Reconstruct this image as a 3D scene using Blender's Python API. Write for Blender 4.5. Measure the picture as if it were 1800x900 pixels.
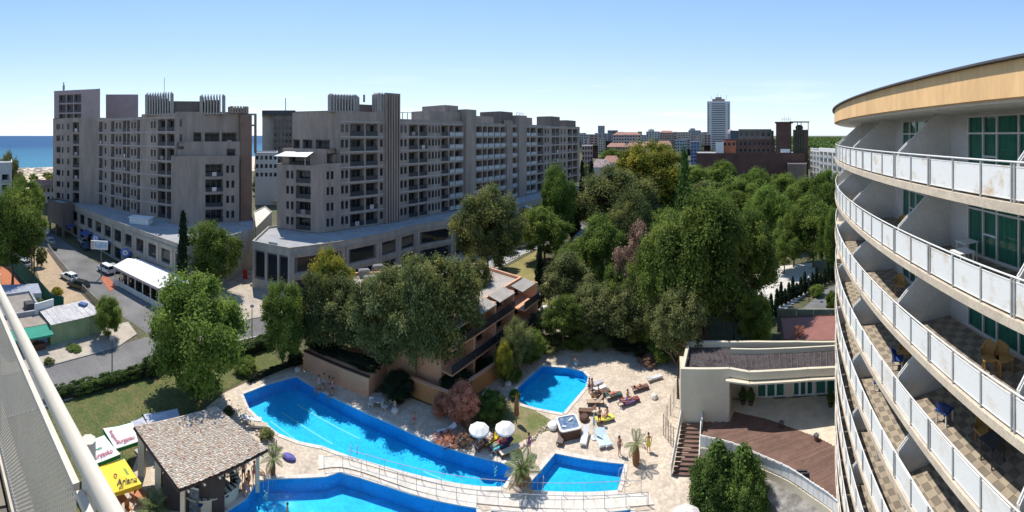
import bpy, bmesh, math, random
import numpy as np
from mathutils import Vector, Matrix
from mathutils.geometry import tessellate_polygon

for _o in list(bpy.data.objects):
    bpy.data.objects.remove(_o)
SC = bpy.context.scene
COL = SC.collection
R = math.radians

# ------------------------------------------------------------ camera, light
F, CX, HY, EYE = 700.0, 900.0, 238.0, 28.0
cd = bpy.data.cameras.new('camera')
cam = bpy.data.objects.new('camera', cd)
COL.objects.link(cam)
cam.location = (0, 0, EYE)
cam.rotation_euler = (R(90), 0, 0)
cd.type = 'PANO'
cd.panorama_type = 'CENTRAL_CYLINDRICAL'
cd.central_cylindrical_range_u_min = -CX / F
cd.central_cylindrical_range_u_max = (1800 - CX) / F
cd.central_cylindrical_range_v_min = -(900 - HY) / F
cd.central_cylindrical_range_v_max = HY / F
cd.central_cylindrical_radius = 1.0
cd.clip_start = 0.05
cd.clip_end = 30000
SC.camera = cam

SUN_AZ, SUN_EL = -40.0, 62.0      # azimuth measured from +Y towards +X
wd = bpy.data.worlds.new('World')
SC.world = wd
wd.use_nodes = True
nt = wd.node_tree
nt.nodes.clear()
sk = nt.nodes.new('ShaderNodeTexSky')
sk.sky_type = 'NISHITA'
sk.sun_disc = False
sk.sun_elevation = R(SUN_EL)
sk.sun_rotation = R(SUN_AZ)
sk.altitude = 30
sk.air_density = 1.0
sk.dust_density = 0.4
sk.ozone_density = 1.6
bg = nt.nodes.new('ShaderNodeBackground')
bg.inputs[1].default_value = 0.15
wo = nt.nodes.new('ShaderNodeOutputWorld')
# the clear day's sky: physical sky blended with the even pale horizon seen all round
tc = nt.nodes.new('ShaderNodeTexCoord'); sp = nt.nodes.new('ShaderNodeSeparateXYZ'); nt.links.new(tc.outputs['Generated'], sp.inputs[0])
rr_ = nt.nodes.new('ShaderNodeValToRGB'); nt.links.new(sp.outputs[2], rr_.inputs[0])
rr_.color_ramp.interpolation = 'B_SPLINE'
els = rr_.color_ramp.elements
els[0].position = 0.0; els[0].color = (0.74, 0.86, 0.95, 1); els[1].position = 1.0; els[1].color = (0.055, 0.15, 0.42, 1)
for p_, c_ in ((0.10, (0.58, 0.735, 0.93, 1)), (0.22, (0.375, 0.585, 0.87, 1)), (0.36, (0.255, 0.465, 0.80, 1)), (0.6, (0.13, 0.30, 0.63, 1))):
    e_ = els.new(p_); e_.color = c_
g1 = nt.nodes.new('ShaderNodeVectorMath'); g1.operation = 'SCALE'; g1.inputs['Scale'].default_value = 0.66 / 0.11
nt.links.new(rr_.outputs[0], g1.inputs[0])
# a few faint wisps of cloud low over the land
mpn = nt.nodes.new('ShaderNodeMapping'); mpn.inputs['Scale'].default_value = (1.5, 1.5, 16); nt.links.new(tc.outputs['Generated'], mpn.inputs[0])
cn_ = nt.nodes.new('ShaderNodeTexNoise'); cn_.inputs['Scale'].default_value = 2.3; cn_.inputs['Detail'].default_value = 6; nt.links.new(mpn.outputs[0], cn_.inputs['Vector'])
cr_ = nt.nodes.new('ShaderNodeMapRange'); cr_.inputs[1].default_value = 0.56; cr_.inputs[2].default_value = 0.78; cr_.inputs[4].default_value = 0.55; nt.links.new(cn_.outputs[0], cr_.inputs[0])
lo_ = nt.nodes.new('ShaderNodeMapRange'); lo_.inputs[1].default_value = 0.02; lo_.inputs[2].default_value = 0.17; lo_.inputs[3].default_value = 1; lo_.inputs[4].default_value = 0; nt.links.new(sp.outputs[2], lo_.inputs[0])
ml_ = nt.nodes.new('ShaderNodeMath'); ml_.operation = 'MULTIPLY'; nt.links.new(cr_.outputs[0], ml_.inputs[0]); nt.links.new(lo_.outputs[0], ml_.inputs[1])
m_a = nt.nodes.new('ShaderNodeMix'); m_a.data_type = 'RGBA'; m_a.inputs[0].default_value = 0.80
nt.links.new(sk.outputs[0], m_a.inputs[6]); nt.links.new(g1.outputs[0], m_a.inputs[7])
m_b = nt.nodes.new('ShaderNodeMix'); m_b.data_type = 'RGBA'; m_b.inputs[7].default_value = (6.6, 7.0, 7.3, 1)
nt.links.new(ml_.outputs[0], m_b.inputs[0]); nt.links.new(m_a.outputs[2], m_b.inputs[6])
nt.links.new(m_b.outputs[2], bg.inputs[0])
nt.links.new(bg.outputs[0], wo.inputs[0])
sl = bpy.data.lights.new('sun', 'SUN')
sl.energy = 3.8
sl.angle = R(0.53)
sl.color = (1.0, 0.95, 0.87)
sun = bpy.data.objects.new('sun', sl)
COL.objects.link(sun)
_d = Vector((math.sin(R(SUN_AZ)) * math.cos(R(SUN_EL)), math.cos(R(SUN_AZ)) * math.cos(R(SUN_EL)), math.sin(R(SUN_EL))))
sun.rotation_euler = _d.to_track_quat('Z', 'Y').to_euler()
sun.location = (-40, 60, 90)
SC.view_settings.view_transform = 'Standard'
SC.view_settings.look = 'None'
SC.view_settings.exposure = 0.46
SC.view_settings.gamma = 1.0
SC.cycles.max_bounces = 8
SC.cycles.transparent_max_bounces = 12
SC.cycles.caustics_reflective = False
SC.cycles.caustics_refractive = False
SC.cycles.use_denoising = True

# ------------------------------------------------------------ survey helpers
def G(px, py, z=0.0):
    """place on the level z, surveyed from the viewpoint on the balcony"""
    a = (px - CX) / F
    r = (EYE - z) * F / (py - HY)
    return Vector((r * math.sin(a), r * math.cos(a), z))

def RG(py, z=0.0):
    return (EYE - z) * F / (py - HY)

def PA(px, r, z=0.0):
    a = (px - CX) / F
    return Vector((r * math.sin(a), r * math.cos(a), z))

# ------------------------------------------------------------ materials
MATS = {}
def pm(name, col, rough=0.8, var=0.12, scale=1.5, bump=0.0, bscale=12.0, col2=None, metal=0.0, spec=0.4, fine=0.0, fscale=25.0, stretch=None, rnd=0.0):
    if name in MATS: return MATS[name]
    m = bpy.data.materials.new(name)
    m.use_nodes = True
    n = m.node_tree; L = n.links
    b = n.nodes['Principled BSDF']
    b.inputs['Roughness'].default_value = rough
    b.inputs['Metallic'].default_value = metal
    b.inputs['Specular IOR Level'].default_value = spec
    geo = n.nodes.new('ShaderNodeNewGeometry')
    src = geo.outputs['Position']
    if stretch:
        mp = n.nodes.new('ShaderNodeMapping'); mp.inputs['Scale'].default_value = stretch
        L.new(src, mp.inputs[0]); src = mp.outputs[0]
    nz = n.nodes.new('ShaderNodeTexNoise'); nz.inputs['Scale'].default_value = scale; nz.inputs['Detail'].default_value = 5
    nz.inputs['Roughness'].default_value = 0.6
    L.new(src, nz.inputs['Vector'])
    mr = n.nodes.new('ShaderNodeMapRange'); mr.inputs[1].default_value = 0.32; mr.inputs[2].default_value = 0.68
    L.new(nz.outputs[0], mr.inputs[0])
    mx = n.nodes.new('ShaderNodeMix'); mx.data_type = 'RGBA'
    c = list(col)
    if col2 is None:
        ca = [x * (1 - var) for x in c]; cb = [min(1, x * (1 + var)) for x in c]
    else:
        ca = c; cb = list(col2)
    mx.inputs[6].default_value = (*ca, 1); mx.inputs[7].default_value = (*cb, 1)
    L.new(mr.outputs[0], mx.inputs[0])
    out = mx.outputs[2]
    if fine > 0:
        n2 = n.nodes.new('ShaderNodeTexNoise'); n2.inputs['Scale'].default_value = fscale; n2.inputs['Detail'].default_value = 3
        L.new(src, n2.inputs['Vector'])
        m2 = n.nodes.new('ShaderNodeMapRange'); m2.inputs[1].default_value = 0.3; m2.inputs[2].default_value = 0.7
        m2.inputs[3].default_value = 1 - fine; m2.inputs[4].default_value = 1 + fine
        L.new(n2.outputs[0], m2.inputs[0])
        vm = n.nodes.new('ShaderNodeVectorMath'); vm.operation = 'SCALE'
        L.new(out, vm.inputs[0]); L.new(m2.outputs[0], vm.inputs['Scale'])
        out = vm.outputs[0]
    if rnd > 0:
        oi = n.nodes.new('ShaderNodeObjectInfo')
        m3 = n.nodes.new('ShaderNodeMapRange'); m3.inputs[3].default_value = 1 - rnd; m3.inputs[4].default_value = 1 + rnd
        L.new(oi.outputs['Random'], m3.inputs[0])
        v3 = n.nodes.new('ShaderNodeVectorMath'); v3.operation = 'SCALE'
        L.new(out, v3.inputs[0]); L.new(m3.outputs[0], v3.inputs['Scale'])
        out = v3.outputs[0]
    L.new(out, b.inputs['Base Color'])
    if bump > 0:
        n4 = n.nodes.new('ShaderNodeTexNoise'); n4.inputs['Scale'].default_value = bscale; n4.inputs['Detail'].default_value = 4
        L.new(src, n4.inputs['Vector'])
        bp = n.nodes.new('ShaderNodeBump'); bp.inputs['Strength'].default_value = bump; bp.inputs['Distance'].default_value = 0.05
        L.new(n4.outputs[0], bp.inputs['Height']); L.new(bp.outputs[0], b.inputs['Normal'])
    MATS[name] = m
    return m

def attr_mat(name, stops, rough=0.85, trans=0.0, attr='tint'):
    """colour of each leaf or stone follows its own tint number"""
    m = bpy.data.materials.new(name); m.use_nodes = True
    n = m.node_tree; L = n.links
    b = n.nodes['Principled BSDF']; b.inputs['Roughness'].default_value = rough
    b.inputs['Specular IOR Level'].default_value = 0.25
    at = n.nodes.new('ShaderNodeAttribute'); at.attribute_name = attr
    rp = n.nodes.new('ShaderNodeValToRGB')
    el = rp.color_ramp.elements
    while len(el) < len(stops): el.new(0.5)
    for e, (p, c) in zip(el, stops):
        e.position = p; e.color = (*c, 1)
    L.new(at.outputs['Fac'], rp.inputs[0])
    oi = n.nodes.new('ShaderNodeObjectInfo')
    m3 = n.nodes.new('ShaderNodeMapRange'); m3.inputs[3].default_value = 0.85; m3.inputs[4].default_value = 1.15
    L.new(oi.outputs['Random'], m3.inputs[0])
    v3 = n.nodes.new('ShaderNodeVectorMath'); v3.operation = 'SCALE'
    L.new(rp.outputs[0], v3.inputs[0]); L.new(m3.outputs[0], v3.inputs['Scale'])
    L.new(v3.outputs[0], b.inputs['Base Color'])
    if trans > 0:
        t = n.nodes.new('ShaderNodeBsdfTranslucent'); L.new(v3.outputs[0], t.inputs[0])
        ms = n.nodes.new('ShaderNodeMixShader'); ms.inputs[0].default_value = trans
        L.new(b.outputs[0], ms.inputs[1]); L.new(t.outputs[0], ms.inputs[2])
        L.new(ms.outputs[0], n.nodes['Material Output'].inputs[0])
    MATS[name] = m
    return m

def schlick(n, f0):
    """mirror share of a thin pane, the same from both of its sides"""
    lw = n.nodes.new('ShaderNodeLayerWeight'); lw.inputs[0].default_value = 0.5
    p = n.nodes.new('ShaderNodeMath'); p.operation = 'POWER'; p.inputs[1].default_value = 5.0; n.links.new(lw.outputs['Facing'], p.inputs[0])
    q = n.nodes.new('ShaderNodeMath'); q.operation = 'MULTIPLY_ADD'; q.inputs[1].default_value = 0.85; q.inputs[2].default_value = f0; n.links.new(p.outputs[0], q.inputs[0])
    return q

def glass_mat(name, tint, rough=0.05, trans=0.6, body=(0.02, 0.03, 0.035)):
    m = bpy.data.materials.new(name); m.use_nodes = True
    n = m.node_tree; L = n.links; n.nodes.clear()
    out = n.nodes.new('ShaderNodeOutputMaterial')
    tr = n.nodes.new('ShaderNodeBsdfTransparent'); tr.inputs[0].default_value = (*tint, 1)
    df = n.nodes.new('ShaderNodeBsdfDiffuse'); df.inputs[0].default_value = (*body, 1)
    gl = n.nodes.new('ShaderNodeBsdfGlossy'); gl.inputs['Roughness'].default_value = rough
    m1 = n.nodes.new('ShaderNodeMixShader'); m1.inputs[0].default_value = trans
    L.new(df.outputs[0], m1.inputs[1]); L.new(tr.outputs[0], m1.inputs[2])
    fr = schlick(n, 0.04)
    m2 = n.nodes.new('ShaderNodeMixShader')
    L.new(fr.outputs[0], m2.inputs[0]); L.new(m1.outputs[0], m2.inputs[1]); L.new(gl.outputs[0], m2.inputs[2])
    L.new(m2.outputs[0], out.inputs[0])
    MATS[name] = m
    return m

M_wallgrey = pm('grey render', (0.31, 0.245, 0.205), 0.9, 0.20, 0.55, fine=0.09, fscale=3, stretch=(1, 1, .16))
M_wallgrey2 = pm('dark grey render', (0.16, 0.13, 0.112), 0.9, 0.2, 0.6, fine=0.09, fscale=3, stretch=(1, 1, .16))
M_wallbrown = pm('brown render', (0.21, 0.135, 0.10), 0.9, 0.12, 0.4)
M_fin = pm('pale fin concrete', (0.36, 0.33, 0.30), 0.9, 0.12, 1)
M_band = pm('pale slab edge', (0.40, 0.365, 0.345), 0.85, 0.1, 1)
M_darkrail = pm('dark balcony panel', (0.035, 0.035, 0.042), 0.4, 0.2, 3)
M_lightrail = pm('pale balcony panel', (0.44, 0.43, 0.43), 0.6, 0.12, 1.5, rnd=0.1)
M_frame = pm('dark window frame', (0.12, 0.12, 0.125), 0.5, 0.1, 3)
M_pane = glass_mat('dark window glass', (0.3, 0.33, 0.36), 0.06, 0.25, (0.025, 0.03, 0.036))
M_roofgrey = pm('grey roof membrane', (0.33, 0.33, 0.325), 0.9, 0.14, 0.4, fine=0.08, fscale=3, bump=0.2, bscale=4)
M_podium = pm('podium stone', (0.36, 0.33, 0.285), 0.85, 0.16, 0.6, fine=0.09, fscale=4, stretch=(1, 1, .25))
M_white = pm('white paint', (0.72, 0.71, 0.68), 0.55, 0.07, 1.5, fine=0.04, fscale=18)
M_whitewall = pm('white rough plaster', (0.60, 0.58, 0.545), 0.9, 0.10, 0.8, fine=0.07, fscale=9, bump=0.15, bscale=40)
M_cream = pm('cream render', (0.62, 0.555, 0.42), 0.85, 0.08, 0.5, fine=0.05, fscale=9, bump=0.1, bscale=25)
M_orange = pm('apricot render', (0.78, 0.49, 0.235), 0.9, 0.10, 0.9, fine=0.07, fscale=5, stretch=(1, 1, .25), bump=0.15, bscale=14)
M_metal = pm('grey metal', (0.22, 0.22, 0.23), 0.45, 0.15, 4, metal=0.6)
M_dark = pm('dark metal', (0.05, 0.05, 0.055), 0.6, 0.2, 3)  # one dark tone with random mottling
M_slabedge = pm('sun bleached concrete', (0.60, 0.50, 0.38), 0.9, 0.16, 1.2, fine=0.12, fscale=14, bump=0.2, bscale=20)
M_asphalt = pm('asphalt', (0.165, 0.158, 0.15), 0.95, 0.28, 0.16, fine=0.16, fscale=4, bump=0.2, bscale=30)
M_pave = pm('pavement', (0.42, 0.36, 0.29), 0.95, 0.18, 0.5, fine=0.12, fscale=6, bump=0.2, bscale=15)
M_kerb = pm('kerb stone', (0.40, 0.36, 0.31), 0.9, 0.15, 2)
M_deck = pm('pool paving', (0.57, 0.475, 0.37), 0.9, 0.14, 0.7, fine=0.16, fscale=3.2, bump=0.1, bscale=12)
M_coping = pm('pool coping', (0.62, 0.57, 0.50), 0.8, 0.1, 2, rnd=0.08)
M_grass = pm('lawn grass', (0.055, 0.095, 0.02), 0.95, 0, 0.5, col2=(0.155, 0.135, 0.05), fine=0.38, fscale=5, bump=0.6, bscale=30)
M_ground = pm('dry ground', (0.13, 0.105, 0.065), 0.95, 0, 0.12, col2=(0.07, 0.085, 0.03), fine=0.25, fscale=2, bump=0.3, bscale=5)
M_dirt = pm('sandy dirt', (0.34, 0.25, 0.16), 0.95, 0, 0.4, col2=(0.46, 0.34, 0.22), fine=0.22, fscale=3, bump=0.4, bscale=8)
M_clay = pm('red clay', (0.44, 0.155, 0.07), 0.95, 0.1, 0.4, fine=0.1, fscale=4)
M_peach = pm('peach render', (0.66, 0.36, 0.215), 0.85, 0.09, 0.5, fine=0.05, fscale=6)
M_orangewall = pm('ochre render', (0.50, 0.24, 0.09), 0.85, 0.1, 0.6, fine=0.06, fscale=6)
M_wood = pm('dark brown wood', (0.10, 0.05, 0.032), 0.7, 0.25, 2, stretch=(1, 1, 6))
M_bark = pm('bark', (0.13, 0.09, 0.06), 0.95, 0.3, 3, bump=0.6, bscale=18)
M_brownplank = pm('brown deck board', (0.17, 0.098, 0.074), 0.75, 0.16, 1.2, fine=0.12, fscale=9, rnd=0.16)
M_tilebeige = pm('beige terrace tile', (0.62, 0.55, 0.42), 0.8, 0.10, 1.0, fine=0.06, fscale=6, rnd=0.05)
M_brick = pm('dark red brickwork', (0.105, 0.056, 0.045), 0.9, 0.18, 0.25, fine=0.12, fscale=2)
M_brick2 = pm('orange brickwork', (0.40, 0.13, 0.07), 0.9, 0.15, 0.3, fine=0.1, fscale=2)
M_redroof = pm('terracotta roof', (0.32, 0.165, 0.12), 0.9, 0.15, 0.5, fine=0.1, fscale=6)
M_skin = pm('skin', (0.52, 0.28, 0.17), 0.6, 0.06, 6, rnd=0.15)
M_hair = pm('dark hair', (0.03, 0.02, 0.015), 0.6, 0.2, 10)
M_poolblue = None

# ------------------------------------------------------------ mesh builder
class MB:
    def __init__(s): s.v = []; s.f = []; s.m = []
    def face(s, pts, mi=0):
        i = len(s.v); s.v += [tuple(p) for p in pts]; s.f.append(tuple(range(i, i + len(pts)))); s.m.append(mi); return s
    def box(s, cx, cy, cz, sx, sy, sz, rz=0.0, mi=0, taper=1.0):
        i = len(s.v); c, n = math.cos(rz), math.sin(rz)
        for k in (-1, 1):
            t = taper if k > 0 else 1.0
            for a, b in ((-1, -1), (1, -1), (1, 1), (-1, 1)):
                x, y = a * sx / 2 * t, b * sy / 2 * t
                s.v.append((cx + x * c - y * n, cy + x * n + y * c, cz + k * sz / 2))
        for q in ((0, 3, 2, 1), (4, 5, 6, 7), (0, 1, 5, 4), (1, 2, 6, 5), (2, 3, 7, 6), (3, 0, 4, 7)):
            s.f.append(tuple(i + j for j in q)); s.m.append(mi)
        return s
    def prism(s, poly, z0, z1, mi=0, top_mi=None, bottom=True, ztop=None):
        """poly: list of (x, y), counter-clockwise; ztop optional heights per corner"""
        n = len(poly); i = len(s.v)
        a = sum(poly[k][0] * poly[(k + 1) % n][1] - poly[(k + 1) % n][0] * poly[k][1] for k in range(n))
        if a < 0:
            poly = list(reversed(poly)); ztop = list(reversed(ztop)) if ztop else None
        for k, p in enumerate(poly): s.v.append((p[0], p[1], z0))
        for k, p in enumerate(poly): s.v.append((p[0], p[1], ztop[k] if ztop else z1))
        for k in range(n):
            j = (k + 1) % n
            s.f.append((i + k, i + j, i + n + j, i + n + k)); s.m.append(mi)
        tm = mi if top_mi is None else top_mi
        if n <= 4:
            s.f.append(tuple(i + n + k for k in range(n))); s.m.append(tm)
            if bottom: s.f.append(tuple(i + k for k in reversed(range(n)))); s.m.append(mi)
        else:
            for t in tessellate_polygon([[Vector((p[0], p[1], 0)) for p in poly]]):
                p0, p1, p2 = (Vector(poly[q][:2]) for q in t)
                if (p1 - p0).cross(p2 - p0) < 0: t = (t[0], t[2], t[1])
                s.f.append(tuple(i + n + q for q in t)); s.m.append(tm)
                if bottom: s.f.append(tuple(i + q for q in reversed(t))); s.m.append(mi)
        return s
    def sheet(s, poly, z, holes=(), mi=0):
        loops = [[Vector((p[0], p[1], 0)) for p in poly]] + [[Vector((p[0], p[1], 0)) for p in h] for h in holes]
        i = len(s.v); flat = [p for l in loops for p in l]
        s.v += [(p.x, p.y, z) for p in flat]
        for t in tessellate_polygon(loops):
            p0, p1, p2 = (flat[q] for q in t)
            if (p1 - p0).cross(p2 - p0).z < 0: t = (t[0], t[2], t[1])
            s.f.append(tuple(i + q for q in t)); s.m.append(mi)
        return s
    def tube(s, pts, r, n=8, mi=0, cap=True):
        pts = [Vector(p) for p in pts]
        if not hasattr(r, '__len__'): r = [r] * len(pts)
        i = len(s.v); up = None
        for k, p in enumerate(pts):
            d = (pts[min(k + 1, len(pts) - 1)] - pts[max(k - 1, 0)]).normalized()
            if up is None: up = Vector((0, 0, 1)) if abs(d.z) < 0.9 else Vector((1, 0, 0))
            a = d.cross(up).normalized(); b = a.cross(d).normalized(); up = b
            for j in range(n):
                t = 2 * math.pi * j / n
                s.v.append(tuple(p + a * math.cos(t) * r[k] + b * math.sin(t) * r[k]))
        for k in range(len(pts) - 1):
            for j in range(n):
                q = (j + 1) % n
                s.f.append((i + k * n + j, i + (k + 1) * n + j, i + (k + 1) * n + q, i + k * n + q)); s.m.append(mi)
        if cap:
            s.f.append(tuple(i + j for j in range(n))); s.m.append(mi)
            e = i + (len(pts) - 1) * n
            s.f.append(tuple(e + j for j in reversed(range(n)))); s.m.append(mi)
        return s
    def lathe(s, prof, n=12, mi=0, c=(0, 0, 0)):
        i = len(s.v)
        for r, z in prof:
            for j in range(n):
                t = 2 * math.pi * j / n
                s.v.append((c[0] + r * math.cos(t), c[1] + r * math.sin(t), c[2] + z))
        for k in range(len(prof) - 1):
            for j in range(n):
                q = (j + 1) % n
                s.f.append((i + k * n + j, i + k * n + q, i + (k + 1) * n + q, i + (k + 1) * n + j)); s.m.append(mi)
        return s
    def mesh(s, name, mats, smooth=False):
        me = bpy.data.meshes.new(name)
        me.from_pydata(s.v, [], s.f)
        for m in (mats if isinstance(mats, (list, tuple)) else [mats]): me.materials.append(m)
        if any(s.m): me.polygons.foreach_set('material_index', s.m)
        if smooth: me.polygons.foreach_set('use_smooth', [True] * len(s.f))
        me.update()
        return me
    def build(s, name, mats, parent=None, loc=(0, 0, 0), rz=0.0, smooth=False, world=False):
        """world=True: the vertices are world coordinates although the parent sits elsewhere"""
        me = s.mesh(name, mats, smooth)
        return put(name, me, parent, loc, rz, world=world)

def put(name, me, parent=None, loc=(0, 0, 0), rz=0.0, sc=(1, 1, 1), world=False):
    o = bpy.data.objects.new(name, me)
    COL.objects.link(o)
    if parent is not None:
        o.parent = parent
        if world:
            P = Matrix.LocRotScale(parent.location, parent.rotation_euler, parent.scale)
            o.matrix_parent_inverse = P.inverted()
    o.location = loc; o.rotation_euler = (0, 0, rz) if not hasattr(rz, '__len__') else rz; o.scale = sc
    return o

def tag(o, label, cat=None, group=None, kind=None):
    if label: o['label'] = label
    if cat: o['category'] = cat
    if group: o['group'] = group
    if kind: o['kind'] = kind
    return o

def thing(name, label, cat, loc=(0, 0, 0), rz=0.0, group=None, sc=(1, 1, 1)):
    o = bpy.data.objects.new(name, None); COL.objects.link(o)
    o.empty_display_size = 0.3
    o.location = loc; o.rotation_euler = (0, 0, rz); o.scale = sc
    return tag(o, label, cat, group)

def copy_tree(o, loc=None, rz=None, sc=None, label=None, group=None, parent=None, mats=None):
    c = o.copy(); COL.objects.link(c)
    if parent is not None: c.parent = parent
    if loc is not None: c.location = loc
    if rz is not None: c.rotation_euler = (0, 0, rz)
    if sc is not None: c.scale = sc
    if label: c['label'] = label
    if group: c['group'] = group
    if mats:
        for k, (nm, m) in enumerate(mats.items()):
            if c.name.split('.')[0] == nm and c.type == 'MESH':
                c.material_slots[0].link = 'OBJECT'; c.material_slots[0].material = m
    for ch in list(o.children): copy_tree(ch, parent=c, mats=mats)
    return c

def struct(name, mb, mats, label=None, smooth=False):
    o = mb.build(name, mats, smooth=smooth); o['kind'] = 'structure'
    if label: o['label'] = label
    return o
# ------------------------------------------------------------ vegetation
def leaf_mesh(name, P, N, size, tint, mat, zs=0.6, asp=0.75):
    """many single leaf sprays: P positions, N facing directions (n x 3 arrays)"""
    rg = np.random.RandomState(len(P) % 9973)
    n = len(P)
    A = np.cross(N, rg.normal(size=(n, 3))); A /= np.linalg.norm(A, axis=1)[:, None] + 1e-9
    B = np.cross(N, A); B /= np.linalg.norm(B, axis=1)[:, None] + 1e-9
    s = (size * rg.uniform(0.6, 1.3, n))[:, None]
    A = A * s; B = B * s * asp
    A[:, 2] *= zs; B[:, 2] *= zs
    q = np.stack([P - A, P - B * 0.9, P + A, P + B * 0.9], axis=1).reshape(-1, 3)
    me = bpy.data.meshes.new(name)
    me.vertices.add(4 * n); me.vertices.foreach_set('co', q.astype(np.float32).ravel())
    me.loops.add(4 * n); me.loops.foreach_set('vertex_index', np.arange(4 * n, dtype=np.int32))
    me.polygons.add(n)
    me.polygons.foreach_set('loop_start', np.arange(0, 4 * n, 4, dtype=np.int32))
    me.polygons.foreach_set('loop_total', np.full(n, 4, dtype=np.int32))
    at = me.attributes.new('tint', 'FLOAT', 'POINT')
    at.data.foreach_set('value', np.repeat(np.clip(tint, 0, 1), 4).astype(np.float32))
    me.materials.append(mat)
    me.update(calc_edges=True)
    return me

def crown_mesh(name, shape, nc, per, leaf, seed, mat):
    rg = np.random.RandomState(seed)
    cs = []
    if shape == 'round':
        while len(cs) < nc:
            p = rg.uniform(-1, 1, 3); r = np.linalg.norm(p)
            if r > 1 or r < 0.42: continue
            if p[2] < -0.55 and rg.rand() < 0.5: continue
            w = 0.93 + 0.16 * math.sin(2.1 * math.atan2(p[1], p[0]) + seed) * (1 - abs(p[2]))
            cs.append((p[0] * 0.93 * w, p[1] * 0.93 * w, 0.5 + p[2] * 0.46, rg.uniform(0.09, 0.24)))
    elif shape == 'loose':
        while len(cs) < nc:
            p = rg.uniform(-1, 1, 3); r = np.linalg.norm(p)
            if r > 1 or r < 0.3: continue
            w = 0.92 + 0.22 * math.sin(3 * math.atan2(p[1], p[0]) + seed)
            cs.append((p[0] * 0.85 * w, p[1] * 0.85 * w, 0.5 + p[2] * 0.43, rg.uniform(0.10, 0.20)))
    elif shape == 'column':
        for k in range(nc):
            z = rg.uniform(0.03, 0.97); rr = (min(1, z / 0.15)) ** 0.5 * (1 - z) ** 0.55 * 1.05
            a = rg.uniform(0, 6.283); q = rr * 0.6 * rg.rand() ** 0.4
            cs.append((q * math.cos(a), q * math.sin(a), z * 0.95, 0.28 * rr + 0.10))
    elif shape == 'cone':
        for k in range(nc):
            z = rg.rand() ** 1.3 * 0.93 + 0.04; rr = (1 - z) ** 0.8
            a = rg.uniform(0, 6.283); q = rr * 0.75 * rg.rand() ** 0.35
            cs.append((q * math.cos(a), q * math.sin(a), z, 0.16 + 0.14 * rr))
    elif shape == 'box':
        for k in range(nc):
            cs.append((rg.uniform(-0.97, 0.97), rg.uniform(-0.8, 0.8), rg.uniform(0.2, 0.82), rg.uniform(0.10, 0.2)))
    cs = np.array(cs)
    idx = np.repeat(np.arange(len(cs)), per)
    n = len(idx)
    D = rg.normal(size=(n, 3)); D /= np.linalg.norm(D, axis=1)[:, None]
    D[:, 2] = np.where(D[:, 2] < -0.35, -D[:, 2], D[:, 2])
    rad = cs[idx, 3] * np.clip(rg.normal(0.80, 0.36, n), 0.05, 1.9)
    P = cs[idx, :3] + D * rad[:, None] * np.array([1, 1, 0.62 if shape != 'column' else 0.35])
    N = D * 0.6 + rg.normal(size=(n, 3)) * 0.5 + np.array([0, 0, 0.45])
    N /= np.linalg.norm(N, axis=1)[:, None]
    ct = rg.uniform(0.08, 0.85, len(cs))
    tint = ct[idx] + rg.normal(size=n) * 0.13
    zs = {'column': 0.22, 'cone': 0.4, 'box': 1.0}.get(shape, 0.55)
    return leaf_mesh(name, P, N, leaf, tint, mat, zs)

def gr(*c): return [(i / (len(c) - 1), x) for i, x in enumerate(c)]
L_green = attr_mat('leaves mid green', gr((0.064, 0.100, 0.021), (0.165, 0.235, 0.042), (0.34, 0.385, 0.080)), trans=0.45)
L_bright = attr_mat('leaves bright green', gr((0.075, 0.125, 0.024), (0.175, 0.26, 0.045), (0.32, 0.39, 0.080)), trans=0.48)
L_yellow = attr_mat('leaves yellowing', gr((0.124, 0.150, 0.027), (0.283, 0.292, 0.044), (0.601, 0.478, 0.062)), trans=0.48)
L_olive = attr_mat('leaves olive grey', gr((0.080, 0.100, 0.034), (0.195, 0.22, 0.075), (0.37, 0.37, 0.14)), trans=0.42)
L_olive2 = attr_mat('leaves olive with yellow tips', gr((0.070, 0.098, 0.032), (0.165, 0.19, 0.062), (0.40, 0.36, 0.095)), trans=0.42)
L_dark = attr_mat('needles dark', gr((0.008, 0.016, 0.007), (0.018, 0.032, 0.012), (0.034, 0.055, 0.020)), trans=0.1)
L_pine = attr_mat('needles conifer', gr((0.032, 0.063, 0.015), (0.079, 0.138, 0.024), (0.150, 0.212, 0.039)), trans=0.15)
L_brown = attr_mat('dead foliage', gr((0.142, 0.088, 0.062), (0.283, 0.168, 0.115), (0.425, 0.275, 0.185)), trans=0.15)
L_red = attr_mat('reddish foliage', gr((0.283, 0.106, 0.062), (0.495, 0.204, 0.124), (0.637, 0.327, 0.212)), trans=0.2)
L_hedge = attr_mat('hedge leaves', gr((0.052, 0.088, 0.021), (0.106, 0.168, 0.035), (0.195, 0.256, 0.060)), trans=0.2)
LM = dict(green=L_green, bright=L_bright, yellow=L_yellow, olive=L_olive, olive2=L_olive2, dark=L_dark, pine=L_pine, brown=L_brown, red=L_red, hedge=L_hedge)

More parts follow.
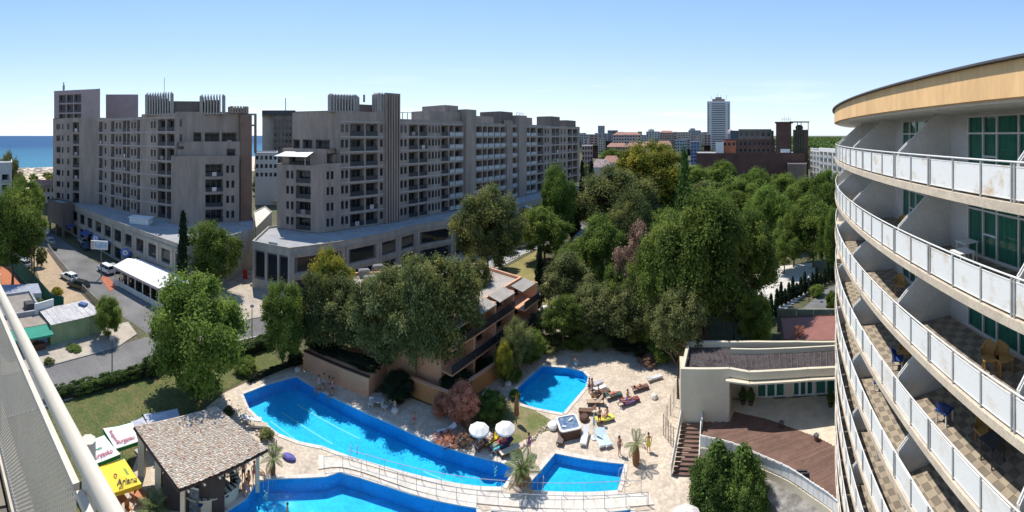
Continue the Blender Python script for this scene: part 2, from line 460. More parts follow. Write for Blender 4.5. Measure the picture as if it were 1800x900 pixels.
CR = {
 'round': [crown_mesh('round_crown', 'round', 135, 500, 0.025, s, L_green) for s in (3, 11, 29)],
 'loose': [crown_mesh('loose_crown', 'loose', 120, 270, 0.026, s, L_green) for s in (5, 17)],
 'far': [crown_mesh('far_crown', 'round', 48, 90, 0.075, s, L_green) for s in (7, 19)],
 'column': [crown_mesh('column_crown', 'column', 90, 110, 0.11, s, L_dark) for s in (2, 9)],
 'cone': [crown_mesh('cone_crown', 'cone', 110, 110, 0.055, s, L_pine) for s in (4, 13)],
 'thin': [crown_mesh('thin_crown', 'loose', 80, 110, 0.026, s, L_brown) for s in (8,)],
 'hedge': [crown_mesh('hedge_leaves', 'box', 110, 90, 0.045, s, L_hedge) for s in (6, 21)],
}
def trunk_mesh(seed, limbs=7, r0=0.028, top=0.85, spread=0.55):
    """unit height, crown radius 1: tapered trunk with limbs"""
    rr = random.Random(seed); mb = MB()
    pts = [(rr.uniform(-.03, .03) * k, rr.uniform(-.03, .03) * k, top * k / 5) for k in range(6)]
    mb.tube(pts, [r0 * (1.25 if k == 0 else 1) * (1 - 0.82 * k / 5) * 1.6 for k in range(6)], 8)
    for i in range(limbs):
        z = rr.uniform(0.28, 0.66) * top / 0.85; a = i * 2.4 + rr.uniform(-.4, .4)
        b = spread * rr.uniform(0.7, 1.1)
        p0 = Vector((0, 0, z)); q = Vector((math.cos(a) * b, math.sin(a) * b, z + rr.uniform(.10, .28)))
        m = p0.lerp(q, .5) + Vector((0, 0, .03))
        mb.tube([p0, m, q], [r0 * .75, r0 * .5, r0 * .16], 6)
    return mb.mesh('trunk', M_bark, True)
TR = [trunk_mesh(s) for s in (1, 2, 3)]
TRB = [trunk_mesh(s, limbs=16, r0=.02, spread=.75) for s in (5,)]
TRS = trunk_mesh(9, limbs=0, top=.95)

_tr = random.Random(5)
def tree(px, by, ty, wpx, kind, mat, label, group=None, cat='tree', z0=0.0, low=0.25, name=None):
    base = G(px, by, z0); r = RG(by, z0)
    h = (by - ty) * r / F; w = wpx * r / F / 2
    rz = _tr.uniform(0, 6.28)
    nm = name or {'column': 'cypress_tree', 'cone': 'conifer_tree', 'thin': 'bare_tree'}.get(kind, 'leafy_tree')
    t = thing(nm, label, cat, base, rz, group)
    cm = _tr.choice(CR[kind])
    c = put('crown', cm, t, (0, 0, h * low), 0, (w * (1.06 if kind in ('round', 'loose') else 1), w * (1.06 if kind in ('round', 'loose') else 1), h * (1 - low)))
    if LM[mat] is not cm.materials[0]:
        c.material_slots[0].link = 'OBJECT'; c.material_slots[0].material = LM[mat]
    tm = TRS if kind in ('column', 'cone') else (TRB[0] if kind == 'thin' else _tr.choice(TR))
    put('trunk', tm, t, (0, 0, -0.05), 0, (w * .9, w * .9, h))
    return t

def hedge(p, q, width, h, label, name='hedge', mat='hedge', cat='hedge', group=None, z=0):
    """clipped hedge between two ground points, in runs of similar length"""
    p, q = Vector(p), Vector(q); L = (q - p).length
    t = thing(name, label, cat, p, math.atan2(q.y - p.y, q.x - p.x), group)
    n = max(1, round(L / (width * 2.6)))
    core = MB(); 
    for k in range(n):
        c = put('leaves', CR['hedge'][k % 2], t, ((k + .5) * L / n, 0, 0), 0 if k % 3 else math.pi, (L / n / 2 * 1.08, width / 2, h * 1.02))
        c.material_slots[0].link = 'OBJECT'; c.material_slots[0].material = LM[mat]
    core.box(L / 2, 0, h * .38, L * .96, width * .5, h * .7)
    core.build('branches', pm('hedge twigs', (0.02, 0.022, 0.01), 0.95, 0.3, 4), t)
    return t

def bush(px, py, w, h, mat, label, name='bush', cat='bush', z=0, group=None, kind='round'):
    t = thing(name, label, cat, G(px, py, z), _tr.uniform(0, 6), group)
    c = put('leaves', _tr.choice(CR[kind]), t, (0, 0, -h * .08), 0, (w / 2, w / 2, h * 1.05))
    c.material_slots[0].link = 'OBJECT'; c.material_slots[0].material = LM[mat]
    put('stem', TRB[0], t, (0, 0, 0), 0, (w * .4, w * .4, h * .8))
    return t

# palms: trunk, fronds made of leaflets
def frond_mesh(seed, L=1.5, droop=0.7, lift=0.8, leaf=0.32):
    rr = random.Random(seed); mb = MB(); pts = []
    for k in range(9):
        t = k / 8
        pts.append(Vector((L * t * (1 - .12 * t), 0, lift * L * t * (1 - t * droop * 1.25))))
    mb.tube(pts, [.022 * (1 - .8 * k / 8) + .003 for k in range(9)], 5)
    for k in range(26):
        t = .12 + .86 * k / 25; i = min(7, int(t * 8)); p = pts[i].lerp(pts[i + 1], t * 8 - i)
        l = leaf * math.sin(math.pi * min(1, t * .9 + .12)) + .05
        for s in (-1, 1):
            e = p + Vector((l * .45, s * l, -l * .28 + rr.uniform(-.04, .04)))
            m = p.lerp(e, .5) + Vector((0, 0, .03))
            mb.face([p, m + Vector((.022, 0, 0)), e, m - Vector((.022, 0, 0))])
    return mb
M_frond = pm('palm frond', (0.075, 0.115, 0.03), 0.6, 0, 2, col2=(0.16, 0.19, 0.06), rnd=0.2)
M_frond2 = pm('dry palm frond', (0.33, 0.22, 0.09), 0.8, 0.2, 2)
M_husk = pm('palm trunk husk', (0.24, 0.12, 0.055), 0.95, 0.35, 9, bump=1.0, bscale=14)
FR = [frond_mesh(s).mesh('frond', M_frond) for s in (1, 2)]
def palm(px, py, th, L, nf, label, tr=.16, dry=3, name='palm_tree', z=0, bulge=1.3):
    t = thing(name, label, 'palm', G(px, py, z), random.Random(px).uniform(0, 6))
    mb = MB(); prof = []
    n = 14
    for k in range(n + 1):
        u = k / n
        rr = tr * (1 + (bulge - 1) * math.sin(math.pi * min(1, u * 1.1)) - .35 * u)
        prof.append((rr * (1.09 if k % 2 else .95), u * th))
    prof.append((0.01, th + .1))
    mb.lathe(prof, 10)
    mb.build('trunk', M_husk, t, smooth=False)
    rr = random.Random(nf)
    for k in range(nf):
        up = (k % 3) * .42 - .15
        o = put('frond', FR[k % 2], t, (0, 0, th), (rr.uniform(-.15, .15), -up, k * 2.399), (L / 1.5,) * 3)
        if k < dry:
            o.rotation_euler[1] = .75; o.material_slots[0].link = 'OBJECT'; o.material_slots[0].material = M_frond2; o['label'] = 'dry brown drooping frond'
    return t
# ------------------------------------------------------------ facades
def unit_window():
    mb = MB(); w = .07
    for a, b, c, d in ((0, 0, 1, w), (0, 1 - w, 1, 1), (0, w, w, 1 - w), (1 - w, w, 1, 1 - w)):
        mb.box((a + c) / 2, 0, (b + d) / 2, c - a, .08, d - b)
    pn = MB().box(.5, .02, .5, 1 - 2 * w, .02, 1 - 2 * w)
    return mb.mesh('window', M_frame), pn.mesh('pane', M_pane)
UW, UP = unit_window()
def unit_door():
    mb = MB(); w = .035
    for x in (0, .33, .66, 1 - w): mb.box(x + w / 2, 0, .5, w, .08, 1)
    mb.box(.5, 0, .98, 1 - .01, .07, .04).box(.5, 0, .02, 1 - .01, .07, .04)
    return mb.mesh('balcony_door', M_frame)
UD = unit_door()
UDP = MB().box(.5, .02, .5, .96, .02, .94).mesh('pane', M_pane)
UR = MB().box(.5, 0, .47, 1, .05, .86).box(.5, 0, .97, 1.01, .09, .055).mesh('balcony_railing', M_darkrail)
ULR = MB().box(.5, 0, .45, 1, .06, .84).box(.5, 0, .97, 1.01, .08, .05).mesh('balcony_railing', M_lightrail)
M_blind = pm('window curtain', (0.42, 0.40, 0.37), 0.9, 0.15, 1.5, rnd=0.5)
UB = MB().box(.5, .06, .5, .9, .02, .9).mesh('curtain', M_blind)
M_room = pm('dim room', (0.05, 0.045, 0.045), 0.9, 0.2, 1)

def line_t(A, B, px):
    """distance along A->B at which it is seen under the bearing of column px"""
    a = (px - CX) / F; s, c = math.sin(a), math.cos(a)
    dx, dy = (B.x - A.x), (B.y - A.y); L = math.hypot(dx, dy); dx /= L; dy /= L
    return (A.y * s - A.x * c) / (dx * c - dy * s)

_fr = random.Random(77)
ACU = MB().box(0, 0, .35, .8, .3, .6).box(.1, -.17, .35, .42, .04, .42).mesh('air_conditioner', M_white)
TWL = MB().box(0, -.06, 0, 1, .04, .9).mesh('towel', pm('hung towel', (.5, .42, .40), .9, .2, 3, rnd=.5))
def facade(t, A, B, z0, floors, fh, ztop, bays, wm, name='wall', skip=(), off=0.0, outward=None, sill=1.0, wh=1.75, wd=.18):
    """one wall with real openings, on the side of the viewer. bays: (t0, t1, type).
       w window, n narrow window, l dark balcony recess, L recess with pale panel, s shop"""
    A, B = Vector((A[0], A[1], 0)), Vector((B[0], B[1], 0))
    d = (B - A); L = d.length; d.normalize()
    n = Vector((d.y, -d.x, 0))
    if outward is None:
        if n.dot(-A) < 0: n = -n
    elif n.dot(Vector(outward)) < 0: n = -n
    A = A + n * off; B = B + n * off
    flip = n.dot(Vector((d.y, -d.x, 0))) < 0        # window local x runs A->B, local -y outward
    ops = []
    for (a, b, ty) in bays:
        for k in range(floors):
            if (k, ty) in skip: continue
            fz = z0 + k * fh
            if ty in 'wn': ops.append((a, b, fz + sill, fz + sill + wh, wd, ty))
            elif ty in 'lLC': ops.append((a, b, fz + .28, fz + fh - .32, 1.5, ty))
            elif ty == 's': ops.append((a, b, fz + .3, fz + fh - .9, .35, ty))
    mb = MB()
    us = sorted({0.0, L} | {round(o[0], 4) for o in ops} | {round(o[1], 4) for o in ops})
    zs = sorted({z0, ztop} | {round(o[2], 4) for o in ops} | {round(o[3], 4) for o in ops})
    us = [u for u in us if 0 <= u <= L]; 
    def P(u, z, dep=0.0):
        q = A + d * u - n * dep; return (q.x, q.y, z)
    def quad(p0, p1, p2, p3, mi=0):
        mb.face([p0, p1, p2, p3] if not flip else [p3, p2, p1, p0], mi)
    for i in range(len(us) - 1):
        um = (us[i] + us[i + 1]) / 2
        col = [o for o in ops if o[0] < um < o[1]]
        run = None
        for j in range(len(zs) - 1):
            zm = (zs[j] + zs[j + 1]) / 2
            hole = any(o[2] < zm < o[3] for o in col)
            if not hole:
                if run is None: run = zs[j]
            if (hole or j == len(zs) - 2) and run is not None:
                e = zs[j] if hole else zs[j + 1]
                quad(P(us[i], run), P(us[i + 1], run), P(us[i + 1], e), P(us[i], e)); run = None
    for (a, b, c, e, dep, ty) in ops:
        quad(P(a, c), P(a, c, dep), P(a, e, dep), P(a, e)) 
        quad(P(b, c, dep), P(b, c), P(b, e), P(b, e, dep))
        quad(P(a, c), P(b, c), P(b, c, dep), P(a, c, dep))
        quad(P(a, e, dep), P(b, e, dep), P(b, e), P(a, e))
        if ty in 'lLC': quad(P(a, c, dep), P(b, c, dep), P(b, e, dep), P(a, e, dep))
        else:
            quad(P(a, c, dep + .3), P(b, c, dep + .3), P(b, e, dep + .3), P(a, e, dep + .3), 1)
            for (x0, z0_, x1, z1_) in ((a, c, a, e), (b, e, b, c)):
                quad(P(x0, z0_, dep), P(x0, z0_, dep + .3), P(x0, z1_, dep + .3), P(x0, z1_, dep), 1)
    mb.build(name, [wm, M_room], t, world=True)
    rz = math.atan2(d.y, d.x)
    rot = rz if not flip else rz + math.pi
    def place(nm, me, a, b, c, e, dep, par=None):
        q = A + d * (a if not flip else b) - n * dep
        # local -y must face outward (n)
        o = put(nm, me, t if par is None else par, (q.x, q.y, c), rot, (b - a, 1, e - c), world=True)
        return o
    for (a, b, c, e, dep, ty) in ops:
        if ty in 'wns':
            f = place('window', UW, a, b, c, e, dep - .06)
            p = put('pane', UP, f)
            if _fr.random() < .45 and ty != 's': put('curtain', UB, f, (0, 0, .4 if _fr.random() < .3 else 0), 0, (1, 1, .6 if _fr.random() < .3 else 1))
        else:
            f = place('balcony_door', UD, a + .1, b - .1, c, e - .25, dep - .05)
            put('pane', UDP, f)
            if _fr.random() < .5: put('curtain', UB, f, (0, 0, 0), 0, (_fr.choice((.4, .7, 1)), 1, 1))
            if _fr.random() < .16 and (c - z0) > 1:
                q = A + d * (a + .5 if not flip else b - .5) - n * .9; put('air_conditioner', ACU, t, (q.x, q.y, c + .02), rot, world=True)
            if _fr.random() < .12:
                q = A + d * ((a + b) / 2) - n * .02; put('towel', TWL, t, (q.x, q.y, c + .55), rot, (min(1, (b - a) * .4), 1, 1), world=True)
            if ty == 'L': place('balcony_railing', ULR, a - .1, b + .1, c - .05, c + 1.05, -.25)
            elif ty == 'l': place('balcony_railing', UR, a, b, c, c + 1.0, .04)
    return A, B, n, d

def block(t, poly, z0, z1, wm, rm=None, name='wall', par=.5, roofname='roof', facades=None):
    """plain mass with parapet: walls on every edge not listed in `open_edges`"""
    rm = rm or M_roofgrey
    mb = MB(); n = len(poly)
    a = sum(poly[k][0] * poly[(k + 1) % n][1] - poly[(k + 1) % n][0] * poly[k][1] for k in range(n))
    if a < 0: poly = list(reversed(poly))
    skip = facades or ()
    for k in range(n):
        p, q = poly[k], poly[(k + 1) % n]
        if any((abs(p[0] - s[0][0]) < .01 and abs(p[1] - s[0][1]) < .01 and abs(q[0] - s[1][0]) < .01 and abs(q[1] - s[1][1]) < .01) or
               (abs(q[0] - s[0][0]) < .01 and abs(q[1] - s[0][1]) < .01 and abs(p[0] - s[1][0]) < .01 and abs(p[1] - s[1][1]) < .01) for s in skip): continue
        mb.face([(p[0], p[1], z0), (q[0], q[1], z0), (q[0], q[1], z1), (p[0], p[1], z1)])
    # parapet inner faces and coping
    th = .3
    inn = inset(poly, th)
    for k in range(n):
        j = (k + 1) % n
        p, q, pi, qi = poly[k], poly[j], inn[k], inn[j]
        mb.face([(p[0], p[1], z1), (q[0], q[1], z1), (qi[0], qi[1], z1), (pi[0], pi[1], z1)])
        mb.face([(qi[0], qi[1], z1 - par), (pi[0], pi[1], z1 - par), (pi[0], pi[1], z1), (qi[0], qi[1], z1)])
    if mb.f: mb.build(name, wm, t, world=True)
    MB().sheet(inset(poly, th * .5), z1 - par).build(roofname, rm, t, world=True)

def inset(poly, d):
    n = len(poly); out = []
    for k in range(n):
        p0, p, p1 = (Vector(poly[(k + i) % n][:2]) for i in (-1, 0, 1))
        a = (p - p0).normalized(); b = (p1 - p).normalized()
        na = Vector((-a.y, a.x)); nb = Vector((-b.y, b.x))
        m = (na + nb); m = m / max(.3, m.dot(na))
        out.append((p.x + m.x * d, p.y + m.y * d))
    return out

def fin_crown(t, poly, z0, z1, step=.62, wm=None):
    """roof tower ringed with pointed concrete fins"""
    wm = wm or M_fin
    n = len(poly)
    core = inset(poly, .9) if sum(poly[k][0] * poly[(k + 1) % n][1] - poly[(k + 1) % n][0] * poly[k][1] for k in range(n)) > 0 else inset(list(reversed(poly)), .9)
    MB().prism(core, z0, z0 + (z1 - z0) * .72).build('lift_tower', M_wallgrey2, t, world=True)
    me = MB().box(0, 0, (z1 - z0) * .44, .26, .62, (z1 - z0) * .88)
    me.prism([(-.13, -.31), (.13, -.31), (.13, .31), (-.13, .31)], (z1 - z0) * .88, z1 - z0, ztop=[(z1 - z0) * .90] * 2 + [(z1 - z0)] * 2)
    me = me.mesh('fin', wm)
    for k in range(n):
        p, q = Vector(poly[k][:2]), Vector(poly[(k + 1) % n][:2]); L = (q - p).length
        m = max(2, int(L / step))
        for i in range(m):
            w = p.lerp(q, (i + .5) / m)
            put('fin', me, t, (w.x, w.y, z0), math.atan2((q - p).y, (q - p).x), world=True)
    b = MB(); 
    b.prism(poly, z0, z0 + .35).build('fin_band', wm, t, world=True)
# ------------------------------------------------------------ terrain, roads
def gp(pts, z=0.0): return [tuple(G(x, y, z)[:2]) for x, y in pts]

POOL_BIG = gp([(427, 693), (437, 717), (460, 740), (490, 763), (527, 777), (567, 785), (613, 802), (653, 814), (700, 827), (750, 840), (800, 850), (845, 856), (884, 857),
               (907, 823), (880, 813), (850, 806), (820, 798), (790, 788), (760, 778), (730, 765), (687, 745), (647, 728), (613, 712), (560, 686), (520, 662), (470, 676)])
POOL_LOW = gp([(467, 842), (507, 841), (573, 838), (597, 830), (633, 840), (680, 855), (733, 872), (785, 884), (837, 893), (845, 935), (800, 1010), (640, 1050), (480, 1010), (405, 930), (400, 898), (433, 877), (450, 850)])
POOL_LOW2 = gp([(862, 898), (960, 903), (1050, 902), (1108, 896), (1120, 950), (1060, 1020), (930, 1030), (875, 960)])
POOL_KID = gp([(976, 797), (1098, 816), (1086, 863), (994, 866), (921, 861), (941, 838)])
POOL_UP = gp([(902, 690), (925, 667), (953, 643), (1000, 647), (1025, 653), (1034, 663), (1030, 680), (990, 727), (943, 718), (915, 710)])
POOLS = [POOL_BIG, POOL_LOW, POOL_LOW2, POOL_KID, POOL_UP]
DECK = gp([(180, 1100), (215, 880), (245, 790), (330, 742), (395, 690), (433, 672), (517, 643), (535, 640), (650, 690), (700, 690), (790, 725), (830, 720), (880, 640), (930, 614), (1000, 606), (1110, 612), (1196, 636),
           (1200, 735), (1236, 765), (1250, 900), (1250, 1100)])

big = 24000
gm = MB()
hole = DECK
gm.sheet([(-190, -60), (420, -60), (420, 900), (-190, 900)], 0.0, [DECK])
o = struct('ground', gm, M_ground, 'dry ground with patchy grass under the trees and houses')
gm = MB().sheet([(420, -900), (big, -900), (big, big), (-2600, big), (-325, 900), (420, 900)], -0.3)
struct('inland_ground', gm, pm('far land', (0.07, 0.085, 0.04), 0.95, 0, 0.01, col2=(0.14, 0.13, 0.08)), 'far inland plain of trees and fields up to the horizon')
gm = MB().sheet([(-190, -900), (-190, 900), (-325, 900), (-325, -900)], -0.2)
struct('beach', gm, pm('beach sand', (0.62, 0.50, 0.36), 0.95, 0.1, 0.05, fine=0.15, fscale=0.5), 'wide pale sand beach along the sea')
# sea
m = bpy.data.materials.new('sea water'); m.use_nodes = True
n = m.node_tree; b = n.nodes['Principled BSDF']
b.inputs['Roughness'].default_value = 0.6; b.inputs['Specular IOR Level'].default_value = 0.06
g = n.nodes.new('ShaderNodeNewGeometry'); sx = n.nodes.new('ShaderNodeSeparateXYZ'); n.links.new(g.outputs['Position'], sx.inputs[0])
mr = n.nodes.new('ShaderNodeMapRange'); mr.inputs[1].default_value = -306; mr.inputs[2].default_value = -1100
nz = n.nodes.new('ShaderNodeTexNoise'); nz.inputs['Scale'].default_value = 0.006; nz.inputs['Detail'].default_value = 6; n.links.new(g.outputs['Position'], nz.inputs['Vector'])
ad = n.nodes.new('ShaderNodeMath'); ad.operation = 'MULTIPLY_ADD'; ad.inputs[1].default_value = 0.3; n.links.new(nz.outputs[0], ad.inputs[0])
n.links.new(sx.outputs[0], mr.inputs[0]); n.links.new(mr.outputs[0], ad.inputs[2])
rp = n.nodes.new('ShaderNodeValToRGB'); n.links.new(ad.outputs[0], rp.inputs[0])
rp.color_ramp.elements[0].position = 0.1; rp.color_ramp.elements[0].color = (0.06, 0.20, 0.29, 1)
rp.color_ramp.elements[1].position = 1.0; rp.color_ramp.elements[1].color = (0.022, 0.085, 0.19, 1)
n.links.new(rp.outputs[0], b.inputs['Base Color'])
gm = MB().sheet([(-306, -3000), (-306, 900), (-2580, big), (-big, big), (-big, -3000)], -0.35)
struct('sea', gm, m, 'blue sea reaching the horizon beyond the beach')
gm = MB()
for k in range(60):
    y = -300 + k * 18; w = 3 + 2 * math.sin(k * 1.7)
    gm.box(-307 + 3 * math.sin(k * .6), y, -0.17, w, 17.5, .06)
o = gm.build('surf_foam', pm('foam', (0.8, 0.82, 0.82), 0.8, 0.05, 1)); tag(o, 'white line of surf where the sea meets the sand', kind='stuff')

ROAD = gp([(60, 700), (100, 668), (240, 636), (330, 615), (440, 592), (470, 585), (560, 575), (640, 570)]) 
def strip(pts, w, z, mat, name, label, kerb=None):
    mb = MB(); P = [Vector((p[0], p[1], 0)) for p in pts]; Ls = []; Rs = []
    for k, p in enumerate(P):
        d = (P[min(k + 1, len(P) - 1)] - P[max(0, k - 1)]).normalized(); nn = Vector((-d.y, d.x, 0))
        Ls.append(p + nn * w / 2); Rs.append(p - nn * w / 2)
    for k in range(len(P) - 1):
        mb.face([(Rs[k].x, Rs[k].y, z), (Rs[k + 1].x, Rs[k + 1].y, z), (Ls[k + 1].x, Ls[k + 1].y, z), (Ls[k].x, Ls[k].y, z)])
    return struct(name, mb, mat, label), Ls, Rs
def smooth_pts(pts, m=6):
    P = [Vector((p[0], p[1], 0)) for p in pts]; out = []
    for i in range(len(P) - 1):
        p0, p1, p2, p3 = P[max(0, i - 1)], P[i], P[i + 1], P[min(len(P) - 1, i + 2)]
        for k in range(m):
            t = k / m
            q = 0.5 * ((2 * p1) + (p2 - p0) * t + (2 * p0 - 5 * p1 + 4 * p2 - p3) * t * t + (3 * p1 - p0 - 3 * p2 + p3) * t ** 3)
            out.append((q.x, q.y))
    out.append((P[-1].x, P[-1].y)); return out
def kerb(name, pts, label, h=.12, w=.22):
    mb = MB()
    for k in range(len(pts) - 1):
        p, q = Vector(pts[k]), Vector(pts[k + 1]); L = (q - p).length; n_ = max(1, round(L / 1.0))
        for i in range(n_):
            c = p.lerp(q, (i + .5) / n_)
            mb.box(c.x, c.y, h / 2, L / n_ - .03, w, h + .02, math.atan2(q.y - p.y, q.x - p.x))
    return struct(name, mb, M_kerb, label)
main = smooth_pts([(-41, -6), (-41, 12), (-41.3, 26), (-40, 36), (-36.5, 45), (-29.8, 54.5), (-20, 68), (-10, 82), (2, 98), (22, 124), (50, 160)])
_, mL, mR = strip(main, 6.6, .012, M_asphalt, 'road', 'grey asphalt road curving past the shops behind the trees')
strip([(-41, 38.5), (-56, 38.8), (-75, 39.8), (-100, 41.5), (-130, 44), (-185, 50)], 8.5, .008, M_asphalt, 'side_street', 'grey side street running towards the sea beside the shops')
struct('left_pavement', MB().prism([(-44.5, -6), (-44.5, 22), (-44.2, 29), (-45.5, 33), (-49, 34), (-50, 28), (-50, -6)], -.05, .11), M_pave, 'pale pavement beside the green hut')
struct('forecourt_pavement', MB().prism([(-48.5, 43.4), (-38.5, 42.8), (-37, 48), (-32, 56), (-20, 73), (-5, 93), (-8, 96), (-30, 67), (-36, 58.2), (-45, 58.2), (-49.8, 66), (-49.8, 47.4)], -.05, .10), M_pave, 'paved forecourt in front of the shop podium')
kerb('pavement_kerb', [(-44.4, -6), (-44.4, 22), (-44.1, 29), (-45.4, 33)], 'kerb stones along the pale pavement')
kerb('garden_kerb', [tuple(p[:2]) for p in mR[::3]], 'kerb stones along the garden side of the road')
struct('dirt_strip', MB().sheet(gp([(48, 437), (84, 437), (122, 485), (172, 545), (150, 552), (104, 556), (80, 520), (62, 470)]), .022), M_dirt, 'sandy dirt strip with dry grass beside the street')
struct('clay_court', MB().sheet(gp([(-40, 470), (18, 468), (30, 490), (62, 540), (20, 580), (-60, 600)]), .016), M_clay, 'red clay tennis court behind the green fence')
struct('lawn', MB().sheet(gp([(60, 760), (100, 700), (180, 686), (262, 668), (330, 650), (420, 640), (430, 668), (395, 686), (330, 738), (245, 785), (200, 860), (60, 1000)]), .03), M_grass, 'sunlit garden lawn inside the hedge')
struct('garden_lawn', MB().sheet(gp([(405, 660), (420, 625), (470, 615), (500, 640), (470, 655), (432, 668)]), .034), M_grass, 'bright small lawn beside the long pool')
struct('sloping_lawn', MB().sheet(gp([(890, 470), (945, 440), (960, 480), (965, 560), (925, 575)]), .034), pm('dry lawn', (0.20, 0.19, 0.06), 0.95, 0, 0.3, col2=(0.30, 0.24, 0.10), fine=0.25, fscale=4), 'yellowing lawn beyond the peach house')
struct('rear_car_park', MB().sheet(gp([(780, 452), (905, 408), (935, 415), (935, 440), (820, 500)]), .030), pm('pale asphalt', (0.36, 0.35, 0.33), 0.95, 0.12, 0.4, fine=.1, fscale=4), 'pale sunny car park behind the trees')
struct('lane', MB().sheet(gp([(900, 575), (1100, 572), (1210, 600), (1210, 620), (1100, 600), (900, 600)]), .026), M_pave, 'narrow service lane behind the upper pool')
struct('plaza', MB().sheet(gp([(1290, 505), (1345, 470), (1430, 462), (1440, 500), (1380, 545), (1300, 560)]), .030), pm('white gravel', (0.58, 0.54, 0.47), 0.95, 0.12, .5, fine=.12, fscale=3), 'white gravel plaza seen between the trees')
struct('hill_road', MB().sheet(gp([(1404, 548), (1450, 510), (1500, 488), (1540, 520), (1500, 560), (1380, 556)]), .034), M_asphalt, 'grey road climbing past the row of small cypresses')

# ------------------------------------------------------------ pool deck and pools
def crazy(m, scale=2.4):
    n = m.node_tree; L = n.links; b = n.nodes['Principled BSDF']; src = b.inputs['Base Color'].links[0].from_socket
    g_ = n.nodes.new('ShaderNodeNewGeometry'); vo = n.nodes.new('ShaderNodeTexVoronoi'); vo.inputs['Scale'].default_value = scale; L.new(g_.outputs['Position'], vo.inputs['Vector'])
    ve = n.nodes.new('ShaderNodeTexVoronoi'); ve.feature = 'DISTANCE_TO_EDGE'; ve.inputs['Scale'].default_value = scale; L.new(g_.outputs['Position'], ve.inputs['Vector'])
    s_ = n.nodes.new('ShaderNodeSeparateColor'); L.new(vo.outputs['Color'], s_.inputs[0])
    a_ = n.nodes.new('ShaderNodeMapRange'); a_.inputs[3].default_value = .90; a_.inputs[4].default_value = 1.08; L.new(s_.outputs[0], a_.inputs[0])
    e_ = n.nodes.new('ShaderNodeMapRange'); e_.inputs[1].default_value = 0; e_.inputs[2].default_value = .045; e_.inputs[3].default_value = .80; e_.inputs[4].default_value = 1; L.new(ve.outputs['Distance'], e_.inputs[0])
    mu = n.nodes.new('ShaderNodeMath'); mu.operation = 'MULTIPLY'; L.new(a_.outputs[0], mu.inputs[0]); L.new(e_.outputs[0], mu.inputs[1])
    v_ = n.nodes.new('ShaderNodeVectorMath'); v_.operation = 'SCALE'; L.new(src, v_.inputs[0]); L.new(mu.outputs[0], v_.inputs['Scale']); L.new(v_.outputs[0], b.inputs['Base Color'])
crazy(M_deck, 3.8)
dk = MB().sheet(DECK, 0.0, POOLS)
struct('pool_deck', dk, M_deck, 'sandy pool paving around the blue pools')
struct('lawn_patch', MB().sheet(gp([(803, 738), (850, 712), (905, 702), (925, 712), (975, 742), (970, 755), (930, 768), (900, 786), (860, 770), (825, 764)]), .012),
       pm('worn lawn', (0.10, 0.14, 0.03), 0.95, 0, .45, col2=(0.30, 0.23, 0.13), fine=.25, fscale=6, bump=.5, bscale=25), 'worn lawn with bare earth between the pools')

mw = bpy.data.materials.new('pool water'); mw.use_nodes = True
n = mw.node_tree; n.nodes.clear(); L = n.links
out = n.nodes.new('ShaderNodeOutputMaterial')
tr = n.nodes.new('ShaderNodeBsdfTransparent'); tr.inputs[0].default_value = (0.42, 0.90, 0.98, 1)
rf = n.nodes.new('ShaderNodeBsdfRefraction'); rf.inputs[0].default_value = (0.30, 0.84, 0.97, 1); rf.inputs['IOR'].default_value = 1.33
gl = n.nodes.new('ShaderNodeBsdfGlossy'); gl.inputs['Roughness'].default_value = 0.03
fr = schlick(n, 0.02)
nz = n.nodes.new('ShaderNodeTexNoise'); nz.inputs['Scale'].default_value = 2.2; nz.inputs['Detail'].default_value = 4
geo = n.nodes.new('ShaderNodeNewGeometry'); L.new(geo.outputs['Position'], nz.inputs['Vector'])
bp = n.nodes.new('ShaderNodeBump'); bp.inputs['Strength'].default_value = 0.9; bp.inputs['Distance'].default_value = 0.10
L.new(nz.outputs[0], bp.inputs['Height'])
L.new(bp.outputs[0], gl.inputs['Normal'])
L.new(bp.outputs[0], [x for x in n.nodes if x.bl_idname == 'ShaderNodeLayerWeight'][0].inputs['Normal'])
mx = n.nodes.new('ShaderNodeMixShader'); L.new(fr.outputs[0], mx.inputs[0]); L.new(tr.outputs[0], mx.inputs[1]); L.new(gl.outputs[0], mx.inputs[2])
L.new(mx.outputs[0], out.inputs[0])
M_water = mw
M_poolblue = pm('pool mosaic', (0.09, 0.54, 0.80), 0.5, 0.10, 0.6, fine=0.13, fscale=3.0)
M_poolwall = pm('pool side mosaic', (0.05, 0.33, 0.68), 0.5, 0.10, 0.6, fine=0.1, fscale=4.0)
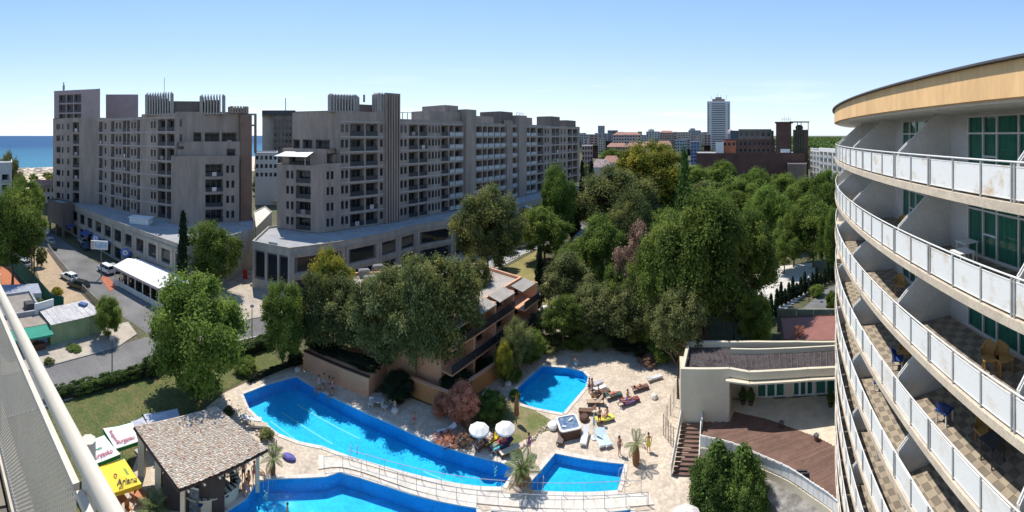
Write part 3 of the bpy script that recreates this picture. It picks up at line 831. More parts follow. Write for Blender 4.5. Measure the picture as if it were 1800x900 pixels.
def pool(poly, depth, name, label, level=-.10, lanes=()):
    t = thing(name, label, 'pool', (sum(p[0] for p in poly) / len(poly), sum(p[1] for p in poly) / len(poly), 0))
    a = sum(poly[k][0] * poly[(k + 1) % len(poly)][1] - poly[(k + 1) % len(poly)][0] * poly[k][1] for k in range(len(poly)))
    if a < 0: poly = list(reversed(poly))
    mb = MB().sheet(poly, -depth)
    for k in range(len(poly)):
        p, q = poly[k], poly[(k + 1) % len(poly)]
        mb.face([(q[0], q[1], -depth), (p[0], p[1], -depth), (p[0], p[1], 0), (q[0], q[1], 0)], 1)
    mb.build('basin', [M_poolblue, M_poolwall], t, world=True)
    MB().sheet(inset(poly, .002), level).build('water', M_water, t, world=True)
    P = [Vector((p[0], p[1], 0)) for p in poly]; per = []
    for k in range(len(P)):
        p, q = P[k], P[(k + 1) % len(P)]; Ln = (q - p).length; m_ = max(1, round(Ln / .75)); d = (q - p) / Ln; nn = Vector((d.y, -d.x, 0))
        for i in range(m_):
            a_ = p + d * (Ln * i / m_ + .008); b_ = p + d * (Ln * (i + 1) / m_ - .008)
            mb = MB().prism([(x.x, x.y) for x in (a_ - nn * .03, a_ + nn * .33, b_ + nn * .33, b_ - nn * .03)], -.03, .05)
            mb.build('coping_stone', M_coping, t, world=True)
    for (p, q) in lanes:
        p, q = G(*p, 0), G(*q, 0); L_ = (q - p).length; mid = (p + q) / 2
        MB().box(mid.x, mid.y, -depth + .012, L_, .18, .015, math.atan2(q.y - p.y, q.x - p.x)).build('lane_line', M_white, t, world=True)
    return t
M_line = M_white
pool(POOL_BIG, 1.3, 'swimming_pool', 'long curved blue swimming pool with white lane lines', lanes=[((475, 718), (530, 757)), ((495, 703), (585, 757)), ((522, 690), (632, 748)), ((745, 803), (860, 842))])
pool(POOL_LOW, 1.2, 'swimming_pool', 'blue pool below the footbridge beside the pool bar')
pool(POOL_LOW2, 1.0, 'swimming_pool', 'teal pool edge showing below the right end of the footbridge')
pool(POOL_KID, .9, 'swimming_pool', 'small four sided blue pool beside the potted palm')
pool(POOL_UP, .85, 'swimming_pool', 'bright blue small upper pool under the trees')

# footbridge slabs and its two rails
bt = thing('footbridge', 'pale footbridge of wide slabs between the pools with thin metal rails', 'footbridge', G(840, 875))
up = smooth_pts(gp([(560, 800), (613, 812), (653, 824), (700, 837), (750, 850), (800, 859), (845, 865), (900, 869), (943, 872), (994, 873), (1040, 872), (1090, 869), (1140, 868)]), 3)
lo = smooth_pts(gp([(560, 826), (597, 822), (640, 832), (685, 848), (733, 864), (785, 877), (837, 886), (880, 890), (940, 894), (990, 896), (1050, 896), (1108, 892), (1150, 888)]), 3)
for k in range(len(up) - 1):
    a, b_, c, d_ = (Vector(x) for x in (up[k], up[k + 1], lo[k + 1], lo[k]))
    cc = (a + b_ + c + d_) / 4
    q = [tuple(cc + (v - cc) * .985) for v in (a, b_, c, d_)]
    MB().prism(q, .02, .075).build('slab', M_coping, bt, world=True)
def railing(t, pts, h=1.05, step=1.6, r=.022, mid=False, mat=None, name='rail', z=0.0):
    P = [Vector((p[0], p[1], z)) for p in pts]
    MB().tube([p + Vector((0, 0, h)) for p in P], r, 6).build('hand' + name, mat or M_white, t, world=True)
    if mid: MB().tube([p + Vector((0, 0, h * .5)) for p in P], r * .7, 6).build(name, mat or M_white, t, world=True)
    acc = 0; last = P[0]; posts = [P[0]]
    for p, q in zip(P, P[1:]):
        L_ = (q - p).length; u = step - acc
        while u < L_: posts.append(p.lerp(q, u / L_)); u += step
        acc = L_ - (u - step)
    posts.append(P[-1])
    for p in posts: MB().tube([p, p + Vector((0, 0, h))], r, 6).build('post', mat or M_white, t, world=True)
rl = pm('thin grey rail', (0.42, 0.42, 0.42), 0.4, .1, 3, metal=.3)
railing(bt, [up[i] for i in range(3, len(up), 2)], mat=rl)
railing(bt, [lo[i] for i in range(1, len(lo), 2)], mat=rl)

# ------------------------------------------------------------ grey hotels on their podiums
def pod_ops(L, step=5.6):
    n_ = max(1, int(L / step)); w = L / n_
    return [(i * w + .8, (i + 1) * w - .8, 's') for i in range(n_)]
M_adblue = pm('shop poster', (0.10, 0.13, 0.30), 0.5, 0, .8, col2=(0.45, 0.20, 0.22))
M_adpale = pm('shop poster pale', (0.45, 0.44, 0.45), 0.5, 0, .9, col2=(0.10, 0.10, 0.13))
# -- right podium
P2 = [Vector(p) for p in [(-44.3, 58.0), (-36.1, 58.0), (-29.7, 66.8), (-25.5, 73.6), (-20.4, 83.7), (-13.4, 90.9), (-6, 101), (9, 122), (26, 147)]]
t = thing('shop_podium', 'two storey pale stone shop podium with a grey roof under the right grey hotel', 'building', (-36, 60, 0))
t.rotation_euler = (0, 0, 0)
full2 = [tuple(p) for p in P2] + [(20, 165), (4, 160), (-14, 128), (-40, 84), (-48.6, 69.2)]
fs = []
for k in range(len(P2) - 1):
    a, b_ = P2[k], P2[k + 1]; L_ = (b_ - a).length
    if k == 0:
        facade(t, a, b_, 0, 1, 7.9, 8.7, [(.6, 2.8, 'w'), (3.3, 5.5, 'w'), (5.9, 7.7, 'w')], M_podium, sill=2.0, wh=5.2, wd=.3)
    else:
        facade(t, a, b_, 0, 2, 3.9, 8.7, pod_ops(L_), M_podium)
    fs.append((tuple(a), tuple(b_)))
block(t, full2, 0, 8.7, M_podium, M_roofgrey, facades=fs, par=.4)
for k in range(1, len(P2) - 1):     # ledges and pilasters
    a, b_ = P2[k], P2[k + 1]; d = (b_ - a).normalized(); nn = Vector((d.y, -d.x)); L_ = (b_ - a).length
    mid = (a + b_) / 2
    for z, hh, pr in ((3.75, .35, .18), (7.65, .22, .22), (8.72, .12, .12)):
        q = mid + nn * pr / 2
        MB().box(q.x, q.y, z, L_ - .06, pr, hh, math.atan2(d.y, d.x)).build('ledge', M_podium, t, world=True)
    m_ = max(1, int(L_ / 5.6))
    for i in range(m_ + 1):
        q = a + d * (min(L_ - .35, max(.35, i * L_ / m_))) + nn * .08
        MB().box(q.x, q.y, 3.75, .5, .16, 7.4, math.atan2(d.y, d.x)).build('pilaster', M_podium, t, world=True)
    for i in range(m_):
        q = a + d * ((i + .5) * L_ / m_) - nn * .34
        MB().box(q.x, q.y, 5.4, L_ / m_ - 1.8, .04, 2.0, math.atan2(d.y, d.x)).build('window_poster', M_adblue if i % 2 == k % 2 else M_adpale, t, world=True)
# sea end of the right podium keeps its three tall shop windows with posters
for i, (u0, u1) in enumerate(((.6, 2.8), (3.3, 5.5), (5.9, 7.7))):
    MB().box(-44.3 + (u0 + u1) / 2, 58.42, 5.6, u1 - u0, .04, 2.6).build('window_poster', M_adblue, t, world=True)

# -- left podium
Q2 = [Vector(p) for p in [(-112, 51.5), (-101, 50.6), (-72, 48.6), (-50, 47.3)]]
t = thing('shop_podium', 'long two storey cream shop podium along the side street under the left grey hotel', 'building', (-75, 50, 0))
t.rotation_euler = (0, 0, 0)
fs = []
for k in range(3):
    a, b_ = Q2[k], Q2[k + 1]; L_ = (b_ - a).length
    facade(t, a, b_, 0, 2, 3.9, 8.7, pod_ops(L_, 4.2), M_podium); fs.append((tuple(a), tuple(b_)))
    d = (b_ - a).normalized(); nn = Vector((d.y, -d.x)); mid = (a + b_) / 2
    for z, hh, pr in ((3.75, .35, .18), (7.65, .22, .2), (8.73, .14, .14)):
        q = mid + nn * pr / 2
        MB().box(q.x, q.y, z, L_ - .06, pr, hh, math.atan2(d.y, d.x)).build('ledge', M_podium, t, world=True)
    m_ = max(1, int(L_ / 4.2))
    for i in range(m_ + 1):
        q = a + d * (min(L_ - .35, max(.35, i * L_ / m_))) + nn * .08
        MB().box(q.x, q.y, 3.75, .42, .16, 7.4, math.atan2(d.y, d.x)).build('pilaster', M_podium, t, world=True)
block(t, [tuple(p) for p in Q2] + [(-50, 66), (-56, 74), (-80, 92), (-114, 76)], 0, 8.7, M_podium, M_roofgrey, facades=fs, par=.4)
c_ = G(248, 393, 8.3); 
MB().box(c_.x, c_.y, 9.0, 4.6, 2.4, 1.3, .5).box(c_.x, c_.y, 9.75, 5.2, 3.0, .12, .5).build('roof_plant_room', M_white, t, world=True)

def hotel(name, label, cat='building', base=(0, 0, 0)):
    return thing(name, label, cat, base)
def bay(A, B, lst):
    A = Vector((A[0], A[1], 0)); B = Vector((B[0], B[1], 0)); L_ = (B - A).length
    out = []
    for a, b_, ty in lst:
        u, v = line_t(A, B, a), line_t(A, B, b_)
        u, v = max(.15, u), min(L_ - .15, v)
        if v - u > .25: out.append((u, v, ty))
    return out
def cornice(t, A, B, zs, pr=.12, h=.22, mat=None, n_off=0.0):
    A, B = Vector(A[:2]), Vector(B[:2]); d = (B - A).normalized(); nn = Vector((d.y, -d.x))
    if nn.dot(-A) < 0: nn = -nn
    q = (A + B) / 2 + nn * (pr / 2 + n_off)
    for z in zs:
        MB().box(q.x, q.y, z, (B - A).length, pr, h, math.atan2(d.y, d.x)).build('floor_band', mat or M_band, t, world=True)

# -- right grey hotel
H2 = thing('grey_hotel', 'long grey eight storey hotel with finned roof towers, the nearer right one', 'building', (-20, 90, 8.3))
FH = 3.2; Z0 = 8.4
A0 = Vector((-37.0, 71.6, 0)); dr = Vector((.5736, .8192, 0)); nb = Vector((-.8192, .5736, 0))
def on2(px): return A0 + dr * line_t(A0, A0 + dr * 10, px)
B597, B700 = on2(598), on2(701)
B816, B833, B1018 = on2(815), on2(833), on2(1019)
TOP2 = 33.3
s1 = bay(B597, B700, [(599, 604.5, 'w'), (607, 612, 'w'), (615.5, 640, 'l'), (643, 664, 'l'), (668, 673, 'w'), (677, 682, 'w')])
facade(H2, B597, B700, Z0, 7, FH, TOP2 - .2, s1, M_wallgrey)
cornice(H2, B597, B700, [Z0 + FH * k + .1 for k in range(1, 8)])
s2 = bay(B700, B816, [(703.5, 708, 'w'), (710.5, 715, 'w'), (718.5, 735, 'l'), (737, 751, 'l'), (753, 757, 'w'), (759, 763, 'w'), (765, 768, 'w'), (770, 773.5, 'w'), (776, 788, 'l'), (790, 798, 'L'), (800, 813, 'L')])
facade(H2, B700, B816, Z0, 7, FH, 31.8, s2, M_wallgrey)
cornice(H2, B700, B816, [Z0 + FH * k + .1 for k in range(1, 8)])
s3 = bay(B833, B1018, [(835, 847, 'L'), (849, 856, 'L'), (858, 867, 'L'), (869, 878, 'L'), (880, 888, 'L'), (899, 908, 'L'), (923, 931, 'L'), (933, 941.5, 'L'), (945, 955, 'l'), (957.5, 960, 'w'), (962.5, 965, 'w'), (970, 976, 'l'), (977, 983, 'l'), (985.5, 988, 'w'), (991, 994, 'w'), (998, 1006, 'l'), (1007.5, 1015, 'l')])
facade(H2, B833, B1018, Z0, 7, FH, 31.6, s3, M_wallgrey)
cornice(H2, B833, B1018, [Z0 + FH * k + .1 for k in range(1, 8)])
def quadp(P, Q, dep, off=0): 
    P = P - nb * off; Q = Q - nb * off
    return [(P.x, P.y), (Q.x, Q.y), (Q.x + nb.x * dep, Q.y + nb.y * dep), (P.x + nb.x * dep, P.y + nb.y * dep)]
def blk2(P, Q, dep, z0, z1, wm=M_wallgrey, off=0, front=False, rname='roof', par=.5):
    poly = quadp(P, Q, dep, off)
    block(H2, poly, z0, z1, wm, facades=[] if front else [(poly[0], poly[1])], par=par)
blk2(B597, B700, 16, Z0, TOP2 - .2); blk2(B700, B816, 15, Z0, 31.8); blk2(B833, B1018, 15, Z0, 31.6)
blk2(B816, B833, 17, Z0, 35.0, off=.9, front=True)
blk2(on2(888.5), on2(898), 1.2, Z0, 32.6, off=.7, front=True); blk2(on2(909), on2(922.5), 8, Z0, 34.4, off=.8, front=True)
blk2(on2(968), on2(984), 6, 31.4, 35.0, front=True, wm=M_wallgrey2); blk2(on2(996), on2(1012), 6, 31.4, 34.0, front=True, wm=M_wallgrey2)
blk2(on2(760), on2(814), 7, 31.6, 34.2, off=-1.0, front=True); blk2(on2(792), on2(815), 9, 34.0, 36.0, off=-2.0, front=True)
blk2(on2(849), on2(877), 6, 31.4, 33.6, off=-2, front=True); blk2(on2(886), on2(908), 8, 31.4, 35.4, off=-1.5, front=True, wm=M_wallgrey2); blk2(on2(922.6), on2(940), 6, 31.4, 34.0, off=-1, front=True)
def railrow(t, P, Q, z, off, h=1.5, step=1.3):
    P = P + nb * off; Q = Q + nb * off; L_ = (Q - P).length; m_ = int(L_ / step)
    mb = MB()
    for k in range(m_ + 1):
        c = P.lerp(Q, k / m_); mb.box(c.x, c.y, z + h / 2, .16, .16, h)
    c = (P + Q) / 2; mb.box(c.x, c.y, z + h + .04, L_, .14, .14, math.atan2(dr.y, dr.x))
    mb.build('roof_pergola', M_fin, t, world=True)
railrow(H2, on2(701), on2(758), 31.8, .4); railrow(H2, on2(834), on2(848), 31.6, .4); railrow(H2, on2(910), on2(921), 34.4, .4, .8)
# fin pillar between the sections and finned roof towers
for k in range(6):
    c = B700 - dr * (.3 + .72 * k) - nb * .35
    MB().box(c.x, c.y, (Z0 + 37.5) / 2, .34, .75, 37.5 - Z0, math.atan2(dr.y, dr.x)).build('wall_fin', M_wallgrey, H2, world=True)
fin_crown(H2, quadp(on2(668), on2(697), 2.6, -.3), 33.0, 37.6)
pA, pB = PA(578, 84), PA(624, 86)
fin_crown(H2, [tuple(pA[:2]), tuple(pB[:2]), (pB.x - .6, pB.y + 3.4), (pA.x - .6, pA.y + 3.4)], 33.0, 36.9)
mid_ = PA(638, 93); MB().box(mid_.x, mid_.y, 33.7, 8, 5, 2.6, math.atan2(dr.y, dr.x)).build('roof_house', M_wallgrey2, H2, world=True)
for k, px in enumerate((625, 640)):
    p_ = PA(px, 90); MB().tube([(p_.x, p_.y, 35.5), (p_.x, p_.y, 37.2)], .25, 8).build('vent_pipe', M_metal, H2, world=True)
# corner block of the right hotel with set-back terraces
K0, K1, K2 = Vector((-46.9, 70.0, 0)), Vector((-37.3, 70.6, 0)), B597 + Vector((.35, -.3, 0))
facade(H2, K0, K1, Z0, 4, FH, 21.9, bay(K0, K1, [(503, 508, 'w'), (511, 516, 'w'), (520, 546, 'l')]), M_wallgrey)
facade(H2, K1, K2, Z0, 4, FH, 22.3, bay(K1, K2, [(574, 579, 'w'), (581.5, 586.5, 'w')]), M_wallgrey)
block(H2, [tuple(K0[:2]), tuple(K1[:2]), tuple(K2[:2]), (-46, 86), (-50, 82)], Z0, 22.0, M_wallgrey, facades=[(tuple(K0[:2]), tuple(K1[:2])), (tuple(K1[:2]), tuple(K2[:2]))], par=.9)
K3, K4, K5 = Vector((-47.2, 72.6, 0)), Vector((-36.8, 73.2, 0)), B597 + nb * 1.6
facade(H2, K3, K4, 21.1, 1, FH, 25.2, bay(K3, K4, [(508, 545, 'l')]), M_wallgrey)
facade(H2, K4, K5, 21.1, 1, FH, 24.0, bay(K4, K5, [(567, 586, 'l')]), M_wallgrey)
block(H2, [tuple(K3[:2]), tuple(K4[:2]), tuple(K5[:2]), (-46, 88), (-50, 84)], 21.1, 25.2, M_wallgrey, facades=[(tuple(K3[:2]), tuple(K4[:2])), (tuple(K4[:2]), tuple(K5[:2]))], par=1.0)
K6, K7 = Vector((-46.5, 75.6, 0)), B597 + nb * 2.4 + dr * .1
facade(H2, K6, K7, 24.2, 1, FH, 33.1, bay(K6, K7, [(509, 527, 'l'), (532, 549, 'l'), (555, 580, 'l')]), M_wallgrey)
block(H2, [tuple(K6[:2]), tuple(K7[:2]), tuple((B597 + nb * 14)[:2]), (-50, 90)], 24.2, 33.3, M_wallgrey, facades=[(tuple(K6[:2]), tuple(K7[:2]))])
aw = thing('terrace_awning', 'white slanted awning over the corner terrace of the right grey hotel', 'awning', (K3.x + 5, K3.y - 1, 24))
MB().face([(K0.x - .3, K0.y - .6, 23.6), (K0.x + 7.3, K0.y - .1, 23.6), (K0.x + 7.5, K0.y + 2.4, 24.5), (K0.x + .6, K0.y + 2.4, 24.5)]).face([(K0.x + .6, K0.y + 2.4, 24.56), (K0.x + 7.5, K0.y + 2.4, 24.56), (K0.x + 7.3, K0.y - .1, 23.66), (K0.x - .3, K0.y - .6, 23.66)]).build('canopy', M_white, aw, world=True)
for dx_, dy_ in ((.2, -.2), (6.8, .1)): MB().tube([(K0.x + dx_, K0.y + dy_, 22), (K0.x + dx_, K0.y + dy_, 23.7)], .05).build('post', M_white, aw, world=True)

# -- left grey hotel
H1 = thing('grey_hotel', 'grey hotel on the left with finned towers and a stepped terrace block', 'building', (-75, 62, 8.3))
F1 = 3.4; Z1 = 8.3
q = [Vector((*x, 0)) for x in [(-109.8, 48.8), (-105.2, 50.2), (-97.6, 57.2), (-78.6, 58.6), (-68.9, 61.0)]]
# far end tower
facade(H1, q[0], q[1], 1.5, 9, F1, 32.9, bay(q[0], q[1], [(99, 106, 'w'), (109, 115, 'w')]), M_wallgrey)
facade(H1, q[1], q[2], 1.5, 9, F1, 33.1, bay(q[1], q[2], [(118, 122, 'n'), (128, 139, 'l'), (173, 181, 'l')]), M_wallgrey)
cornice(H1, q[1], q[2], [])
block(H1, [tuple(x[:2]) for x in (q[0], q[1], q[2])] + [(-104, 80), (-124, 66)], 1.5, 33.1, M_wallgrey, facades=[(tuple(q[0][:2]), tuple(q[1][:2])), (tuple(q[1][:2]), tuple(q[2][:2]))])
# recessed middle with slim piers
facade(H1, q[2], q[3], Z1, 7, F1, 32.6, bay(q[2], q[3], [(174, 180, 'l'), (184, 187, 'w'), (195, 201, 'l'), (203.5, 207, 'w'), (209.5, 213, 'w'), (216, 221.5, 'l'), (223, 228, 'l'), (230.5, 233.5, 'w'), (236, 239, 'w'), (241, 246, 'l'), (248, 256, 'l')]), M_wallgrey)
cornice(H1, q[2], q[3], [Z1 + F1 * k + .1 for k in range(1, 8)])
block(H1, [tuple(x[:2]) for x in (q[2], q[3])] + [(-84, 76), (-104, 76)], Z1, 32.6, M_wallgrey, facades=[(tuple(q[2][:2]), tuple(q[3][:2]))])
# finned tower section
facade(H1, q[3], q[4], Z1, 7, F1, 33.2, bay(q[3], q[4], [(265, 268.5, 'w'), (270.5, 274, 'w'), (277.5, 291, 'l'), (293, 309.5, 'l')]), M_wallgrey)
cornice(H1, q[3], q[4], [Z1 + F1 * k + .1 for k in range(1, 8)], n_off=.0)
block(H1, [tuple(x[:2]) for x in (q[3], q[4])] + [(-72, 78), (-84, 78)], Z1, 33.2, M_wallgrey, facades=[(tuple(q[3][:2]), tuple(q[4][:2]))])
# stepped corner block, right end
k0, k1 = Vector((-66.6, 57.8, 0)), Vector((-57.2, 70.0, 0))
j0 = q[4] + Vector((.05, -.3, 0))
facade(H1, j0, k0, Z1, 4, F1, 23.6, bay(j0, k0, [(316, 320, 'w'), (325.5, 328.5, 'w'), (331, 334.5, 'w')]), M_wallgrey)
facade(H1, k0, k1, Z1, 4, F1, 23.4, bay(k0, k1, [(361, 392, 'l'), (397.5, 403, 'w'), (406.5, 412, 'w')]), M_wallgrey)
kb = [tuple(x[:2]) for x in (j0, k0, k1)] + [(-66, 82), (-78, 74)]
block(H1, kb, Z1, 23.2, M_wallgrey, facades=[(kb[0], kb[1]), (kb[1], kb[2])], par=.9)
k2, k3 = Vector((-66.4, 61.4, 0)), Vector((-57.9, 71.6, 0))
j1 = q[4] + Vector((.5, .3, 0))
facade(H1, k2, k3, 22.2, 1, F1, 26.6, bay(k2, k3, [(398, 414, 'w')]), M_wallgrey)
facade(H1, j1, k2, 22.2, 1, F1, 24.8, bay(j1, k2, [(323, 340, 'l')]), M_wallgrey)
kc = [tuple(x[:2]) for x in (j1, k2, k3)] + [(-66, 83), (-76, 76)]
block(H1, kc, 22.2, 26.4, M_wallgrey, facades=[(kc[0], kc[1]), (kc[1], kc[2])], par=.9)
k4, k5 = Vector((-67.6, 63.6, 0)), Vector((-58.0, 74.4, 0))
facade(H1, k4, k5, 25.6, 1, F1, 33.5, bay(k4, k5, [(340, 354, 'l'), (360, 386, 'l'), (390, 416, 'l')]), M_wallgrey)
kd = [tuple(x[:2]) for x in (q[4], k4, k5)] + [(-66, 84), (-78, 78)]
facade(H1, q[4], k4, 22.2, 3, F1, 33.5, bay(q[4], k4, [(316, 320, 'w')]), M_wallgrey)
block(H1, kd, 22.0, 33.5, M_wallgrey, facades=[(kd[0], kd[1]), (kd[1], kd[2])])
# right end wall, warm brown
e0, e1 = k1 + Vector((-.6, 1.2, 0)), Vector((-57.6, 79.5, 0))
block(H1, [tuple(e0[:2]), tuple((e0 + Vector((1.5, 2.3, 0)))[:2]), (-61.2, 80), (-68, 80)], 2, 32.8, M_wallbrown, par=.5)
fin_crown(H1, [tuple(PA(257, 96)[:2]), tuple(PA(303, 93.5)[:2]), tuple(PA(303, 99)[:2]), tuple(PA(259, 101)[:2])], 32.8, 38.3)
fin_crown(H1, [tuple(PA(353, 93)[:2]), tuple(PA(394, 92)[:2]), tuple(PA(394, 98)[:2]), tuple(PA(355, 99)[:2])], 32.9, 37.6)
p_ = PA(328, 98); MB().box(p_.x, p_.y, 34.6, 10, 5, 3.2, math.atan2(k1.y - k0.y, k1.x - k0.x)).build('roof_house', M_wallgrey2, H1, world=True)
p_ = PA(421, 92.5)
fin_crown(H1, [(p_.x - 1.6, p_.y - 1.2), (p_.x + .9, p_.y + 1.9), (p_.x - .8, p_.y + 3.2), (p_.x - 3.4, p_.y + .2)], 33.2, 34.9, step=.6, wm=M_wallgrey)
p_ = PA(441, 95); mb = MB()
for s in (-1, 1): mb.box(p_.x + s * .9, p_.y + s * .6, 28.4, .45, .45, 9.4)
mb.box(p_.x, p_.y, 33.0, 2.6, .7, .4, .6).box(p_.x, p_.y, 30.4, 2.6, .7, .4, .6)
mb.build('frame_pillar', M_wallgrey, H1, world=True)
p_ = PA(289, 97); MB().tube([(p_.x, p_.y, 37), (p_.x, p_.y, 42)], .06, 5).build('antenna', M_metal, H1, world=True)
# entrance block at the foot of the far tower
t = thing('entrance_block', 'low dark brown block at the foot of the left hotel beside the street', 'building', (-100, 46.6, 0)); t.rotation_euler = (0, 0, 0)
block(t, [(-106, 45.4), (-98, 46.4), (-98.5, 50), (-107, 49)], 3.2, 9.5, M_wallgrey2)
for x, y in ((-105.5, 45.9), (-98.5, 46.9), (-102, 46.5)): MB().box(x, y, 1.6, .6, .6, 3.2).build('pillar', M_wallgrey2, t, world=True)
# ------------------------------------------------------------ curved white hotel on the right
def _curve():
    x, y = 9.83 * math.sin(900 / F), 9.83 * math.cos(900 / F)
    pts = {}; ds = .05; X, Y, h = x, y, 63.0; s = 0.0; pts[0] = (X, Y, h)
    k = 0
    while s < 37:
        h -= (.4 if s < 6 else 1.0) * ds; X += math.cos(R(h)) * ds; Y += math.sin(R(h)) * ds; s += ds; k += 1; pts[k] = (X, Y, h)
    X, Y, h = x, y, 63.0; k = 0; s = 0
    while s < 14:
        h += .4 * ds; X -= math.cos(R(h)) * ds; Y -= math.sin(R(h)) * ds; s += ds; k -= 1; pts[k] = (X, Y, h)
    return pts
_CV = _curve()
def C(s, d=0.0, z=0.0):
    k = s / .05; i = int(math.floor(k)); u = k - i
    a, b = _CV[i], _CV[i + 1]
    X, Y, h = a[0] + (b[0] - a[0]) * u, a[1] + (b[1] - a[1]) * u, a[2] + (b[2] - a[2]) * u
    return Vector((X + math.sin(R(h)) * d, Y - math.cos(R(h)) * d, z))
def H(s): return _CV[int(round(s / .05))][2]
S0, S1 = -13.0, 36.0
FLO = [26.3 - 2.9 * k for k in range(9)]
UNIT = [0.3 + 6.6 * k for k in range(-2, 6)]      # party walls
DEP = 2.5
def ribbon(mb, s0, s1, d0, d1, z0, z1, step=.5, mi=0):
    n_ = max(1, int(math.ceil((s1 - s0) / step)))
    for k in range(n_):
        a, b = s0 + (s1 - s0) * k / n_, s0 + (s1 - s0) * (k + 1) / n_
        A, B, Cc, D = C(a, d0), C(b, d0), C(b, d1), C(a, d1)
        lo = [(p.x, p.y, z0) for p in (A, B, Cc, D)]; hi = [(p.x, p.y, z1) for p in (A, B, Cc, D)]
        mb.face([lo[1], lo[0], hi[0], hi[1]], mi); mb.face([lo[3], lo[2], hi[2], hi[3]], mi)
        mb.face([hi[0], hi[3], hi[2], hi[1]], mi); mb.face([lo[0], lo[1], lo[2], lo[3]], mi)
        if k == 0: mb.face([lo[0], lo[3], hi[3], hi[0]], mi)
        if k == n_ - 1: mb.face([lo[2], lo[1], hi[1], hi[2]], mi)
    return mb
HB = thing('curved_hotel', 'curved white hotel wing with rows of open balconies and an apricot roof band', 'building', C(10, 2, 0))
ribbon(MB(), S0, S1, -.14, .12, 28.95, 29.88).build('roof_band', M_orange, HB, world=True)
ribbon(MB(), S0, S1, -.30, 6, 29.89, 29.95).build('roof_edge', pm('dark roof felt', (0.10, 0.10, 0.105), .8, .15, 2), HB, world=True)
ribbon(MB(), S0, S1, .12, DEP + .3, 28.86, 28.98).build('ceiling', M_white, HB, world=True)
M_floor = pm('balcony floor screed', (0.30, 0.26, 0.20), .9, .12, 1)
M_tileA = pm('light floor tile', (0.36, 0.30, 0.225), .6, .10, 3, rnd=.08)
M_tileB = pm('grey brown floor tile', (0.215, 0.18, 0.14), .6, .12, 3, rnd=.08)
M_rust = None
def rust_mat():
    m = bpy.data.materials.new('white panel with rust stains'); m.use_nodes = True
    n = m.node_tree; L = n.links; b = n.nodes['Principled BSDF']; b.inputs['Roughness'].default_value = .55
    g = n.nodes.new('ShaderNodeNewGeometry')
    nz = n.nodes.new('ShaderNodeTexNoise'); nz.inputs['Scale'].default_value = 1.1; nz.inputs['Detail'].default_value = 7; nz.inputs['Roughness'].default_value = .72
    L.new(g.outputs['Position'], nz.inputs['Vector'])
    rp = n.nodes.new('ShaderNodeValToRGB'); e = rp.color_ramp.elements
    e[0].position = .52; e[0].color = (.82, .81, .77, 1); e[1].position = .70; e[1].color = (.56, .37, .15, 1)
    L.new(nz.outputs[0], rp.inputs[0])
    # stained most on the top floor
    sx = n.nodes.new('ShaderNodeSeparateXYZ'); L.new(g.outputs['Position'], sx.inputs[0])
    mr = n.nodes.new('ShaderNodeMapRange'); mr.inputs[1].default_value = 22; mr.inputs[2].default_value = 26.5; mr.inputs[3].default_value = .42
    L.new(sx.outputs[2], mr.inputs[0])
    vo = n.nodes.new('ShaderNodeTexVoronoi'); vo.inputs['Scale'].default_value = 34; L.new(g.outputs['Position'], vo.inputs['Vector'])
    m1 = n.nodes.new('ShaderNodeMapRange'); m1.inputs[1].default_value = .1; m1.inputs[2].default_value = .5; m1.inputs[3].default_value = .86; m1.inputs[4].default_value = 1.03; L.new(vo.outputs['Distance'], m1.inputs[0])
    mx = n.nodes.new('ShaderNodeMix'); mx.data_type = 'RGBA'; mx.inputs[6].default_value = (.82, .81, .77, 1)
    L.new(mr.outputs[0], mx.inputs[0]); L.new(rp.outputs[0], mx.inputs[7])
    vs = n.nodes.new('ShaderNodeVectorMath'); vs.operation = 'SCALE'; L.new(mx.outputs[2], vs.inputs[0]); L.new(m1.outputs[0], vs.inputs['Scale'])
    L.new(vs.outputs[0], b.inputs['Base Color'])
    return m
M_panel = rust_mat()
M_curtain = pm('green curtain', (0.10, 0.36, 0.27), .9, .25, 5, stretch=(1, 1, .1))
M_glassG = glass_mat('balcony glass', (.80, .90, .87), .04, .93, (.02, .06, .05))
M_frameW = pm('white window frame', (.70, .70, .68), .5, .06, 2)
# mesh of one balcony window front: width 1, height 1
def win_front(w, h):
    mb = MB(); b = .07
    xs = [0, .95, 1.75, 2.9, w - b]
    for x in xs: mb.box(x + b / 2, 0, h / 2, b, .09, h)
    for i in range(len(xs) - 1):
        a, c = xs[i] + b, xs[i + 1]
        for z in (0, h - b, h - .72): mb.box((a + c) / 2, 0, z + b / 2, c - a, .08, b)
    mb.box((xs[1] + b + xs[2]) / 2, 0, .9, xs[2] - xs[1] - b, .08, b)
    pn = MB().box(w / 2, .03, h / 2, w - .1, .012, h - .1)
    cu = MB(); n_ = 60
    for k in range(n_):
        a, c = .06 + (w - .12) * k / n_, .06 + (w - .12) * (k + 1) / n_
        ya, yc = .09 + .03 * math.sin(k * 1.3), .09 + .03 * math.sin((k + 1) * 1.3)
        cu.face([(a, ya, .03), (c, yc, .03), (c, yc, h - .05), (a, ya, h - .05)])
    return mb.mesh('balcony_window', M_frameW), pn.mesh('pane', M_glassG), cu.mesh('curtain', M_curtain)
WF, WP, WC = win_front(3.9, 2.45)
pw, ph = 1.0, 1.0
def panel_mesh(L_):
    mb = MB(); t_ = .03
    mb.box(L_ / 2, 0, .5, L_ - .06, .012, .80)
    mb.box(L_ / 2, 0, .91, L_ - .02, .03, .03).box(L_ / 2, 0, .09, L_ - .02, .03, .03)
    return mb.mesh('railing_panel', M_panel)
PL = 6.6 / 5
PMESH = panel_mesh(PL - .05)
POST = MB().box(0, 0, .52, .045, .05, 1.04).mesh('post', pm('galvanised post', (.45, .44, .42), .5, .12, 3, metal=.2))
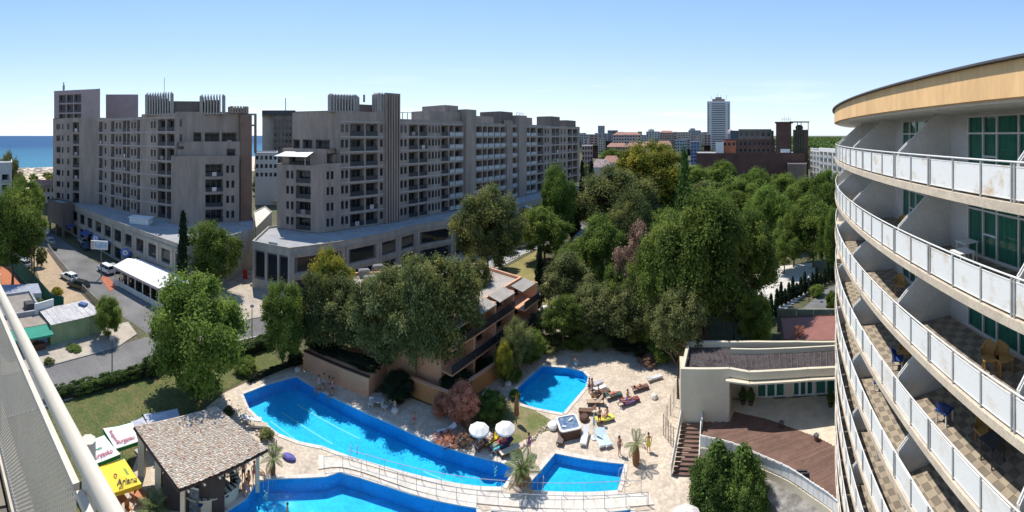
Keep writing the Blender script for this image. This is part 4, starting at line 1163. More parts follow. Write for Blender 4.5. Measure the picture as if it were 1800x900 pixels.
tileD = MB().box(0, 0, .006, .325, .325, .012).mesh('floor_tile', pm('floor tile with painted shade', (.12, .10, .085), .6, .12, 3)); tileA = MB().box(0, 0, .006, .325, .325, .012).mesh('floor_tile', M_tileA); tileB = MB().box(0, 0, .006, .325, .325, .012).mesh('floor_tile', M_tileB)  # tileD: shadow on the own balcony floor put into the tile colour
for k, z in enumerate(FLO):
    ribbon(MB(), S0, S1, -.10, DEP + .3, z - .26, z).build('floor_slab', M_slabedge, HB, world=True)
    ribbon(MB(), S0, S1, .06, DEP, z - .285, z - .262).build('ceiling', M_white, HB, world=True)
    # tiles
    nrow = 7; stuffm = MB()
    sA, sB = -1.0, 22.0
    n_s = int((sB - sA) / .34)
    for i in range(n_s):
        s = sA + (i + .5) * .34
        for j in range(nrow):
            d = .17 + j * .345
            p = C(s, d, z + .002); rz = R(H(s))
            if k in (2, 3) and s < 7.2 + (k - 2) * 0:
                put('floor_tile', tileA if (i + j) % 2 else tileB, HB, p, rz, world=True)
            else: stuffm.box(p.x, p.y, p.z + .006, .325, .325, .012, rz, (i + j) % 2)
    o = stuffm.build('floor_tiles', [tileB.materials[0], tileA.materials[0]], HB, world=True); o['kind'] = 'stuff'
    # back wall with window fronts
    for ui in range(len(UNIT) - 1):
        u0, u1 = UNIT[ui], UNIT[ui + 1]
        a, b = u0 + 1.45, u0 + 1.45 + 3.9
        h1 = 2.62
        mb = MB()
        for (x0, x1, za, zb) in ((u0, a, 0, h1), (b, u1, 0, h1), (a, b, 2.47, h1)):
            ribbon(mb, x0, x1, DEP, DEP + .14, z + za + (.003 if za == 0 else 0), z + zb, step=1.0)
        mb.build('back_wall', M_whitewall, HB, world=True)
        A, B = C(a, DEP + .05, z + .012), C(b, DEP + .05, z + .012)
        if u0 < 27:
            o = put('balcony_window', WF, HB, B, math.atan2(A.y - B.y, A.x - B.x), ((B - A).length / 3.9, 1, 1), world=True)
            # inside of the building lies towards +d : local +y mirrored
            put('pane', WP, o); put('curtain', WC, o)
        # party wall with slanting front edge
        p0 = C(u0, .10); p1 = C(u0, DEP); dv = (p1 - p0).normalized(); nv = Vector((-dv.y, dv.x, 0)) * .06
        prof = [(0.0, 0), (DEP - .1, 0), (DEP - .1, h1), (1.75, h1), (0.0, 1.02)]
        mb = MB(); f1 = [p0 + dv * x + nv + Vector((0, 0, z + y + .003)) for x, y in prof]; f2 = [p0 + dv * x - nv + Vector((0, 0, z + y + .003)) for x, y in prof]
        mb.face(f1); mb.face(list(reversed(f2)))
        for i in range(5): j = (i + 1) % 5; mb.face([f1[j], f1[i], f2[i], f2[j]])
        mb.build('divider_wall', M_whitewall, HB, world=True)
        MB().tube([f1[4] * .5 + f2[4] * .5 + Vector((0, 0, .04)), (f1[4] * .5 + f2[4] * .5).lerp(f1[3] * .5 + f2[3] * .5, .28) + Vector((0, 0, .06))], .022, 6).build('divider_rail', M_white, HB, world=True)
    # balustrade
    for ui in range(len(UNIT) - 1):
        for j in range(5):
            s = UNIT[ui] + j * PL + .025
            if s > S1 - 2: continue
            A, B = C(s, -.02, z), C(s + PL - .05, -.02, z)
            if s < 25: put('railing_panel', PMESH, HB, A, math.atan2(B.y - A.y, B.x - A.x), world=True)
            put('post', POST, HB, C(s - .035, -.04, z - .05), R(H(s)), world=True)
            if j in (0, 3) and s < 25: put('post', POST, HB, C(s + .075, -.04, z - .05), R(H(s)), world=True)
    pts = [C(S0 + .3 + i * .55, -.03, z + 1.03) for i in range(int((S1 - S0 - .6) / .55))]
    MB().tube(pts, .028, 8).build('handrail', M_white, HB, world=True, smooth=True)
ribbon(MB(), S0, S1, DEP + .9, 14, 0, 30).build('inner_wall', M_whitewall, HB, world=True)
ribbon(MB(), S0, S1, .2, DEP + .9, 0.0, 2.75).build('ground_floor_wall', M_whitewall, HB, world=True)
fm_ = MB(); p_ = C(20.5, 1.0, 30.1); fm_.box(p_.x, p_.y, p_.z + .1, .5, .3, .25).box(p_.x + .1, p_.y, p_.z + .25, .2, .2, .2); fm_.build('roof_lamp', M_dark, HB, world=True)

# balcony furniture
M_wick = pm('yellow wicker', (0.42, 0.24, 0.08), .7, .15, 12, rnd=.1)
M_bluef = pm('blue seat', (0.02, 0.05, 0.20), .7, .2, 4)
def chair(label, loc, rz, wick=True, group=None):
    t = thing('balcony_chair', label, 'chair', loc, rz, group)
    fm = M_wick if wick else M_white; sm = M_wick if wick else M_bluef
    lg = MB().box(0, 0, .22, .045, .045, .44).mesh('leg', fm)
    for x in (-.21, .21):
        for y in (-.2, .2): put('leg', lg, t, (x, y, 0))
    MB().box(0, 0, .45, .50, .48, .05).build('seat', sm, t)
    mb = MB(); n_ = 7
    for k in range(n_):      # curved back
        a0, a1 = -1.1 + 2.2 * k / n_, -1.1 + 2.2 * (k + 1) / n_
        f = lambda a, z, r: (math.sin(a) * r, .02 - math.cos(a) * r * .95 + .02 - (z - .5) * .22, z)
        h0, h1 = .90 - .20 * abs(a0), .90 - .20 * abs(a1)
        mb.face([f(a0, .47, .26), f(a1, .47, .26), f(a1, h1, .27), f(a0, h0, .27)])
        mb.face([f(a1, .47, .30), f(a0, .47, .30), f(a0, h0, .31), f(a1, h1, .31)])
        mb.face([f(a0, h0, .27), f(a1, h1, .27), f(a1, h1, .31), f(a0, h0, .31)])
    mb.build('backrest', sm if not wick else fm, t)
    return t
def btable(label, loc, rz, dark=True):
    t = thing('balcony_table', label, 'table', loc, rz)
    MB().box(0, 0, .70, .62, .62, .03).build('table_top', M_dark if dark else M_white, t)
    lg = MB().box(0, 0, .34, .035, .035, .69).mesh('leg', M_dark if dark else M_white)
    for x in (-.26, .26):
        for y in (-.26, .26): put('leg', lg, t, (x, y, 0))
    return t
def spos(px, d):       # position along the curve seen at column px at depth d
    best = None
    for i in range(-40, 520):
        s = i * .05
        p = C(s, d); x = CX + F * math.atan2(p.x, p.y)
        if best is None or abs(x - px) < best[0]: best = (abs(x - px), s)
    return best[1]
def bchair(px, k, d, label, wick=True, turn=0, grp='wicker chairs on the balconies'):
    s = spos(px, d); return chair(label, C(s, d, FLO[k] + .015), R(H(s) + turn), wick, grp if wick else None)
bchair(1740, 2, 1.25, 'wicker chair by the glass on the third balcony row, farther of the nearest pair', turn=60)
bchair(1764, 2, 1.55, 'wicker chair by the glass on the third balcony row, nearer of the nearest pair', turn=75)
bchair(1588, 1, 1.5, 'wicker chair in the far corner of the second balcony row', turn=60)
bchair(1597, 1, 1.2, 'wicker chair nearer the rail on the second balcony row', turn=20)
bchair(1582, 2, 1.5, 'wicker chair against the window in the middle of the third balcony row', turn=70)
bchair(1597, 2, 1.2, 'wicker chair turned to the rail in the middle of the third balcony row', turn=10)
bchair(1492, 3, 1.1, 'wicker chair alone in the sun on a far balcony of the fourth row', turn=190)
bchair(1730, 3, 1.6, 'wicker chair beside the dark table on the fourth balcony row', turn=80)
bchair(1752, 3, 1.75, 'wicker chair close to the glass on the fourth balcony row', turn=60)
bchair(1590, 3, 1.5, 'wicker chair beside a blue chair on the fourth balcony row', turn=60)
bchair(1660, 3, 1.1, 'white metal chair with a blue seat on the fourth balcony row', wick=False, turn=200)
bchair(1578, 3, 1.0, 'white metal chair with a blue seat in a deep balcony of the fourth row', wick=False, turn=150)
bchair(1545, 4, 1.2, 'white metal chair with a blue seat on the fifth balcony row', wick=False, turn=150)
bchair(1552, 5, 1.1, 'white metal chair with a blue seat on the sixth balcony row', wick=False, turn=30)
s = spos(1742, 1.3); btable('dark blue balcony table between two wicker chairs', C(s, 1.35, FLO[3] + .015), R(H(s)))
s = spos(1700, 1.2); btable('white balcony table behind the top corner rail of the second row', C(s, 1.0, FLO[1] + .015), R(H(s)), False)
s = spos(1690, 1.6); btable('grey white table against the divider on the second row', C(s, 1.85, FLO[1] + .015), R(H(s)), False)

# ------------------------------------------------------------ the viewer's own balcony rail, left edge
e = Vector((-math.cos(R(5.4)), math.sin(R(5.4)), 0)); nn = Vector((math.sin(R(5.4)), math.cos(R(5.4)), 0)); N0 = nn * .35
OB = thing('own_balcony', 'near balcony balustrade with a white round handrail and punched metal panels at the left edge', 'balcony', (N0.x, N0.y, 26.3))
def ob(t, z, off=0.0): 
    p = N0 + e * t + nn * off; return Vector((p.x, p.y, z))
M_rail2 = pm('chalky white rail paint', (.60, .55, .47), .55, .04, 3, fine=.02, fscale=40)
MB().tube([ob(-.5, 27.27), ob(.5, 27.27), ob(2.5, 27.27), ob(8, 27.27)], .021, 20).build('handrail', M_rail2, OB, world=True, smooth=True)
M_punch = pm('beige punched sheet', (.78, .65, .50), .55, .06, 5, fine=.04, fscale=40)
def punched(L_, H_, pitch=.020, r=.0052):
    mb = MB(); nx = int(L_ / pitch); nz_ = int(H_ / pitch)
    for i in range(nx):
        for j in range(nz_):
            x0, z0_ = i * pitch, j * pitch; cx_, cz_ = x0 + pitch / 2, z0_ + pitch / 2
            o_ = [(x0, z0_), (x0 + pitch, z0_), (x0 + pitch, z0_ + pitch), (x0, z0_ + pitch)]
            h_ = [(cx_ + r * math.cos(R(225 + 90 * q_ + w_)), cz_ + r * math.sin(R(225 + 90 * q_ + w_))) for q_ in range(4) for w_ in (0, 45)]
            P3 = lambda p: (p[0], 0, p[1])
            for q_ in range(4):
                mb.face([P3(o_[q_]), P3(o_[(q_ + 1) % 4]), P3(h_[(q_ * 2 + 2) % 8]), P3(h_[q_ * 2 + 1]), P3(h_[q_ * 2])])
    return mb.mesh('punched_panel', M_punch)
PP = punched(1.16, .62, .0165, .0031)
ang = math.atan2(e.y, e.x)
for i, t0 in enumerate((-.28, .92, 2.3, 3.6)):
    if i >= 2: t0 = 1.72 + (i - 2) * 1.25 + .0
    p = ob(t0 if i < 2 else t0 + .42, 26.50, .02)
    put('punched_panel', PP, OB, p, ang, world=True)
    L_ = 1.18
    c = ob((t0 if i < 2 else t0 + .42) + L_ / 2, 27.14, .02)
    MB().box(c.x, c.y, 27.125, L_, .018, .018, ang).build('panel_frame', M_rail2, OB, world=True); MB().box(c.x, c.y, 26.49, L_, .018, .018, ang).build('panel_frame', M_rail2, OB, world=True)
for t0 in (-.42, .90, 2.12, 3.38, 4.65):
    MB().tube([ob(t0, 26.3, .045), ob(t0, 27.25, .045)], .018, 8).build('post', M_rail2, OB, world=True)
c = ob(3.5, 26.26, .09); MB().box(c.x, c.y, 26.20, 8.2, .10, .22, ang).build('kerb', M_slabedge, OB, world=True)
c = ob(3.5, 26.26, -.81); MB().box(c.x, c.y, 26.155, 8.2, 1.69, .20, ang).build('floor_slab', M_floor, OB, world=True)
c = ob(3.5, 29.05, -1.0); MB().box(c.x, c.y, 29.05, 8.2, 2.2, .18, ang).build('ceiling', M_white, OB, world=True)
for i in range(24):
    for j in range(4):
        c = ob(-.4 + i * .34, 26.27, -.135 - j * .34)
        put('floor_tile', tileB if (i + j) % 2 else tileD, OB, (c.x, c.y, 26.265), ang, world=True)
# ------------------------------------------------------------ terrace house beside the curved hotel
TZ = 2.05
def T(px, py, z=TZ): 
    g = G(px, py, z); return (g.x, g.y)
TH = thing('pavilion', 'cream single storey pavilion with green curtained doors and a dark sunken roof', 'pavilion', G(1240, 741, TZ))
b0, b1 = Vector((*T(1197, 741), 0)), Vector((*T(1282, 741), 0))
RZ = 6.75
blkp = [tuple(b0[:2]), tuple(b1[:2]), T(1300, 700), (19.6, 39.2), (16.6, 40.0), (15.6, 37)]
block(TH, [tuple((b0 + Vector((.02, .02, 0)))[:2]), tuple(b1[:2]), (b1.x + 1.4, b1.y + 1.9), (b0.x + 1.2, b0.y + 3)], 0.0, RZ - .55, M_cream, pm('dark gravel roof', (.065, .055, .055), .95, .35, 1.5, fine=.3, fscale=6, bump=.5, bscale=10), par=.02)
w = [Vector((*T(x, y), 0)) for x, y in ((1284, 701), (1330, 702), (1380, 700), (1430, 697), (1472, 694))]
rb = [Vector((*T(x, 602, RZ), 0)) for x in (1208, 1260, 1330, 1400, 1480)]
rf_ = [Vector((*T(x, y, RZ), 0)) for x, y in ((1285, 656), (1316, 656), (1360, 654), (1420, 650), (1480, 647))]
mb = MB().sheet([tuple(v[:2]) for v in ([b0 + Vector((1.5, 1.2, 0))] + [rf_[0] + Vector((0, .9, 0))] + rf_[1:] + list(reversed(rb)))], RZ - .5)
mb.build('roof', MATS['dark gravel roof'], TH, world=True)
M_corr = pm('corrugated roof sheet', (.105, .08, .08), .75, .15, 2, fine=.2, fscale=7)
for k in range(26):     # roofing ribs
    a = rb[0].lerp(rb[-1], (k + .4) / 26); b_ = (b0 + Vector((2.4, 1.6, 0))).lerp(rf_[-1], (k + .4) / 26); 
    if k < 7: b_ = b_ + (a - b_) * .12
    MB().tube([(a.x, a.y, RZ - .47), (b_.x, b_.y, RZ - .47)], .055, 5).build('roof_rib', M_corr, TH, world=True)
def wallstrip(pts, z0, z1, th, mat, name, t, side=1):
    for p, q in zip(pts, pts[1:]):
        d = (q - p).normalized(); n_ = Vector((-d.y, d.x, 0)) * th * side
        MB().prism([(p.x, p.y), (q.x, q.y), (q.x + n_.x, q.y + n_.y), (p.x + n_.x, p.y + n_.y)], z0, z1).build(name, mat, t, world=True)
wallstrip(rb, 0, RZ + .05, .3, M_cream, 'rear_parapet', TH)
wallstrip([b0 + Vector((.0, .05, 0)), rb[0] + Vector((-.1, -.1, 0))], 0, RZ + .05, .3, M_cream, 'side_parapet', TH, -1)
wallstrip([b0, b1 + Vector((0, .0, 0))], RZ - .6, RZ + .08, .3, M_cream, 'front_parapet', TH)
wallstrip([b1 + Vector((0, .0, 0)), rf_[1]] + rf_[2:], RZ - .62, RZ + .08, .3, M_cream, 'front_parapet', TH)
wallstrip([rf_[0] + Vector((-.4, .3, 0))] + [v + Vector((-.15, -.35, 0)) for v in rf_[1:]], RZ - .86, RZ - .72, 3.2, M_cream, 'canopy', TH)
# door wall
def doorwall(p, q, n_doors, lead):
    d = (q - p).normalized(); L_ = (q - p).length; nv = Vector((-d.y, d.x, 0))
    a = math.atan2(d.y, d.x)
    MB().box(*(p + d * L_ / 2 + nv * .5)[:2], (TZ + RZ - .7) / 2 + 2.1, L_, .2, 1.2, a).build('wall', M_cream, TH, world=True)
    MB().box(*(p + d * lead / 2 + nv * .3)[:2], TZ + 1.3, lead, .35, 2.6, a).build('wall', M_cream, TH, world=True)
    w_ = (L_ - lead) / n_doors
    for i in range(n_doors):
        u = lead + i * w_
        o = thing('glazed_door', None, None, (0, 0, 0)); o.parent = TH
        P_ = Matrix.LocRotScale(TH.location, TH.rotation_euler, TH.scale); o.matrix_parent_inverse = P_.inverted()
        c = p + d * u + nv * .3; o.location = (c.x, c.y, TZ); o.rotation_euler = (0, 0, a)
        mb = MB(); b_ = .11
        mb.box(b_ / 2, 0, 1.3, b_, .1, 2.6).box(w_ - b_ / 2, 0, 1.3, b_ - .004, .098, 2.6).box(w_ / 2, 0, .06, w_ - 2 * b_, .1, .12).box(w_ / 2, 0, 2.54, w_ - 2 * b_, .1, .12)
        mb.build('door_frame', M_frameW, o)
        MB().box(w_ / 2, .03, 1.3, w_ - 2 * b_, .012, 2.4).build('pane', M_glassG, o)
        cu = MB(); m_ = 14
        for k in range(m_):
            x0, x1 = b_ + (w_ - 2 * b_) * k / m_, b_ + (w_ - 2 * b_) * (k + 1) / m_
            cu.face([(x0, .2 + .03 * math.sin(k * 2), .1), (x1, .2 + .03 * math.sin(k * 2 + 2), .1), (x1, .2 + .03 * math.sin(k * 2 + 2), 2.5), (x0, .2 + .03 * math.sin(k * 2), 2.5)])
        cu.build('curtain', M_curtain, o)
doorwall(w[0], w[1], 1, 2.6); doorwall(w[1], w[2], 3, .05); doorwall(w[2], w[3], 3, .8); doorwall(w[3], w[4], 2, .2)
# terrace
TE = thing('terrace', 'raised terrace of brown boards and pale tiles with a white balustrade', 'terrace', G(1340, 780, TZ))
edge = smooth_pts([T(1231, 788), T(1285, 801), T(1333, 822), T(1385, 846), T(1429, 876), T(1462, 900), T(1500, 940), T(1540, 1000)], 4)
body = edge + [(24.5, 14), (30, 24), tuple(w[4][:2]), tuple(w[3][:2]), tuple(w[2][:2]), tuple(w[1][:2]), tuple(w[0][:2]), (b1.x, b1.y), (b0.x, b0.y), T(1199, 742), T(1231, 742)]
MB().prism(body, 0.0, TZ).build('terrace_base', M_cream, TE, world=True)
brown = [T(1233, 762), T(1236, 742), T(1283, 742), T(1290, 724), T(1345, 736), T(1374, 746), T(1434, 768), T(1483, 792), T(1499, 855), T(1472, 881), T(1429, 874), T(1385, 844), T(1333, 820), T(1285, 799), T(1233, 785)]
# boards: clipped strips of the brown area, laid across the view
def inside(p, poly):
    c = False; n_ = len(poly)
    for i in range(n_):
        (x1, y1), (x2, y2) = poly[i], poly[(i + 1) % n_]
        if (y1 > p[1]) != (y2 > p[1]) and p[0] < (x2 - x1) * (p[1] - y1) / (y2 - y1) + x1: c = not c
    return c
A_ = R(-14); ux = Vector((math.cos(A_), math.sin(A_))); uy = Vector((-ux.y, ux.x))
cnt = 0; rest = MB()
bmesh_unit = MB().box(0, 0, .0, 1, .148, .03).mesh('deck_board', M_brownplank)
cen = Vector(T(1345, 790)); 
def runs(poly, ux, uy, v, cen, step=.05, ext=14):
    out = []; st = None; k = -ext
    while k < ext:
        p = cen + ux * k + uy * v
        i = inside((p.x, p.y), poly)
        if i and st is None: st = k
        if not i and st is not None: out.append((st, k)); st = None
        k += step
    return out
for i in range(-60, 60):
    for a, b_ in runs(brown, ux, uy, i * .158, cen):
        x = a
        while x < b_ - .05:
            l = min(b_ - x, 2.4 + (i * 7 % 5) * .2)
            c = cen + ux * (x + l / 2) + uy * i * .158
            if cnt < 300: put('deck_board', bmesh_unit, TE, (c.x, c.y, TZ + .017), A_, (l - .012, 1, 1), world=True); cnt += 1
            else: rest.box(c.x, c.y, TZ + .017, l - .012, .148, .03, A_)
            x += l
if rest.f: o = rest.build('deck_boards', M_brownplank, TE, world=True); o['kind'] = 'stuff'
beige = [T(1345, 735), T(1374, 745), T(1434, 767), T(1484, 791), T(1500, 855), T(1472, 882), (24.4, 15), (29.8, 24)] + [tuple((v + Vector((0, -.05, 0)))[:2]) for v in reversed(w)] 
ts = .62; A2 = R(-28); vx = Vector((math.cos(A2), math.sin(A2))); vy = Vector((-vx.y, vx.x)); c0 = Vector(T(1420, 760))
tm = MB().box(0, 0, .01, ts - .012, ts - .012, .02).mesh('terrace_tile', M_tilebeige); cnt = 0; rest = MB()
cand = []
for i in range(-26, 27):
    for j in range(-26, 27):
        p = c0 + vx * i * ts + vy * j * ts
        if inside((p.x, p.y), beige) and not inside((p.x, p.y), brown): cand.append((p.length, p))
cand.sort(key=lambda x: abs(math.atan2(x[1].x, x[1].y) * F + CX - 1420))
for k, (_, p) in enumerate(cand):
    if k < 290: put('terrace_tile', tm, TE, (p.x, p.y, TZ + .003), A2, world=True)
    else: rest.box(p.x, p.y, TZ + .013, ts - .012, ts - .012, .02, A2)
if rest.f: o = rest.build('terrace_tiles', M_tilebeige, TE, world=True); o['kind'] = 'stuff'
# balustrade of the terrace
E_ = [Vector((*p, 0)) for p in edge]
tot = 0
for a, b_ in zip(E_[:-3], E_[1:-2]):
    L_ = (b_ - a).length; d = (b_ - a) / L_; m_ = max(1, round(L_ / 1.1)); nv = Vector((-d.y, d.x, 0)) * .08
    for i in range(m_):
        c = a + d * ((i + .5) * L_ / m_) + nv
        MB().box(c.x, c.y, TZ + .52, L_ / m_ - .07, .03, .86, math.atan2(d.y, d.x)).build('railing_panel', M_panel, TE, world=True)
        c = a + d * (i * L_ / m_) + nv
        MB().box(c.x, c.y, TZ + .55, .05, .05, 1.08, math.atan2(d.y, d.x)).build('post', M_white, TE, world=True)
MB().tube([(p.x, p.y, TZ + 1.1) for p in E_[:-2]], .035, 8).build('handrail', M_white, TE, world=True, smooth=True)
mb = MB(); 
for px, py in ((1407, 845), (1411, 850)):
    g = G(px, py, TZ); mb.box(g.x, g.y - .1, TZ + .6, .9, .12, .5, -.7)
tag(mb.build('folded_beach_towel', M_dark), 'dark towel hung over the white terrace balustrade', 'towel')
# stairs
ST = thing('stairs', 'brown stairs with white side rails up to the terrace', 'stairs', G(1204, 840))
s0a, s0b = G(1182, 837), G(1226, 839); s1a, s1b = G(1199, 742, TZ), G(1231, 743, TZ)
for k in range(12):
    u = (k + .5) / 12; a = s0a.lerp(s1a, u); b_ = s0b.lerp(s1b, u); a.z = b_.z = 0
    a2 = s0a.lerp(s1a, (k + 1.06) / 12); b2 = s0b.lerp(s1b, (k + 1.06) / 12); a1 = s0a.lerp(s1a, k / 12); b1_ = s0b.lerp(s1b, k / 12)
    z = TZ * (k + 1) / 12.0 - .01
    MB().prism([tuple(a1[:2]), tuple(b1_[:2]), tuple(b2[:2]), tuple(a2[:2])], z - .06, z).build('tread', M_brownplank, ST, world=True)
    MB().prism([tuple(a1.lerp(a2, .3)[:2]), tuple(b1_.lerp(b2, .3)[:2]), tuple(b1_.lerp(b2, .42)[:2]), tuple(a1.lerp(a2, .42)[:2])], z - .17, z - .062).build('riser', M_dark, ST, world=True)
for a, b_, nm in ((s0a, s1a, 'left'), (s0b, s1b, 'right')):
    a = Vector(a); b_ = Vector(b_); d = (b_ - a)
    x = Vector((d.y, -d.x, 0)).normalized() * (.10 if nm == 'right' else -.10)
    a_, c_ = a + x, b_ + x
    MB().face([tuple(a_), tuple(c_), tuple(c_ + Vector((0, 0, .95))), tuple(a_ + Vector((0, 0, .95)))]).face([tuple(a_ + x * .5 + Vector((0, 0, .95))), tuple(c_ + x * .5 + Vector((0, 0, .95))), tuple(c_ + x * .5), tuple(a_ + x * .5)]).build('side_panel', M_white, ST, world=True)
    MB().tube([a_ + Vector((0, 0, 1.0)), c_ + Vector((0, 0, 1.0))], .05, 8).build('handrail', M_white, ST, world=True)
    for u in (0, .5, 1): 
        p = a_.lerp(c_, u); MB().box(p.x, p.y, p.z + .5, .08, .08, 1.0).build('post', M_white, ST, world=True)
LN = thing('landing_fence', 'short white fence of two panels beside the stair landing', 'fence', G(1284, 720, TZ))
for p, q in (((1234, 757), (1234, 740)), ((1278, 742), (1281, 712))):
    a, b_ = Vector((*T(*p), 0)), Vector((*T(*q), 0)); c = (a + b_) / 2; d = b_ - a
    MB().box(c.x, c.y, TZ + .5, d.length, .06, .95, math.atan2(d.y, d.x)).build('panel', M_white, LN, world=True)
for px, py, lb in ((1374, 752, 'short dark bollard light on the brown boards near the stairs'), (1435, 775, 'short dark bollard light on the brown boards near the hotel')):
    g = G(px, py, TZ); t = thing('bollard_light', lb, 'bollard light', (g.x, g.y, TZ + .02), group='terrace bollard lights')
    MB().box(0, 0, .22, .28, .28, .44).build('post', M_wood, t); MB().box(0, 0, .49, .36, .36, .10).build('cap', M_metal, t)
for px, py, lb in ((1306, 711, 'left potted plant before the terrace doors'), (1320, 712, 'right potted plant before the terrace doors'), (1460, 715, 'dark potted shrub on the terrace beside the hotel')):
    g = G(px, py, TZ); t = thing('potted_plant', lb, 'plant', (g.x, g.y, TZ + .03))
    MB().lathe([(.01, 0), (.2, 0), (.27, .4), (.23, .4), (.01, .36)], 10).build('pot', M_wood, t)
    c = put('leaves', CR['loose'][0], t, (0, 0, .3), 0, (.5, .5, 1.3)); c.material_slots[0].link = 'OBJECT'; c.material_slots[0].material = L_hedge
# ground corridor of grey stones below terrace
struct('stone_path', MB().prism([T(x, y, 1.5) for x, y in ((1340, 832), (1400, 862), (1460, 905), (1520, 1000), (1440, 1000), (1400, 935), (1352, 880), (1334, 850))], 0, 1.5), pm('grey stone path', (.30, .285, .26), .9, 0, 1.2, col2=(.13, .12, .11), fine=.3, fscale=3), 'grey rocky path below the terrace wall')
struct('planting_bed', MB().sheet(gp([(1236, 765), (1300, 790), (1330, 850), (1350, 960), (1300, 1100), (1250, 1100), (1250, 900)]), .02), M_ground, 'planting bed below the terrace')
# red roofed strip and concrete wall behind the pavilion
RR = thing('red_roof_shed', 'low building with a plain brick red flat roof behind the pavilion', 'shed', G(1420, 597, 3.6))
rp_ = [tuple(G(x, y, 3.6)[:2]) for x, y in ((1378, 598), (1372, 558), (1425, 556), (1500, 553), (1500, 598))]
MB().prism(rp_, 0, 3.6, 0, 1).build('roof', [M_cream, pm('brick red roof felt', (.27, .115, .09), .9, .08, .8, fine=.08, fscale=5)], RR, world=True)
MB().tube([(x, y, 3.64) for x, y in rp_] + [(*rp_[0], 3.64)], .09, 5).build('roof_edge', M_wood, RR, world=True)
CW = thing('concrete_wall', 'mossy concrete retaining wall behind the brick red roof', 'wall', G(1420, 556, 3.0))
wp = [G(x, 548, 3.4) for x in (1366, 1400, 1430, 1460, 1500)]
for p, q in zip(wp, wp[1:]):
    d = (q - p).normalized(); c = (p + q) / 2
    MB().box(c.x, c.y, 2.2, (q - p).length - .03, .35, 3.2, math.atan2(d.y, d.x)).build('wall_panel', pm('mossy concrete', (.25, .25, .19), .95, 0, .8, col2=(.16, .18, .10), fine=.15, fscale=5), CW, world=True)
# net fence beside the pavilion
NF = thing('net_fence', 'thin wire net fence by the big leaning trunk next to the pavilion', 'fence', G(1165, 770))
mb = MB(); f0, f1 = G(1166, 765), G(1184, 790); f2 = G(1190, 700)
for a, b_ in ((f0, f1), (f0, f2)):
    for k in range(5): p = a.lerp(b_, k / 4); MB().tube([p, p + Vector((0, 0, 2.0))], .03, 6).build('post', M_metal, NF, world=True)
    mb = MB()
    for z in (.1, .7, 1.3, 1.95): mb.tube([a + Vector((0, 0, z)), b_ + Vector((0, 0, z))], .008, 4)
    n_ = int((b_ - a).length / .25)
    for k in range(n_): p = a.lerp(b_, k / n_); mb.tube([p, p + Vector((0, 0, 1.95))], .006, 3)
    o = mb.build('wire_net', M_metal, NF, world=True); o['kind'] = 'stuff'
